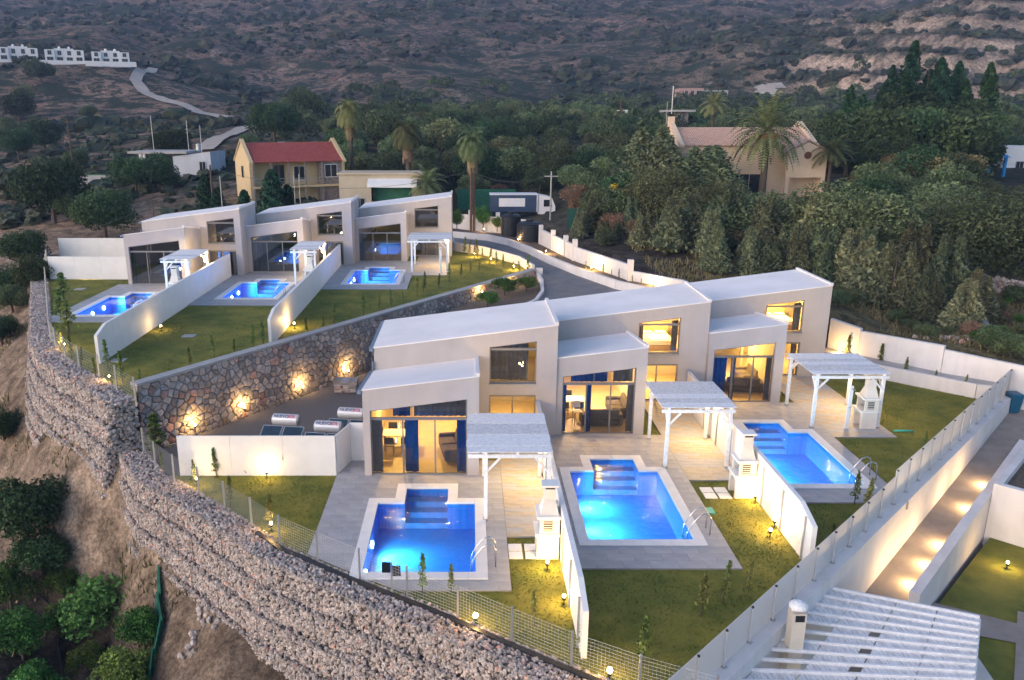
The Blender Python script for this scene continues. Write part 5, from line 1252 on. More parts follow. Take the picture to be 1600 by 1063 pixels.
def round_lobes(rs, h, w, k, flat=.75, base=.28):
    out = []
    for i in range(k):
        a = rs.uniform(0, 6.28); q = rs.uniform(0, 1) ** .6; f = rs.rand(); r = w * rs.uniform(.16, .30)
        out.append((math.cos(a) * w * .5 * q * .72, math.sin(a) * w * .5 * q * .72, h * (base + (1 - base) * (.12 + .72 * f * (1 - .45 * q * q))), r, r, r * flat))
    return out
def trunk_mb(h, r, rs, limbs, lobes):
    mb = MB(); b = Vector((rs.uniform(-.1, .1), rs.uniform(-.1, .1), h)); mb.tube([(0, 0, -.3), (rs.uniform(-.05, .05), 0, h * .5), b], [r * 1.25, r, r * .8], 7)
    for i in range(limbs):
        l = lobes[i % len(lobes)]; e = Vector(l[:3]); mb.tube([b * .9, b.lerp(e, .5) + Vector((0, 0, .1)), e], [r * .6, r * .4, r * .15], 5)
    return mb
def make_tree(name, h, w, k, n, leaf, m, seed, label, cat='tree', asp=1.6, base=.28, trunk_h=.25, r=.12, flat=.75, group=None):
    rs = np.random.RandomState(seed); lobes = round_lobes(rs, h, w, k, flat, base); P, d, lt = lobes_points(rs, lobes, n); V, t = leaf_cloud(rs, P, d, leaf, asp)
    root = empty(name, (0, 0, 0), label, cat, group); WLOC[root.name] = Vector((0, 0, 0))
    trunk_mb(h * trunk_h, r, rs, min(6, k), lobes).build('trunk', BARK, root); link_mesh('crown', cloud_mesh('crown', V, t * lt, m), root); return root
L_OLIVE = leaf_mat('olive_leaf', (.066, .098, .040), (.125, .155, .075)); L_DARK = leaf_mat('dark_evergreen_leaf', (.026, .056, .022), (.052, .088, .036)); L_GREEN = leaf_mat('fruit_leaf', (.05, .12, .025), (.09, .19, .045))
L_CONI = leaf_mat('conifer_leaf', (.085, .118, .072), (.155, .175, .09)); L_CYP = leaf_mat('cypress_leaf', (.016, .050, .026), (.034, .078, .042)); L_YEL = leaf_mat('autumn_leaf', (.30, .20, .02), (.42, .30, .04)); L_PALM = leaf_mat('palm_leaf', (.09, .13, .05), (.15, .18, .08))
L_DEAD = leaf_mat('dead_frond', (.20, .15, .09), (.28, .20, .12)); L_SAP = leaf_mat('sapling_leaf', (.09, .14, .04), (.16, .19, .06)); L_FIG = leaf_mat('fig_leaf', (.055, .12, .03), (.10, .18, .05)); L_BRN = leaf_mat('brownish_leaf', (.13, .10, .05), (.20, .15, .075))
OLIVE = [make_tree('olive_tree', 4.4, 5.2, 26, 9000, .17, L_OLIVE, 40 + i, 'grey green olive tree', r=.16) for i in range(3)]
CAROB = [make_tree('carob_tree', 5.0, 6.0, 26, 9000, .18, L_DARK, 50 + i, 'dark round evergreen tree', r=.18, base=.2) for i in range(2)]
BIGOL = [make_tree('olive_tree', 4.4, 5.2, 34, 16000, .10, L_OLIVE, 45 + i, 'grey green olive tree', r=.12, base=.12) for i in range(2)]
def place(protos, p, s, label, group, used, sz=None):
    src = protos[rnd.randrange(len(protos))]; c = copy_tree(src, Vector(p), rnd.uniform(0, 6.28), (s, s * rnd.uniform(.9, 1.1), (sz or s) * rnd.uniform(.9, 1.1))); c['label'] = label; c['group'] = group; return c
def cone_tree(name, h, w, n, leaf, m, seed, label, tips=1, pw=1.0, cat='tree', base=.04, asp=2.2):
    rs = np.random.RandomState(seed); P = []; D_ = []; lt = []
    for ti in range(tips):
        tx, ty = (rs.uniform(-.32, .32) * w, rs.uniform(-.32, .32) * w) if tips > 1 else (0, 0); th = h * (rs.uniform(.72, 1.0) if ti else 1.0); tw = w * (.62 if tips > 1 else 1)
        q = n // tips; f = rs.rand(q) ** .8; a = rs.uniform(0, 6.28, q); nb = 11; a = np.round(a * nb / 6.28) / nb * 6.28 + rs.normal(0, .16, q) + f * 9
        rad = tw * .5 * (1 - f) ** pw * (.35 + .75 * np.sqrt(rs.rand(q))) * (.72 + .4 * np.sin(a * 5 + f * 40)) + .02
        P.append(np.stack([tx * (1 - f * .3) + rad * np.cos(a), ty * (1 - f * .3) + rad * np.sin(a), h * base + f * th * (1 - base) + rad * .35], 1)); D_.append(np.stack([np.cos(a), np.sin(a), .5 + 0 * a], 1)); lt.append(.75 + .5 * (np.sin(f * 30 + a * 3) * .5 + .5))
    P = np.concatenate(P); d = np.concatenate(D_); V, t = leaf_cloud(rs, P, d, leaf, asp, .3); root = empty(name, (0, 0, 0), label, cat); WLOC[root.name] = Vector((0, 0, 0))
    mb = MB(); mb.tube([(0, 0, -.3), (0, 0, h * .85)], [w * .035 + .02, .01], 6); mb.build('trunk', BARK, root); link_mesh('crown', cloud_mesh('crown', V, t * np.concatenate(lt), m), root); return root
CONI = [cone_tree('conifer', 4.6, 3.6, 9000, .13, L_CONI, 60 + i, 'grey green conifer', 6, 1.05, asp=3.0) for i in range(3)]
BIGCON = [cone_tree('conifer', 4.6, 3.8, 16000, .075, L_CONI, 66, 'blue grey conifer', 7, .7, asp=2.6)]
TALL = [cone_tree('tall_cypress', 13.0, 7.0, 12000, .28, L_CYP, 70 + i, 'tall dark cypress', 4, .62, asp=1.8) for i in range(3)]
CYPS = [cone_tree('cypress', 5.5, 2.4, 5000, .15, L_CYP, 80, 'dark green cypress', 1, .5)]
SAPL = [cone_tree('sapling', 1.25, .36, 220, .065, L_SAP, 90 + i, 'thuja sapling', 1, .7, 'sapling', .1) for i in range(4)]
FRUIT = [make_tree('fruit_tree', 2.8, 3.0, 20, 5200, .11, L_GREEN, 100 + i, 'green fruit tree', r=.08, base=.3, trunk_h=.3) for i in range(3)]
FIG = make_tree('fig_tree', 3.6, 4.6, 20, 2600, .24, L_FIG, 110, 'broad leaved fig tree', asp=1.15, base=.18, r=.1)
YELL = make_tree('autumn_tree', 3.6, 2.0, 12, 2200, .12, L_YEL, 112, 'yellow autumn tree', base=.2)
BROWN = [make_tree('scrub_tree', 4.2, 4.4, 16, 4500, .13, L_BRN, 114, 'brownish thin tree', base=.15)]
PROTOS = OLIVE + BIGOL + BIGCON + CAROB + CONI + TALL + CYPS + SAPL + FRUIT + [FIG, YELL] + BROWN
def ground_pt(px, py): return T(px, py)
def SLOPE_AT(px, py):
    return 'behind the red roofed house' if px > 380 else 'beside the pale flat roofed house' if px > 195 and py > 220 else 'beside the dark leaning pole' if py > 400 else 'in the dry field before the terrace wall' if py > 300 else 'on the slope below the white duplexes' if py < 200 else 'above the small green terrace lawn'
def SECTOR(x, y):
    u = CX + FPX * x / (y * .97)
    return 'behind the twin poles' if u < 790 else 'between the truck and the peach house' if u < 1020 else 'behind the peach house' if u < 1310 else 'around the tall cypress clump'
# trees of the left slope, set by the ground under them (photo pixel of the foot, crown width in pixels)
for px, py, w in ((70, 235, 60), (30, 250, 55), (215, 305, 70), (250, 300, 60), (85, 350, 105), (165, 375, 90), (120, 350, 60), (20, 320, 30), (40, 420, 70), (60, 455, 60), (10, 470, 60), (430, 225, 70), (480, 200, 60), (270, 255, 60), (65, 130, 45), (30, 190, 50), (140, 190, 30), (40, 160, 30), (440, 190, 40), (520, 215, 40), (390, 235, 30), (10, 215, 40), (120, 265, 40)):
    p = T(px, py); s = w / FPX * p.y / 5.4; place(CAROB if w > 45 else OLIVE, p, s, 'dark round evergreen tree ' + SLOPE_AT(px, py), 'evergreens ' + SLOPE_AT(px, py), None)
for px, py, w in ((600, 235, 70), (570, 290, 60), (690, 250, 80), (660, 300, 60), (705, 290, 50), (790, 260, 60), (600, 300, 50)):
    p = T(px, py); s = w / FPX * p.y / 5.4; place(OLIVE, p, s, 'grey green olive tree between the palms and the red roofed house', 'olive trees around the palms', None)
# grove behind the white wall
def far_enough(p, pts, d): return all((p[0] - q[0]) ** 2 + (p[1] - q[1]) ** 2 > d * d for q in pts)
KEEP = [(-20, 96, 11), (27, 88, 11), (36, 86, 8), (5, 92, 8), (-8, 97, 9), (31, 82, 5), (60, 104, 9), (0, 84, 7)]
used = []
r3 = random.Random(31)
for _ in range(6000):
    y = r3.uniform(62, 205); x = r3.uniform(-.12 * y - 4, .80 * y); 
    if y < 92 and x < 14 + (y - 62) * -.1: continue
    if 62 <= y < 80 and x < 13: continue
    if x < -5 and y < 108: continue
    if any((x - a) ** 2 + (y - b) ** 2 < c * c for a, b, c in KEEP): continue
    u = CX + FPX * x / y
    if 985 < u < 1330 and y < 100: continue
    if u > 1490 and y < 112: continue
    if not far_enough((x, y), used, 4.6 if y < 110 else 6.0): continue
    used.append((x, y))
    if len(used) >= 285: break
for x, y in used:
    s = r3.uniform(.75, 1.2); k = r3.random(); p = (x, y, tz(x, y))
    where = ('near wood ' if y < 110 else 'valley wood ' if y < 150 else 'far valley wood ') + SECTOR(x, y)
    if k < .68: place(OLIVE, p, s, 'grey green olive tree in the ' + where, 'olive trees in the ' + where, None)
    else: place(CAROB, p, s, 'dark round evergreen tree in the ' + where, 'evergreen trees in the ' + where, None)
# big olives in front of the peach house
for px, w, Y, top in ((1180, 190, 68, 298), (1330, 200, 64, 290), (1450, 170, 72, 285), (1555, 200, 62, 306), (1610, 140, 76, 290), (1250, 120, 74, 312), (1120, 130, 74, 272), (1030, 130, 76, 262), (935, 90, 84, 285), (1390, 130, 76, 262), (1490, 140, 78, 265), (1290, 120, 66, 320)):
    q = D(px, 300, Y); z = tz(q.x, q.y); s = w / FPX * Y / 5.4; hz = (D(px, top, Y).z - z) / 4.3; place(BIGOL, (q.x, q.y, z), s, 'large grey green olive tree ' + ('beside the big blue grey conifers' if px < 1100 else 'below the date palm' if px < 1300 else 'in front of the tall cypress clump'), 'large olives near the peach house', None, hz)
q = D(1030, 270, 80); place(BIGCON, (q.x, q.y, tz(q.x, q.y)), 2.6, 'big blue grey conifer beside the roof of the peach coloured house', 'big conifers by the peach house', None, 1.9)
q = D(1080, 275, 79); place(BIGCON, (q.x, q.y, tz(q.x, q.y)), 2.5, 'big blue grey conifer beside the roof of the peach coloured house', 'big conifers by the peach house', None, 1.6)
# conifer row along the boundary
for i in range(34):
    f = i / 33; px = 905 + f * 620; Y = 74 - f * 22 + 3 * math.sin(i * 2.1); q = D(px, 430 + f * 40, Y); s = (1.0 + .28 * math.sin(i * 1.7)) * .95
    if f < .24: s *= .6
    place(CONI, (q.x, q.y, tz(q.x, q.y) - .1), s, 'grey green conifer in the boundary row ' + ('beside the piers of the white wall' if f < .3 else 'behind the roof of the end house' if f < .68 else 'above the stepped white wall'), 'conifer row behind the boundary wall', None)
for i in range(9):
    f = i / 8; px = 1120 + f * 330; q = D(px, 470, 60 - f * 7); place(CONI, (q.x, q.y, tz(q.x, q.y) - .1), .8, 'small grey green conifer in front of the boundary row', 'small conifers in front of the row', None)
# tall cypress clump
for px, Y, s in ((1330, 104, .72), (1370, 108, .9), (1405, 102, .86), (1432, 106, 1.12), (1465, 110, 1.0), (1500, 104, .95), (1525, 108, .7), (1350, 100, .6), (1450, 98, .8), (1490, 96, .65), (1390, 98, .62)):
    q = D(px, 250, Y); place(TALL, (q.x, q.y, tz(q.x, q.y)), s, 'tall dark cypress in the clump right of the peach coloured house', 'tall cypress clump', None)
for px, Y, s in ((1325, 97, 1.5), (1365, 95, 1.7), (1410, 94, 1.8), (1455, 95, 1.9), (1495, 96, 1.7), (1512, 98, 1.1), (1430, 101, 2.0)):
    q = D(px, 250, Y); place(CAROB, (q.x, q.y, tz(q.x, q.y)), s, 'broad dark evergreen merging with the tall cypress clump', 'evergreens in the cypress clump', None)
for px, Y, s in ((935, 80, .8), (1110, 71, .7), (1290, 60, .55), (1220, 63, .6), (1345, 58, .5), (1480, 58, .6), (1010, 70, .6), (960, 74, .6), (1150, 66, .6), (1400, 84, 1.1), (1440, 82, 1.2), (1490, 86, 1.2), (1360, 80, .9), (780, 100, .6), (905, 84, .8)):
    q = D(px, 270, Y); place(BROWN, (q.x, q.y, tz(q.x, q.y)), s, 'brownish thin crowned tree among the grey olives', 'brownish trees among the olives', None)
for px, py, Y, s, lab in ((968, 320, 80, 1.1, 'slender yellow autumn tree beside the green netting'), (1002, 322, 79, .95, 'bushy yellow autumn tree beside the conifer row'), (1068, 340, 74, .55, 'small yellow leaved shrub among the conifers')):
    q = D(px, py, Y); c = copy_tree(YELL, (q.x, q.y, tz(q.x, q.y)), 1.0, (s, s, s * 1.2)); c['label'] = lab
for px, py, Y, s, lab in ((325, 335, 88, .95, 'dark green cypress beside the wooden pole'), (342, 338, 86, .8, 'narrow dark cypress between the pole and the red roofed house'), (383, 330, 84, .8, 'conical cypress before the yellow gable'), (428, 330, 82, 1.2, 'broad dark cypress hiding the veranda of the red roofed house'), (450, 325, 83, .9, 'leafy cypress against the veranda posts')):
    q = D(px, py, Y); c = copy_tree(CYPS[0], (q.x, q.y, tz(q.x, q.y)), 1.0, (s * 1.1, s * 1.1, s)); c['label'] = lab
# orchard below the gabion wall
def on_ground(px, py):
    p = T(px, py, 12, 80); return p
for src, px, py, s, lab in ((FIG, 160, 985, .72, 'broad leaved fig tree at the foot of the gabion wall'), (FRUIT[0], 38, 1035, .8, 'round fruit tree with a dark trunk in the orchard'), (FRUIT[1], 138, 1056, .48, 'small round fruit tree beside the irrigation hose'), (FRUIT[2], 18, 955, .78, 'leafy fruit tree at the edge of the orchard'),
                             (FRUIT[0], 228, 1020, .62, 'bluish green bush tree beside the green netting'), (FRUIT[1], 205, 1098, .75, 'yellow green fruit tree below the green netting'), (FRUIT[2], 62, 1110, .7, 'fruit tree whose top just shows at the orchard edge'), (CAROB[0], 45, 850, .62, 'big dark evergreen bush on the earth bank below the gabion wall'), (CAROB[0], 70, 905, .42, 'dark rounded bush between the earth bank and the fig tree'), (FRUIT[2], 105, 1000, .6, 'small leafy fruit tree beside the fig tree'), (FRUIT[1], 100, 940, .5, 'low green bush behind the orchard hose'), (CAROB[1], 8, 690, .35, 'dark shrub on the upper earth bank'), (CAROB[0], 4, 540, .45, 'dark shrub beside the leaning pole'), (OLIVE[0], 20, 490, .5, 'olive bush above the earth bank')):
    p = on_ground(px, py); c = copy_tree(src, p, rnd.uniform(0, 6), (s, s, s)); c['label'] = lab
# saplings
def saps(pts, z, label, group, s=1.0):
    for px, py in pts:
        p = G(px, py, z); k = rnd.uniform(.5, 1.15) * s; c = copy_tree(SAPL[rnd.randrange(4)], p, rnd.uniform(0, 6), (k * .8, k * .8, k)); c.rotation_euler = (rnd.uniform(-.09, .09), rnd.uniform(-.09, .09), rnd.uniform(0, 6)); c['label'] = label; c['group'] = group
saps([(306, 752), (338, 742), (360, 790), (420, 822), (660, 925), (705, 925), (835, 975), (908, 1015), (1000, 1035), (1095, 960), (1130, 940), (255, 735), (238, 712)], 0, 'thin thuja sapling inside the front wire fence', 'saplings along the front fence')
saps([(1350, 800), (1335, 786), (1255, 865), (1445, 700), (1170, 920), (1300, 845)], 0, 'thin sapling inside the diagonal screen fence', 'saplings along the screen fence')
saps([(1323, 563), (1374, 575), (1412, 590), (1458, 603), (1505, 612)], 0, 'dark sapling in the strip before the low end wall', 'saplings of the end lawn', 1.2)
saps([(94, 545), (112, 560), (127, 570), (150, 588), (168, 575), (176, 600), (192, 596), (218, 600), (265, 582), (298, 570), (335, 558), (366, 550), (396, 543)], ZL, 'thin sapling along the rear lawn edge above the stone wall', 'saplings above the stone wall')
saps([(412, 540), (425, 528), (480, 520), (505, 512), (523, 508), (547, 500), (568, 495), (592, 484), (612, 478), (630, 470), (652, 462), (662, 455), (685, 448), (702, 440), (720, 432), (735, 425), (748, 425)], ZL, 'thin sapling along the lawn of the rear house by the road', 'saplings of the road side lawn')
saps([(725, 396), (733, 399), (741, 402), (746, 402), (754, 405), (765, 410), (776, 413), (787, 417), (801, 423), (812, 424), (825, 425)], ZL, 'dark upright sapling before the low garden wall by the road', 'saplings along the garden wall', 1.15)
saps([(850, 400), (872, 408), (898, 416), (915, 422), (942, 427), (955, 432), (967, 436), (988, 442), (1002, 446)], 2.42, 'small dark plant in the bed along the white wall', 'plants along the white wall', .55)
for px, py, s, lab in ((714, 358, 1.3, 'small leafy sapling in the bed before the truck'), (755, 357, 1.5, 'round topped sapling uplit before the truck'), (777, 360, .9, 'short sapling beside the first black tank')):
    p = G(px, py, 2.42); c = copy_tree(FRUIT[0], p, 1.0, (s * .45, s * .45, s * .6)); c['label'] = lab
for px, py, s, lab in ((788, 462, .62, 'dark leafy shrub at the foot of the stone wall'), (822, 455, .5, 'round shrub beside the uplit end of the stone wall'), (762, 480, .5, 'low shrub half hidden behind the white roof')):
    p = G(px, py, 1.85); c = copy_tree(FRUIT[1], p, 2.0, (s, s, s * .8)); c['label'] = lab
for px, py, z, lab in ((100, 470, ZL, 'leafy climbing shrub on the rear wire fence'), (108, 520, ZL, 'leafy shrub beside the rear pool corner'), (246, 712, 0, 'dark shrub at the foot of the stone wall end'), (96, 500, ZL, 'green shrub in the corner of the rear end lawn')):
    p = G(px, py, z); c = copy_tree(SAPL[1], p, 0, (2.4, 2.4, 1.5)); c['label'] = lab

# ================================================================== palms
def frond_quads(base, dirv, L_, droop, n, leaf, w, rs):
    V = []; d = Vector(dirv).normalized(); p = Vector(base); seg = L_ / n; prev = p.copy()
    for i in range(n):
        d = (d + Vector((0, 0, -droop * (i / n + .25) / n * 6))).normalized(); p = prev + d * seg; s = d.cross(Vector((0, 0, 1)));
        s = s.normalized() if s.length > 1e-3 else Vector((1, 0, 0)); f = math.sin(math.pi * min(1, (i + .6) / (n + .2))) * .9 + .12
        for sg in (-1, 1):
            tip = p + s * sg * leaf * f + d * leaf * f * .55 + Vector((0, 0, -leaf * f * .35)); q = p + d * seg * w
            V += [tuple(p), tuple(q), tuple(tip + d * .02), tuple(tip - d * .01)]
        prev = p
    return V
def palm(name, p, h, nf, L_, up, label, skirt=0, tr=.2, leaf=.5, dates=False, seed=1):
    rs = random.Random(seed); root = empty(name, p, label, 'palm tree'); WLOC[root.name] = Vector((0, 0, 0))
    MB().tube([(0, 0, -.4), (.05, 0, h * .5), (0, 0, h)], [tr * 1.25, tr, tr * 1.05], 9).build('trunk', BARK, root)
    V = []
    for i in range(nf):
        a = i * 2.399; e = up[0] + (up[1] - up[0]) * (i / nf); V += frond_quads((0, 0, h), (math.cos(a) * math.cos(e), math.sin(a) * math.cos(e), math.sin(e)), L_ * rs.uniform(.85, 1.1), .8 if skirt else .42, 16, leaf, .8, rs)
    V = np.array(V); n = len(V) // 4; r2 = np.random.RandomState(seed); link_mesh('crown', cloud_mesh('crown', V, r2.uniform(.75, 1.25, n), L_PALM), root)
    if skirt:
        V = []
        for i in range(skirt):
            a = i * 2.399; zz = h - .2 - 2.0 * (i / skirt); V += frond_quads((math.cos(a) * tr, math.sin(a) * tr, zz), (math.cos(a), math.sin(a), -.7), 1.3 * rs.uniform(.7, 1.2), 1.4, 7, .28, .9, rs)
        V = np.array(V); link_mesh('dead_skirt', cloud_mesh('dead_skirt', V, r2.uniform(.7, 1.3, len(V) // 4), L_DEAD), root)
    if dates:
        m = mat('orange_dates', (.42, .11, .03), .6, .2, 8)
        for i in range(9):
            a = i * 2.399; mb = MB(); mb.lathe([(.05, -.3), (.2, -.12), (.22, .1), (.08, .3)], (math.cos(a) * 1.0, math.sin(a) * 1.0, h - .35), 8); mb.build('date_bunch', m, root)
    return root
def dpt(px, Y):
    q = D(px, 300, Y); return (q.x, q.y, tz(q.x, q.y))
for px, Y, top, lab, sd in ((551, 100, 175, 'tall fan palm with a long dead skirt behind the red roofed house', 1), (638, 96, 208, 'fan palm with a brown dead skirt behind the garage', 2), (738, 92, 224, 'green fan palm beside the twin wooden poles', 3)):
    p = dpt(px, Y); palm('fan_palm', p, D(px, top, Y).z - p[2], 60, 2.5, (1.4, -.35), lab, 70, .24, .55, False, sd)
p = dpt(1190, 79); palm('date_palm', p, D(1190, 208, 79).z - p[2], 90, 4.3, (1.45, -.45), 'big date palm with orange fruit in front of the peach coloured house', 0, .32, .42, True, 5)
p = dpt(1292, 81); palm('garden_palm', p, D(1292, 238, 81).z - p[2], 40, 2.3, (1.3, -.2), 'bright green garden palm at the corner of the peach coloured house', 0, .14, .45, False, 6)
for px, Y, top, lab in ((1105, 118, 165, 'leafy palm beyond the roof of the peach coloured house'), (668, 90, 290, 'young palm behind the white roofs')):
    p = dpt(px, Y); palm('garden_palm', p, D(px, top, Y).z - p[2], 34, 2.6, (1.4, -.2), lab, 0, .2, .55, False, 8)

# ================================================================== background houses
YEL = mat('yellow_render', (.56, .43, .25), .85, .06, 1.0); PEACH = mat('peach_render', (.66, .50, .36), .85, .06, 1.0); BEIGE = mat('beige_render', (.50, .42, .31), .85, .07, 1.0); STONEV = mat('stone_veneer', (.25, .21, .19), .9, .35, 5.0, .4, 12)
def tile_mat(name, c, c2):
    m = mat(name, c, .75, c2=c2, scale=3.0); N = m.node_tree.nodes; L = m.node_tree.links; w = N.new('ShaderNodeTexWave'); w.inputs['Scale'].default_value = 1.6; w.bands_direction = 'X'
    tc = N.new('ShaderNodeTexCoord'); b = N.new('ShaderNodeBump'); b.inputs['Strength'].default_value = .9; b.inputs['Distance'].default_value = .1; L.new(tc.outputs['Object'], w.inputs[0]); L.new(w.outputs['Fac'], b.inputs['Height']); L.new(b.outputs[0], N['Principled BSDF'].inputs['Normal']); return m
RED = tile_mat('red_roof_tiles', (.30, .055, .05), (.40, .09, .075)); TERRA = tile_mat('terracotta_roof_tiles', (.56, .33, .24), (.70, .47, .36))
DARKG = mat('dark_window', (.02, .024, .03), .12, .2, 2)
def win(parent, x0, x1, y, z0, z1, frame=WHITE, name='window'):
    f = MB(); f.box(x0 - .08, x1 + .08, y - .05, y + .05, z0 - .08, z1 + .08); w = f.build(name, frame, parent)
    g = MB(); g.box(x0, x1, y - .06, y - .04, z0, z1); g.build('pane', DARKG, w); g = MB(); g.box((x0 + x1) / 2 - .025, (x0 + x1) / 2 + .025, y - .075, y - .062, z0, z1); g.build('mullion', frame, w)
def winx(parent, x, y0, y1, z0, z1, frame=WHITE):
    f = MB(); f.box(x - .05, x + .05, y0 - .08, y1 + .08, z0 - .08, z1 + .08); w = f.build('window', frame, parent); g = MB(); g.box(x - .06, x - .04, y0, y1, z0, z1); g.build('pane', DARKG, w)
def tiled_roof(parent, x0, x1, y0, y1, ze, zr, m, over=.35):
    """gable roof, ridge along x, rows of tiles as stepped courses"""
    ym = (y0 + y1) / 2; n = 9; o = None; mb = MB()
    mb.prism([(y0 - over, ze - .12), (ym, zr - .05), (y1 + over, ze - .12), (ym, zr - .25)], 'x', x0 + .1, x1 - .1); o = mb.build('roof', m, parent)
    for s in (0, 1):
        for i in range(n):
            f0, f1 = i / n, (i + 1.15) / n; ya, yb_ = (y0 - over, ym) if s == 0 else (y1 + over, ym)
            p = lambda f: (ya + (yb_ - ya) * min(f, 1), ze - .12 + (zr - ze + .07) * min(f, 1))
            a, b = p(f0), p(f1); q = MB(); q.hexa([(x0, a[0], a[1] + .02), (x1, a[0], a[1] + .02), (x1, b[0], b[1] + .005), (x0, b[0], b[1] + .005)], [(x0, a[0], a[1] + .1), (x1, a[0], a[1] + .1), (x1, b[0], b[1] + .05), (x0, b[0], b[1] + .05)]); q.build('tile_course', m, o)
    return o
# red roofed house
q = D(455, 300, 97); gz0 = min(tz(q.x, q.y), 4.0)
rh = empty('red_roofed_house', (q.x, q.y, gz0), 'two storey yellow house with red tiled roof and stone balcony', 'house', None, R(28)); WLOC[rh.name] = Vector((0, 0, 0))
ze = D(455, 252, 93).z - gz0; zr = ze + 2.0; X, Yd = 5.6, 3.6
b = MB(); b.prism([(-Yd, -2), (Yd, -2), (Yd, ze), (0, zr), (-Yd, ze)], 'x', -X, -X + .3); b.prism([(-Yd, -2), (Yd, -2), (Yd, ze), (0, zr), (-Yd, ze)], 'x', X - .3, X); b.box(-X + .3, X - .3, -Yd + 1.2, -Yd + 1.45, -2, ze); b.box(-X + .3, X - .3, Yd - .25, Yd, -2, ze); b.build('wall', YEL, rh)
for x in (-X, X - .3): MB().prism([(-Yd - .5, ze - .25), (0, zr + .28), (Yd + .5, ze - .25), (Yd + .5, ze - .05), (0, zr + .45), (-Yd - .5, ze - .05)], 'x', x - .06, x + .36).build('gable_coping', YEL, rh)
tiled_roof(rh, -X + .36, X - .36, -Yd, Yd, ze, zr, RED)
MB().box(-X + .3, X - .3, -Yd - .3, -Yd + 1.2, ze - 3.0, ze - 2.75).build('balcony_floor', YEL, rh); MB().box(X - 3.0, X - .31, -Yd + .1, -Yd + 1.19, -2, ze - .05).build('stone_bay', STONEV, rh)
win(rh, X - 2.4, X - 1.0, -Yd + .06, ze - 1.9, ze - .55); winx(rh, -X - .03, -.8, .1, ze - 1.9, ze - .6, YEL); win(rh, -2.6, -1.4, -Yd + 1.17, ze - 2.6, ze - .5, WOOD, 'door'); win(rh, -.2, 1.0, -Yd + 1.17, ze - 2.2, ze - .7)
for i in range(5): MB().bar((-X + .4 + i * 2.0, -Yd - .1, ze - 5), (-X + .4 + i * 2.0, -Yd - .1, ze - .05), .2).build('column', STONEV, rh)
for zz in (ze - 2.3, ze - 1.95): MB().bar((-X + .3, -Yd - .2, zz), (X - 3.0, -Yd - .2, zz), .05).build('railing', GALV, rh)
MB().tube([(-1.0, 1, zr - .3), (-.2, 1, zr - .3)], .3, 12).build('roof_tank', WHITE, rh)
# garage
q = D(605, 300, 93); gz1 = min(tz(q.x, q.y), 4); h = D(605, 272, 92).z - gz1
ga = empty('garage', (q.x, q.y, gz1), 'beige flat roofed garage with a white awning over its open front', 'garage'); WLOC[ga.name] = Vector((0, 0, 0))
b = MB(); b.box(-5.2, -1.6, -2, -1.7, -1, h); b.box(3.0, 4.3, -2, -1.7, -1, h); b.box(-1.6, 3.0, -2, -1.7, h - 1.1, h); b.box(-5.2, 4.3, 2, 2.3, -1, h); b.box(-5.2, -4.9, -1.7, 2, -1, h); b.box(4.0, 4.3, -1.7, 2, -1, h); b.build('wall', BEIGE, ga)
MB().box(-5.4, 4.5, -2.2, 2.5, h + .003, h + .18).build('roof', BEIGE, ga)
b = MB(); b.prism([(-2.0, h - .45), (-3.2, h - 1.0), (-3.25, h - 1.35), (-3.1, h - 1.05), (-2.0, h - .6)], 'x', -1.9, 3.6); b.build('awning', WHITE, ga)
MB().box(-1.6, 3.0, -.5, -.4, -1, h - 1.1).build('green_interior_wall', mat('green_paint', (.05, .22, .13), .7, .2, 2), ga)
win(ga, -3.4, -2.4, -2.0, .8, 2.0, GALV, 'side_door')
# peach house
gy = 88.0; pa = D(1040, 300, gy); pb = D(1240, 300, gy); gz2 = tz((pa.x + pb.x) / 2, gy) - .3
ph = empty('peach_house', ((pa.x + pb.x) / 2, gy, gz2), 'long peach coloured house with terracotta roof and round window in its gable', 'house'); WLOC[ph.name] = Vector((0, 0, 0)); X = (pb.x - pa.x) / 2; Yd = 4.5
ze = D(1140, 226, gy - Yd).z - gz2; zr = D(1140, 199, gy).z - gz2
b = MB(); b.prism([(-Yd, -2), (Yd, -2), (Yd, ze), (0, zr), (-Yd, ze)], 'x', -X, -X + .3); b.prism([(-Yd, -2), (Yd, -2), (Yd, ze), (0, zr), (-Yd, ze)], 'x', X - .3, X); b.box(-X + .3, X - .3, -Yd, -Yd + .3, -2, ze - .1); b.box(-X + .3, X - .3, Yd - .3, Yd, -2, ze - .1); b.build('wall', PEACH, ph)
for x in (-X, X - .3): MB().prism([(-Yd - .5, ze - .3), (0, zr + .3), (Yd + .5, ze - .3), (Yd + .5, ze), (0, zr + .62), (-Yd - .5, ze)], 'x', x - .06, x + .4).build('gable_coping', PEACH, ph)
tiled_roof(ph, -X + .4, X - .4, -Yd, Yd, ze, zr, TERRA)
MB().box(-X - .2, -X + .4, -.35, .35, zr - .6, zr + 1.1).build('chimney', PEACH, ph); MB().tube([(-X + .1, 0, zr + 1.4), (-X + .1, 0, zr + 4.2)], .05, 6).build('antenna', GALV, ph)
win(ph, -1.0, 1.8, -Yd - .02, .2, 2.6, PEACH, 'glass_door')
wx0 = D(1226, 260, gy - 6).x - (pa.x + pb.x) / 2; wx1 = D(1287, 260, gy - 6).x - (pa.x + pb.x) / 2; wm = (wx0 + wx1) / 2; e2 = D(1260, 238, gy - 6.5).z - gz2; a2 = D(1260, 222, gy - 6.5).z - gz2
b = MB(); b.prism([(wx0, 2.4), (wx1, 2.4), (wx1, e2), (wm, a2), (wx0, e2)], 'y', -6.6, -6.3); b.box(wx1 - .35, wx1, -6.6, 1, -1, 2.4); b.box(wx0, wx0 + .35, -6.6, -6.3, -1, 2.4); b.box(wx0, wx1, -3.2, -3.0, -1, e2); b.build('wing_wall', PEACH, ph)
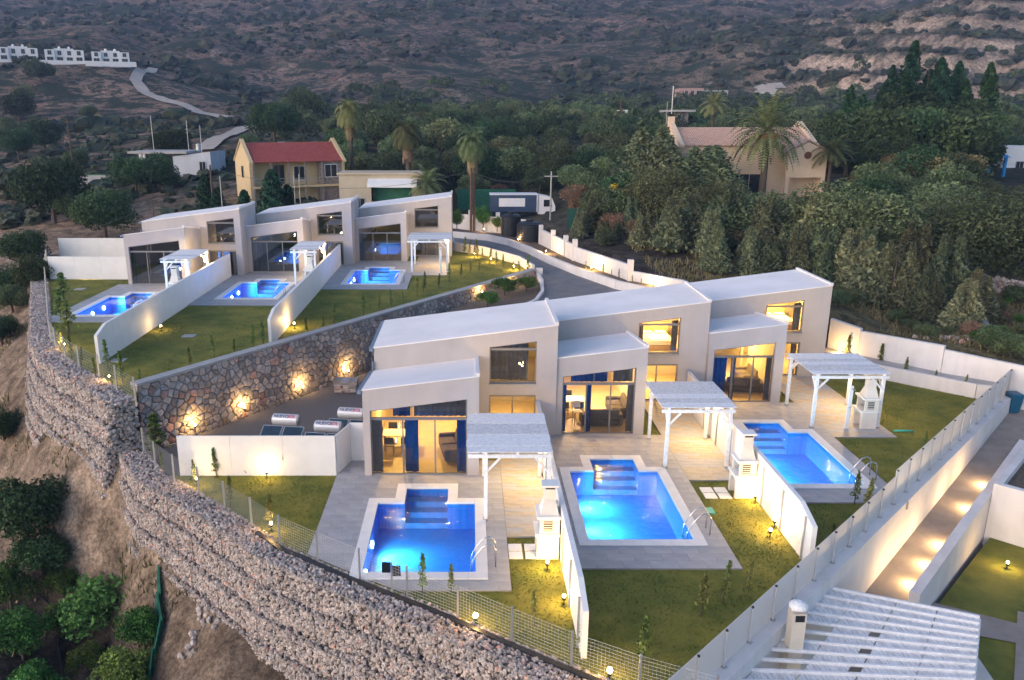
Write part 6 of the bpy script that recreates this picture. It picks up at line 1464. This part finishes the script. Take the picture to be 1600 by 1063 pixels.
b = MB(); b.prism([(wx0 - .3, e2 - .1), (wm, a2 + .1), (wx1 + .3, e2 - .1), (wx1 + .3, e2 + .05), (wm, a2 + .28), (wx0 - .3, e2 + .05)], 'y', -6.7, 0); b.build('wing_roof', TERRA, ph)
b = MB(); b.tube([(wm, -6.68, e2 - .3), (wm, -6.6, e2 - .3)], .36, 18); w_ = b.build('round_window', mat('brown_frame', (.16, .06, .03), .6), ph); b = MB(); b.tube([(wm, -6.70, e2 - .3), (wm, -6.685, e2 - .3)], .27, 18); b.build('pane', mat('reddish_glass', (.14, .05, .03), .3), w_)
win(ph, wx0 + .5, wm + .6, -3.22, -.2, 2.2, GALV, 'sliding_door'); MB().box(wm + .8, wx1 - .4, -3.3, -3.22, -.5, 2.3).build('brick_panel', PEACH, ph)
# pale house with grey wing on the left slope
q = T(290, 272, 60, 400); yy = q.y; k_ = yy / FPX
gh = empty('pale_house', (q.x, q.y, q.z), 'pale grey flat roofed house with a projecting concrete canopy on the left slope', 'house'); WLOC[gh.name] = Vector((0, 0, 0)); hh = D(290, 236, yy).z - q.z; X = 28 * k_
b = MB(); b.hexa([(-X * .2, -3, -1), (X * 1.8, -3, -1), (X * 1.8, 4, -1), (-X * .2, 4, -1)], [(-X * .2, -3, hh * .8), (X * 1.8, -3, hh), (X * 1.8, 4, hh), (-X * .2, 4, hh * .8)]); b.build('wall', mat('pale_blue_render', (.48, .50, .55), .8, .06, 1), gh)
MB().box(-X * 2.5, X * .6, -3.5, 3, hh * .92, hh * 1.02).build('canopy', CONCRETE, gh)
for x in (-X * 1.9, -X * 1.7): MB().box(x - .15, x + .15, -3.2, -2.9, -1, hh * .92 - .003).build('column', WHITE, gh)
win(gh, X * 1.2, X * 1.5, -3.03, .6, 1.8, GALV)
for x, t in ((-X * 1.6, 1.5), (X * .3, 1.3), (X * 1.0, 1.1)): MB().tube([(x, 0, hh * .9), (x, 0, hh + 3.2 * t)], .05, 6).build('antenna', GALV, gh)
MB().lathe([(.35, 0), (.35, .9), (.1, 1.0)], (X * .7, 1, hh), 12).build('roof_tank', GALV, gh)
# terrace wall with a small lawn
q0, q1 = T(95, 292, 60, 300), T(215, 292, 60, 300); w = wall_run('terrace_wall', [(q0.x, q0.y, q0.z + 1.5), (q1.x, q0.y + 1, q0.z + 1.5)], 3.2, .3, CONCRETE, 'grey concrete terrace wall holding a small green lawn on the left slope')
sheet('small_lawn', [(q0.x, q0.y + .3), (q1.x, q0.y + 1.3), (q1.x + 2, q0.y + 12), (q0.x + 1, q0.y + 11)], q0.z + 1.45, mat('fresh_grass', (.05, .12, .03), .95, .3, .8, .5, 10))
# white duplexes on the ridge
for i, (pa_, lab) in enumerate((((2, 60), 'white cube duplex on the hillside terrace with the leafy front'), ((73, 132), 'white cube duplex in the middle of the hillside terrace'), ((145, 203), 'white cube duplex on the hillside terrace above the dirt track'))):
    Y = 285; a = D(pa_[0], 96, Y); b_ = D(pa_[1], 100, Y); W_h = (b_.x - a.x); h0 = D(30, 97 + i * 1.5, Y).z; h1_ = D(30, 74 + i * 3.5, Y).z
    dx = empty('white_duplex', ((a.x + b_.x) / 2, Y, h0), lab, 'house', None, math.atan2(-(a.x + b_.x) / 2, Y) * .95); W_h *= .93; WLOC[dx.name] = Vector((0, 0, 0)); H2 = h1_ - h0
    for k in range(4):
        xa = -W_h / 2 + W_h * k / 4 + .003; xb = xa + W_h / 4 - .006; st = .9 if k in (1, 2) else 0
        MB().box(xa, xb, -2 - (0 if k in (1, 2) else .8), 6, -1.2, H2 - .3 + st * .5).build('wall', WHITE, dx); yw = -2.03 - (0 if k in (1, 2) else .8)
        win(dx, xa + W_h * .08, xa + W_h * .17, yw, H2 * .55, H2 * .85, GALV); win(dx, xa + W_h * .05, xa + W_h * .2, yw, .2, H2 * .38, GALV, 'door')
        if k in (1, 2): MB().lathe([(.4, 0), (.4, .8), (.1, .9)], ((xa + xb) / 2, 2, H2 + .15), 8).build('roof_tank', WHITE, dx)
    MB().box(-W_h / 2 - 2, W_h / 2 + 2, -6, -5.6, -1.2, .4).build('parapet', WHITE, dx)
# unfinished building, slab building, hut, blue pergola house
def block(px0, px1, py0, py1, Y, name, label, m, wins, cat='building', depth=8, slab=None):
    a = D(px0, py1, Y); b_ = D(px1, py0, Y); z0 = a.z; r = empty(name, ((a.x + b_.x) / 2, Y, z0), label, cat); WLOC[r.name] = Vector((0, 0, 0)); X = (b_.x - a.x) / 2; hh = b_.z - z0
    MB().box(-X, X, 0, depth, -6, hh).build('wall', m, r)
    for f0, f1, g0, g1 in wins: win(r, -X + 2 * X * f0, -X + 2 * X * f1, -.02, hh * g0, hh * g1, GALV)
    if slab: MB().box(-X - slab, X + slab, -slab, depth, hh + .003, hh + .35).build('roof_slab', CONCRETE, r)
    return r
block(1062, 1100, 138, 158, 290, 'unfinished_house', 'unfinished pink and grey concrete house on the far valley side', mat('pinkish_block', (.42, .27, .24), .9, .15, 1), [(.2, .32, .3, .8), (.45, .58, .3, .8), (.7, .95, .1, .8)])
block(1100, 1138, 141, 160, 296, 'unfinished_house', 'grey unfinished concrete house beside the quarry track', CONCRETE, [(.15, .3, .3, .7), (.4, .6, .3, .7), (.75, .95, .2, .8)])
block(1054, 1076, 175, 190, 150, 'slab_house', 'concrete house with a wide flat roof slab behind the peach house', STONEV, [(.2, .4, .2, .7), (.55, .7, .1, .7)], slab=1.0)
block(967, 981, 172, 184, 170, 'white_hut', 'small white hut among the valley trees', WHITE, [(.3, .6, .2, .7)])
bh = block(1560, 1680, 228, 290, 108, 'white_house', 'white flat roofed house at the edge behind the blue pergola', WHITE, [(.2, .3, .3, .6), (.5, .62, .3, .6)])
q = D(1545, 285, 100); bz_ = tz(q.x, q.y); bp_ = empty('blue_pergola', (q.x, q.y, bz_), 'bright blue timber gazebo with a pitched roof beside the white house', 'gazebo'); WLOC[bp_.name] = Vector((0, 0, 0)); bl = mat('bright_blue_paint', (.01, .25, .62), .6, .08, 2); zt = D(1545, 246, 100).z - bz_
for x in (-1.6, 1.6):
    for y in (0, 3): MB().bar((x, y, -1), (x, y, zt), .3).build('post', bl, bp_)
MB().mesh and MB().hexa([(-2, -.4, zt), (2, -.4, zt), (2, 3.4, zt), (-2, 3.4, zt)], [(-.2, 1.2, zt + 1.2), (.2, 1.2, zt + 1.2), (.2, 1.8, zt + 1.2), (-.2, 1.8, zt + 1.2)]).build('roof', bl, bp_)
# shed with green netting
q = D(918, 350, 78); sz_ = tz(q.x, q.y); sh = empty('garden_shed', (q.x, q.y, sz_), 'beige garden shed with a red roof edge and dark green screen', 'shed'); WLOC[sh.name] = Vector((0, 0, 0))
MB().box(-.2, 3.2, 0, 2.5, -1, 2.2).build('wall', BEIGE, sh); MB().box(.6, 4.2, -.4, 2.8, 2.203, 2.35).build('roof', RED, sh); MB().box(-2.0, -.25, .1, .18, -.5, 2.0).build('green_screen', mat('dark_green_screen', (.01, .07, .05), .7, .2, 3), sh)
q = D(760, 300, 97); tag(MB().box(q.x - 3.5, q.x + 3.5, q.y, q.y + .1, tz(q.x, q.y), tz(q.x, q.y) + 2.6).build('green_windbreak', mat('green_net', (.02, .13, .08), .8, .3, 4)), 'dark green windbreak net behind the truck yard', 'net')
# neighbours' stone rubble wall and concrete slab on the right
q0, q1 = T(1512, 447, 40, 120), T(1640, 468, 40, 120); rw_ = empty('dry_stone_wall', tuple(q0), 'low dry stone wall of pale rubble at the edge of the field', 'wall'); pts = []; r4 = np.random.RandomState(8)
for i in range(420):
    f = r4.rand(); p = q0.lerp(q1, f); z = tz(p.x, p.y); pts.append((p.x + r4.uniform(-.25, .25), p.y + r4.uniform(-.3, .3), z + r4.uniform(-.1, 1.0)))
rocks_mesh('rubble', pts, .22, GABION, rw_, 91)
q = T(1565, 535, 35, 90); pts = [(q.x + r4.normal(0, 2.2), q.y + r4.normal(0, .9), 0) for _ in range(150)]; pts = [(a, b, tz(a, b) + .05) for a, b, _ in pts]; rp_ = empty('rock_pile', tuple(q), 'scattered pale rocks on the slope above the boundary wall', 'rocks'); rocks_mesh('rubble', pts, .2, GABION, rp_, 92)
q = T(1533, 515, 35, 90); MBc = MB(); MBc.hexa([(q.x - .5, q.y - .3, q.z - .2), (q.x + .3, q.y - .5, q.z - .2), (q.x + .9, q.y + 1.2, q.z + .1), (q.x + .1, q.y + 1.4, q.z + .1)], [(q.x - .5, q.y - .3, q.z + .1), (q.x + .3, q.y - .5, q.z + .1), (q.x + .9, q.y + 1.2, q.z + 1.0), (q.x + .1, q.y + 1.4, q.z + 1.0)]); tag(MBc.build('concrete_slab', CONCRETE), 'tilted grey concrete slab lying on the slope', 'slab')
q = T(305, 1000, 14, 60); pts = [(q.x + r4.normal(0, .35), q.y + r4.normal(0, .35)) for _ in range(28)]; rp_ = empty('rock_pile', tuple(q), 'small heap of pale rocks on the earth bank below the gabion wall', 'rocks'); rocks_mesh('rubble', [(a, b, tz(a, b) + .06) for a, b in pts], .15, GABION, rp_, 93)

# ================================================================== truck, tanks, poles
tx, ty, tz_ = 2.4, 89.6, 3.25; tk = empty('box_truck', (tx, ty, tz_), 'parked box truck with dark blue sides and a blank white panel', 'truck'); NAVY = mat('navy_paint', (.035, .06, .115), .5, .15, 1.2)
zt = D(800, 305, ty).z
MB().box(tx, tx + 5.3, ty, ty + 2.3, tz_ + .75, zt).build('box_body', NAVY, tk); MB().box(tx - .03, tx + 5.33, ty - .03, ty + 2.33, zt + .003, zt + .08).build('box_roof', WHITE, tk); MB().box(tx + 1.0, tx + 3.9, ty - .03, ty - .004, tz_ + 1.35, zt - .35).build('side_panel', WHITE, tk); MB().box(tx + 5.2, tx + 5.31, ty - .02, ty + .1, tz_ + .75, zt - .003).build('corner_post', WHITE, tk)
c = MB(); c.prism([(tx + 5.38, tz_ + .5), (tx + 7.3, tz_ + .5), (tx + 7.3, tz_ + 1.4), (tx + 6.9, tz_ + 2.3), (tx + 6.4, tz_ + 2.45), (tx + 5.38, zt)], 'y', ty + .1, ty + 2.2); c.build('cab', WHITE, tk); MB().prism([(tx + 6.0, tz_ + 1.35), (tx + 6.95, tz_ + 1.35), (tx + 6.7, tz_ + 2.1), (tx + 6.0, tz_ + 2.1)], 'y', ty + .06, ty + .097).build('cab_window', DARKG, tk)
for x in (tx + 1.1, tx + 6.5):
    for y in (ty + .05, ty + 1.95): w_ = MB().tube([(x, y, tz_ + .42), (x, y + .25, tz_ + .42)], .42, 16).build('wheel', BLACKP, tk)
MB().box(tx + .2, tx + 5.3, ty + .4, ty + 1.9, tz_ + .5, tz_ + .745).build('chassis', BLACKP, tk)
for x_, y_, rr, hh, lab in ((4.35, 82.0, 1.05, 2.0, 'tall ribbed black water tank in front of the truck'), (6.0, 78.6, 1.25, 1.65, 'squat ribbed black water tank beside the end of the white wall')):
    wt_ = empty('water_tank', (x_, y_, 2.42), lab, 'tank'); prof = []
    for i in range(9): prof += [(rr, hh * i / 9), (rr * .975, hh * (i + .5) / 9)]
    prof += [(rr, hh), (rr * .8, hh + .18), (rr * .25, hh + .3), (rr * .25, hh + .38)]
    MB().lathe(prof, (x_, y_, 2.43), 24).build('tank_body', BLACKP, wt_); MB().lathe([(rr * .3, 0), (rr * .3, .06)], (x_, y_, 2.43 + hh + .382), 16).build('lid', BLACKP, wt_)
POLE = mat('weathered_pole', (.11, .07, .05), .9, .2, 5)
def pole(px, pyb, pyt, Y, label, r=.13, m=None, cross=True):
    b = D(px, pyb, Y); t = D(px, pyt, Y); z0 = min(b.z, tz(b.x, b.y)) - .3; p = empty('utility_pole', (b.x, b.y, z0), label, 'pole'); MB().tube([(b.x, b.y, z0), (b.x, b.y, t.z)], [r, r * .75], 8).build('shaft', m or POLE, p)
    if cross: MB().bar((b.x - .7, b.y, t.z - .5), (b.x + .7, b.y, t.z - .5), .09).build('crossarm', m or POLE, p)
    return Vector((b.x, b.y, t.z))
p1 = pole(118, 290, 185, 118, 'tall wooden utility pole beside the terrace wall'); p2 = pole(334, 330, 258, 86, 'wooden utility pole between the two dark cypresses', cross=False); pole(347, 320, 276, 84, 'slim grey steel pole beside the dark cypress', .06, GALV, False)
p3 = pole(736, 335, 262, 85.5, 'brown wooden pole of the twin pair by the white wall', .15, None, False); pole(741, 335, 262, 85.8, 'second brown wooden pole of the twin pair by the white wall', .15, None, False); p4 = pole(860, 330, 268, 84, 'grey concrete pole beside the truck cab', .1, CONCRETE, True)
p5 = pole(4, 460, 345, 66, 'dark leaning wooden pole at the edge of the earth bank'); p6 = pole(240, 335, 312, 76, 'short wooden pole behind the rear end house roof', .08, None, False); p7 = pole(968, 205, 153, 165, 'distant wooden pole beside the white hut'); pole(243, 262, 200, 150, 'thin light pole above the pale house', .07, GALV, False); p8 = pole(760, 190, 148, 210, 'far wooden pole below the hill', .15); p9 = pole(580, 190, 150, 205, 'far wooden pole behind the fan palm', .15)
pole(462, 330, 272, 82, 'slim white pole before the red roofed house', .05, GALV, False); pole(470, 330, 272, 82, 'second slim white pole before the red roofed house', .05, GALV, False); pole(1040, 205, 160, 130, 'thin lamp pole beside the roof slab house', .06, GALV, False)
def wire(a, b, sag, label):
    P = [a.lerp(b, i / 12) + Vector((0, 0, -sag * 4 * (i / 12) * (1 - i / 12) - .3)) for i in range(13)]; mb = MB(); mb.tube(P, .018, 4); tag(mb.build('overhead_wire', mat('wire', (.10, .12, .10), .6) if 'wire' not in MATS else MATS['wire']), label, 'wire')
wire(p5, p6, 1.5, 'overhead wire from the leaning pole to the short pole'); wire(p6, p2, 1.0, 'overhead wire between the short pole and the cypress pole'); wire(p2, p3, 2.0, 'overhead wire from the cypress pole to the twin poles'); wire(p3, p4, 1.0, 'overhead wire from the twin poles to the concrete pole'); wire(p9, p8, 2.5, 'far overhead wire below the hill'); wire(p8, p7, 2.5, 'far overhead wire to the distant wooden pole'); wire(p1, p9, 5, 'long overhead wire across the left slope')
# green netting and hose in the orchard
nt_ = [T(px, py, 12, 60) for px, py in ((243, 905), (252, 945), (255, 985), (243, 1030), (236, 1063))]; mb = MB()
for a, b in zip(nt_, nt_[1:]): a = a + Vector((rnd.uniform(-.15, .15), rnd.uniform(-.2, .2), 0)); mb.hexa([(a.x - .1, a.y - .1, a.z - .1), (a.x + .03, a.y, a.z - .1), (b.x + .03, b.y, b.z - .1), (b.x - .1, b.y - .1, b.z - .1)], [(a.x - .03, a.y, a.z + .45), (a.x + .03, a.y, a.z + .45), (b.x + .03, b.y, b.z + .4), (b.x - .03, b.y, b.z + .4)])
tag(mb.build('garden_net', mat('green_garden_net', (.006, .09, .055), .8, .3, 6)), 'green garden netting along the orchard edge', 'net')
hs = [T(px, py, 12, 60) + Vector((0, 0, .04)) for px, py in ((55, 932), (75, 945), (92, 955), (94, 985), (91, 1010), (95, 1035), (100, 1075))]; mb = MB(); mb.tube(hs, .03, 6); tag(mb.build('irrigation_hose', BLACKP), 'black irrigation hose winding through the orchard', 'hose')

# ================================================================== tracks and far scrub
DIRT = mat('pale_track', (.40, .34, .29), .95, .12, .5)
TRK = []
def track(px, w, name='dirt_track'):
    P = [T(*q, 60, 700) for q in px]; P = [p for p in resample3(P, 4.0)]; mb = MB(); TRK.extend((p.x, p.y) for p in P)
    for i, (a, b) in enumerate(zip(P, P[1:])):
        t = (b - a).xy.normalized(); n = Vector((-t.y, t.x)) * w / 2; quad = []
        for c, s in ((a, -1), (b, -1), (b, 1), (a, 1)): x, y = c.x + n.x * s, c.y + n.y * s; quad.append((x, y, tz(x, y) + .35))
        mb.face(quad)
    tag(mb.build(name, DIRT), kind='structure')
def resample3(pts, step):
    out = []
    for a, b in zip(pts, pts[1:]):
        k = max(1, int((b - a).length / step)); out += [a.lerp(b, i / k) for i in range(k)]
    return out + [pts[-1]]
track([(240, 108), (215, 120), (212, 128), (225, 145), (255, 158), (300, 172), (340, 183), (372, 190)], 3.6)
track([(400, 198), (375, 205), (350, 215), (330, 228), (318, 238)], 3.4)
track([(1225, 133), (1200, 135), (1185, 142), (1215, 150)], 6)
BUSHM = leaf_mat('scrub_leaf', (.022, .034, .020), (.042, .056, .032), .1)
def bush_field(name, n, y0, y1, s0, s1, seed, dens=1.0, xr=(-.75, .85)):
    rs = np.random.RandomState(seed); y = np.exp(rs.uniform(np.log(y0), np.log(y1), n)); x = y * rs.uniform(*xr, n)
    keep = (fbm(x, y, 45, 3) + fbm(x + 500, y, 160, 2) * .8 + .25 * rs.rand(n)) > (-.12 - .2 * (dens - 1)); x, y = x[keep], y[keep]; tk_ = np.array(TRK); far_ = np.array([np.min((tk_[:, 0] - a) ** 2 + (tk_[:, 1] - b) ** 2) > 25 for a, b in zip(x, y)]); x, y = x[far_], y[far_]; z = terrain(x, y)
    B = [rock_proto(300 + i, 2, .5, 1.3) for i in range(5)]; VV, FF, CC = [], [], []; b = 0
    for i in range(len(x)):
        V, F = B[rs.randint(5)]; s = rs.uniform(s0, s1) * (1.0 if rs.rand() < .85 else 1.6); a = rs.uniform(0, 6.28); c, sn = math.cos(a), math.sin(a); V = V * np.array([s, s * rs.uniform(.8, 1.2), s * rs.uniform(.55, .85)]); V = np.stack([V[:, 0] * c - V[:, 1] * sn + x[i], V[:, 0] * sn + V[:, 1] * c + y[i], V[:, 2] + z[i] + s * .25], 1)
        VV.append(V); FF.append(np.array(F) + b); b += len(V); t = rs.uniform(.6, 1.3); CC.append((t * rs.uniform(.9, 1.25), t, t * rs.uniform(.85, 1.1), 1))
    me = bpy.data.meshes.new(name); FF = np.concatenate(FF); me.from_pydata(np.concatenate(VV).tolist(), [], FF.tolist()); me.materials.append(BUSHM)
    nf = len(B[0][1]); ca = me.color_attributes.new('tone', 'FLOAT_COLOR', 'CORNER'); ca.data.foreach_set('color', np.repeat(np.array(CC), nf * 3, axis=0).ravel()); o = link_mesh(name, me); tag(o, 'dark scrub bushes scattered over the hillside', 'scrub', kind='stuff'); return len(x)
NB = bush_field('hillside_scrub', 8500, 190, 900, 1.0, 2.3, 5) + bush_field('hillside_scrub', 1500, 90, 260, .4, 1.1, 6, 1.0, (-.75, -.12))
def wood_field():
    """far valley wood: one mass of tree crowns"""
    rs = np.random.RandomState(77); P = []; N_ = []; tt = []
    for _ in range(420):
        y = rs.uniform(150, 300); x = rs.uniform(-.2 * y, .75 * y)
        s = rs.uniform(1.8, 3.2); z = tz(x, y); k = 150
        d = rs.normal(size=(k, 3)); d /= np.linalg.norm(d, axis=1)[:, None]; d[:, 2] = np.abs(d[:, 2]) * 1.0 - .15
        b = 1 + .25 * np.sin(d[:, 0] * 5 + x) * np.cos(d[:, 1] * 6 + y); P.append(np.array([x, y, z + s * .7]) + d * s * b[:, None] * rs.uniform(.8, 1.0, k)[:, None]); N_.append(d); tt.append(np.full(k, rs.uniform(.7, 1.25)))
    P = np.concatenate(P); V, t = leaf_cloud(rs, P, np.concatenate(N_), .75, 1.4, .6); o = link_mesh('valley_wood', cloud_mesh('valley_wood', V, t * np.concatenate(tt), L_DARK)); tag(o, 'dense dark green wood filling the valley floor below the hill', 'wood', kind='stuff')
wood_field()
# grass tufts on the lawns and weeds on the banks
def tufts():
    rs = np.random.RandomState(12); n = 90000; P = []
    for poly, z, k in ((FRONT_POLY, -.06, 70000), (LEFT_POLY, ZL - .06, 40000)):
        a = np.array(poly)[:, :2]; x = rs.uniform(a[:, 0].min(), a[:, 0].max(), k * 2); y = rs.uniform(a[:, 1].min(), a[:, 1].max(), k * 2); m = inside(x, y, poly)
        for q in POOLS_F + POOLS_FR + POOLS_L + POOLS_LR: m &= ~((x > q[0] - .3) & (x < q[1] + .3) & (y > q[2] - .3) & (y < q[3] + .3))
        x, y = x[m][:k], y[m][:k]; P.append(np.stack([x, y, np.full(len(x), z)], 1))
    P = np.concatenate(P); n = len(P); h = rs.uniform(.02, .05, n); a = rs.uniform(0, 6.28, n); w = .03
    V = np.stack([P + np.stack([np.cos(a) * w, np.sin(a) * w, 0 * a], 1), P - np.stack([np.cos(a) * w, np.sin(a) * w, 0 * a], 1), P + np.stack([rs.normal(0, .02, n), rs.normal(0, .02, n), h], 1)], 1).reshape(-1, 3)
    me = bpy.data.meshes.new('grass'); me.from_pydata(V.tolist(), [], np.arange(3 * n).reshape(n, 3).tolist()); me.materials.append(LAWN); tag(link_mesh('grass', me), 'short mown olive green lawn grass', 'grass', kind='stuff')
tufts()
def wild_grass():
    rs = np.random.RandomState(19); n = 26000; x = rs.uniform(14, 52, n); y = rs.uniform(43, 68, n); m = ~(inside(x, y, FRONT_POLY) | inside(x, y, ROAD_POLY) | inside(x, y, NEIGH_POLY)) & (x * .93 + y > 71) & (fbm(x, y, 5, 3) > -.25)
    x2 = rs.uniform(-32, -3, 30000); y2 = rs.uniform(14, 56, 30000); g = terrain(x2, y2, False); m2 = ~(inside(x2, y2, FRONT_POLY) | inside(x2, y2, LEFT_POLY) | inside(x2, y2, YARD_MASK)) & (fbm(x2, y2, 4, 3) > -.05)
    x = np.concatenate([x[m], x2[m2]]); y = np.concatenate([y[m], y2[m2]]); z = terrain(x, y); P = np.stack([x, y, z], 1); n = len(P); h = rs.uniform(.15, .55, n); a = rs.uniform(0, 6.28, n); w = rs.uniform(.02, .06, n)
    e = np.stack([np.cos(a) * w, np.sin(a) * w, 0 * a], 1); V = np.stack([P + e, P - e, P + np.stack([rs.normal(0, .12, n), rs.normal(0, .12, n), h], 1)], 1).reshape(-1, 3)
    me = bpy.data.meshes.new('wild_grass'); me.from_pydata(V.tolist(), [], np.arange(3 * n).reshape(n, 3).tolist()); me.materials.append(mat('dry_weeds', (.11, .10, .04), .95, c2=(.24, .19, .09), scale=.5)); tag(link_mesh('wild_grass', me), 'dry weeds and rough grass on the banks', 'grass', kind='stuff')
wild_grass()
def bank_rubble():
    rs = np.random.RandomState(23); x = rs.uniform(-32, -3, 5200); y = rs.uniform(14, 56, 5200); m = ~(inside(x, y, FRONT_POLY) | inside(x, y, LEFT_POLY) | inside(x, y, YARD_MASK)) & (fbm(x, y, 5, 3) > .02); x, y = x[m], y[m]; z = terrain(x, y)
    o = rocks_mesh('bank_rubble', list(zip(x, y, z + .01)), .10, mat('bank_stone', (.36, .30, .25), .95, .25, 5, attr='tone'), None, 24); tag(o, 'small stones strewn over the earth bank', 'stones')
bank_rubble()
r5 = random.Random(9); k_ = 0
while k_ < 46:
    px, py = r5.uniform(1290, 1620), r5.uniform(455, 560); p = T(px, py, 38, 90)
    if inside(np.array([p.x]), np.array([p.y]), FRONT_POLY)[0] or p.x * .9 + p.y < 69.5: continue
    src = r5.choice([OLIVE[0], BROWN[0], OLIVE[1], FRUIT[0]]); s = r5.uniform(.14, .36); c = copy_tree(src, p, r5.uniform(0, 6), (s * 1.2, s * 1.2, s)); c.name = 'shrub'; c['label'] = 'low scrubby shrub on the rough slope behind the stepped boundary wall'; c['category'] = 'shrub'; c['group'] = 'shrubs behind the stepped wall'; k_ += 1
for o in PROTOS:          # prototypes only served as sources of the placed copies
    for ch in list(o.children): bpy.data.objects.remove(ch)
    bpy.data.objects.remove(o)

# ================================================================== haze
def haze():
    x0, x1, y0, y1 = TX.min() - 5, TX.max() + 5, TY.min() - 10, TY.max() + 5; z0, z1 = TZ.min() - 1.5, TZ.max() + 12
    o = MB().box(x0, x1, y0, y1, z0, z1).build('haze', None) if False else None
    mb = MB(); mb.box(x0, x1, y0, y1, z0, z1); m = bpy.data.materials.new('haze_air'); m.use_nodes = True; N = m.node_tree.nodes; N.remove(N['Principled BSDF'])
    v = N.new('ShaderNodeVolumePrincipled'); v.inputs['Color'].default_value = (.42, .60, 1.0, 1); v.inputs['Density'].default_value = HAZE; m.node_tree.links.new(v.outputs[0], N['Material Output'].inputs['Volume'])
    o = mb.build('haze', m); tag(o, 'thin blue dusk haze in the air', 'haze', kind='stuff')
HAZE = 0.00034
if HAZE: haze()
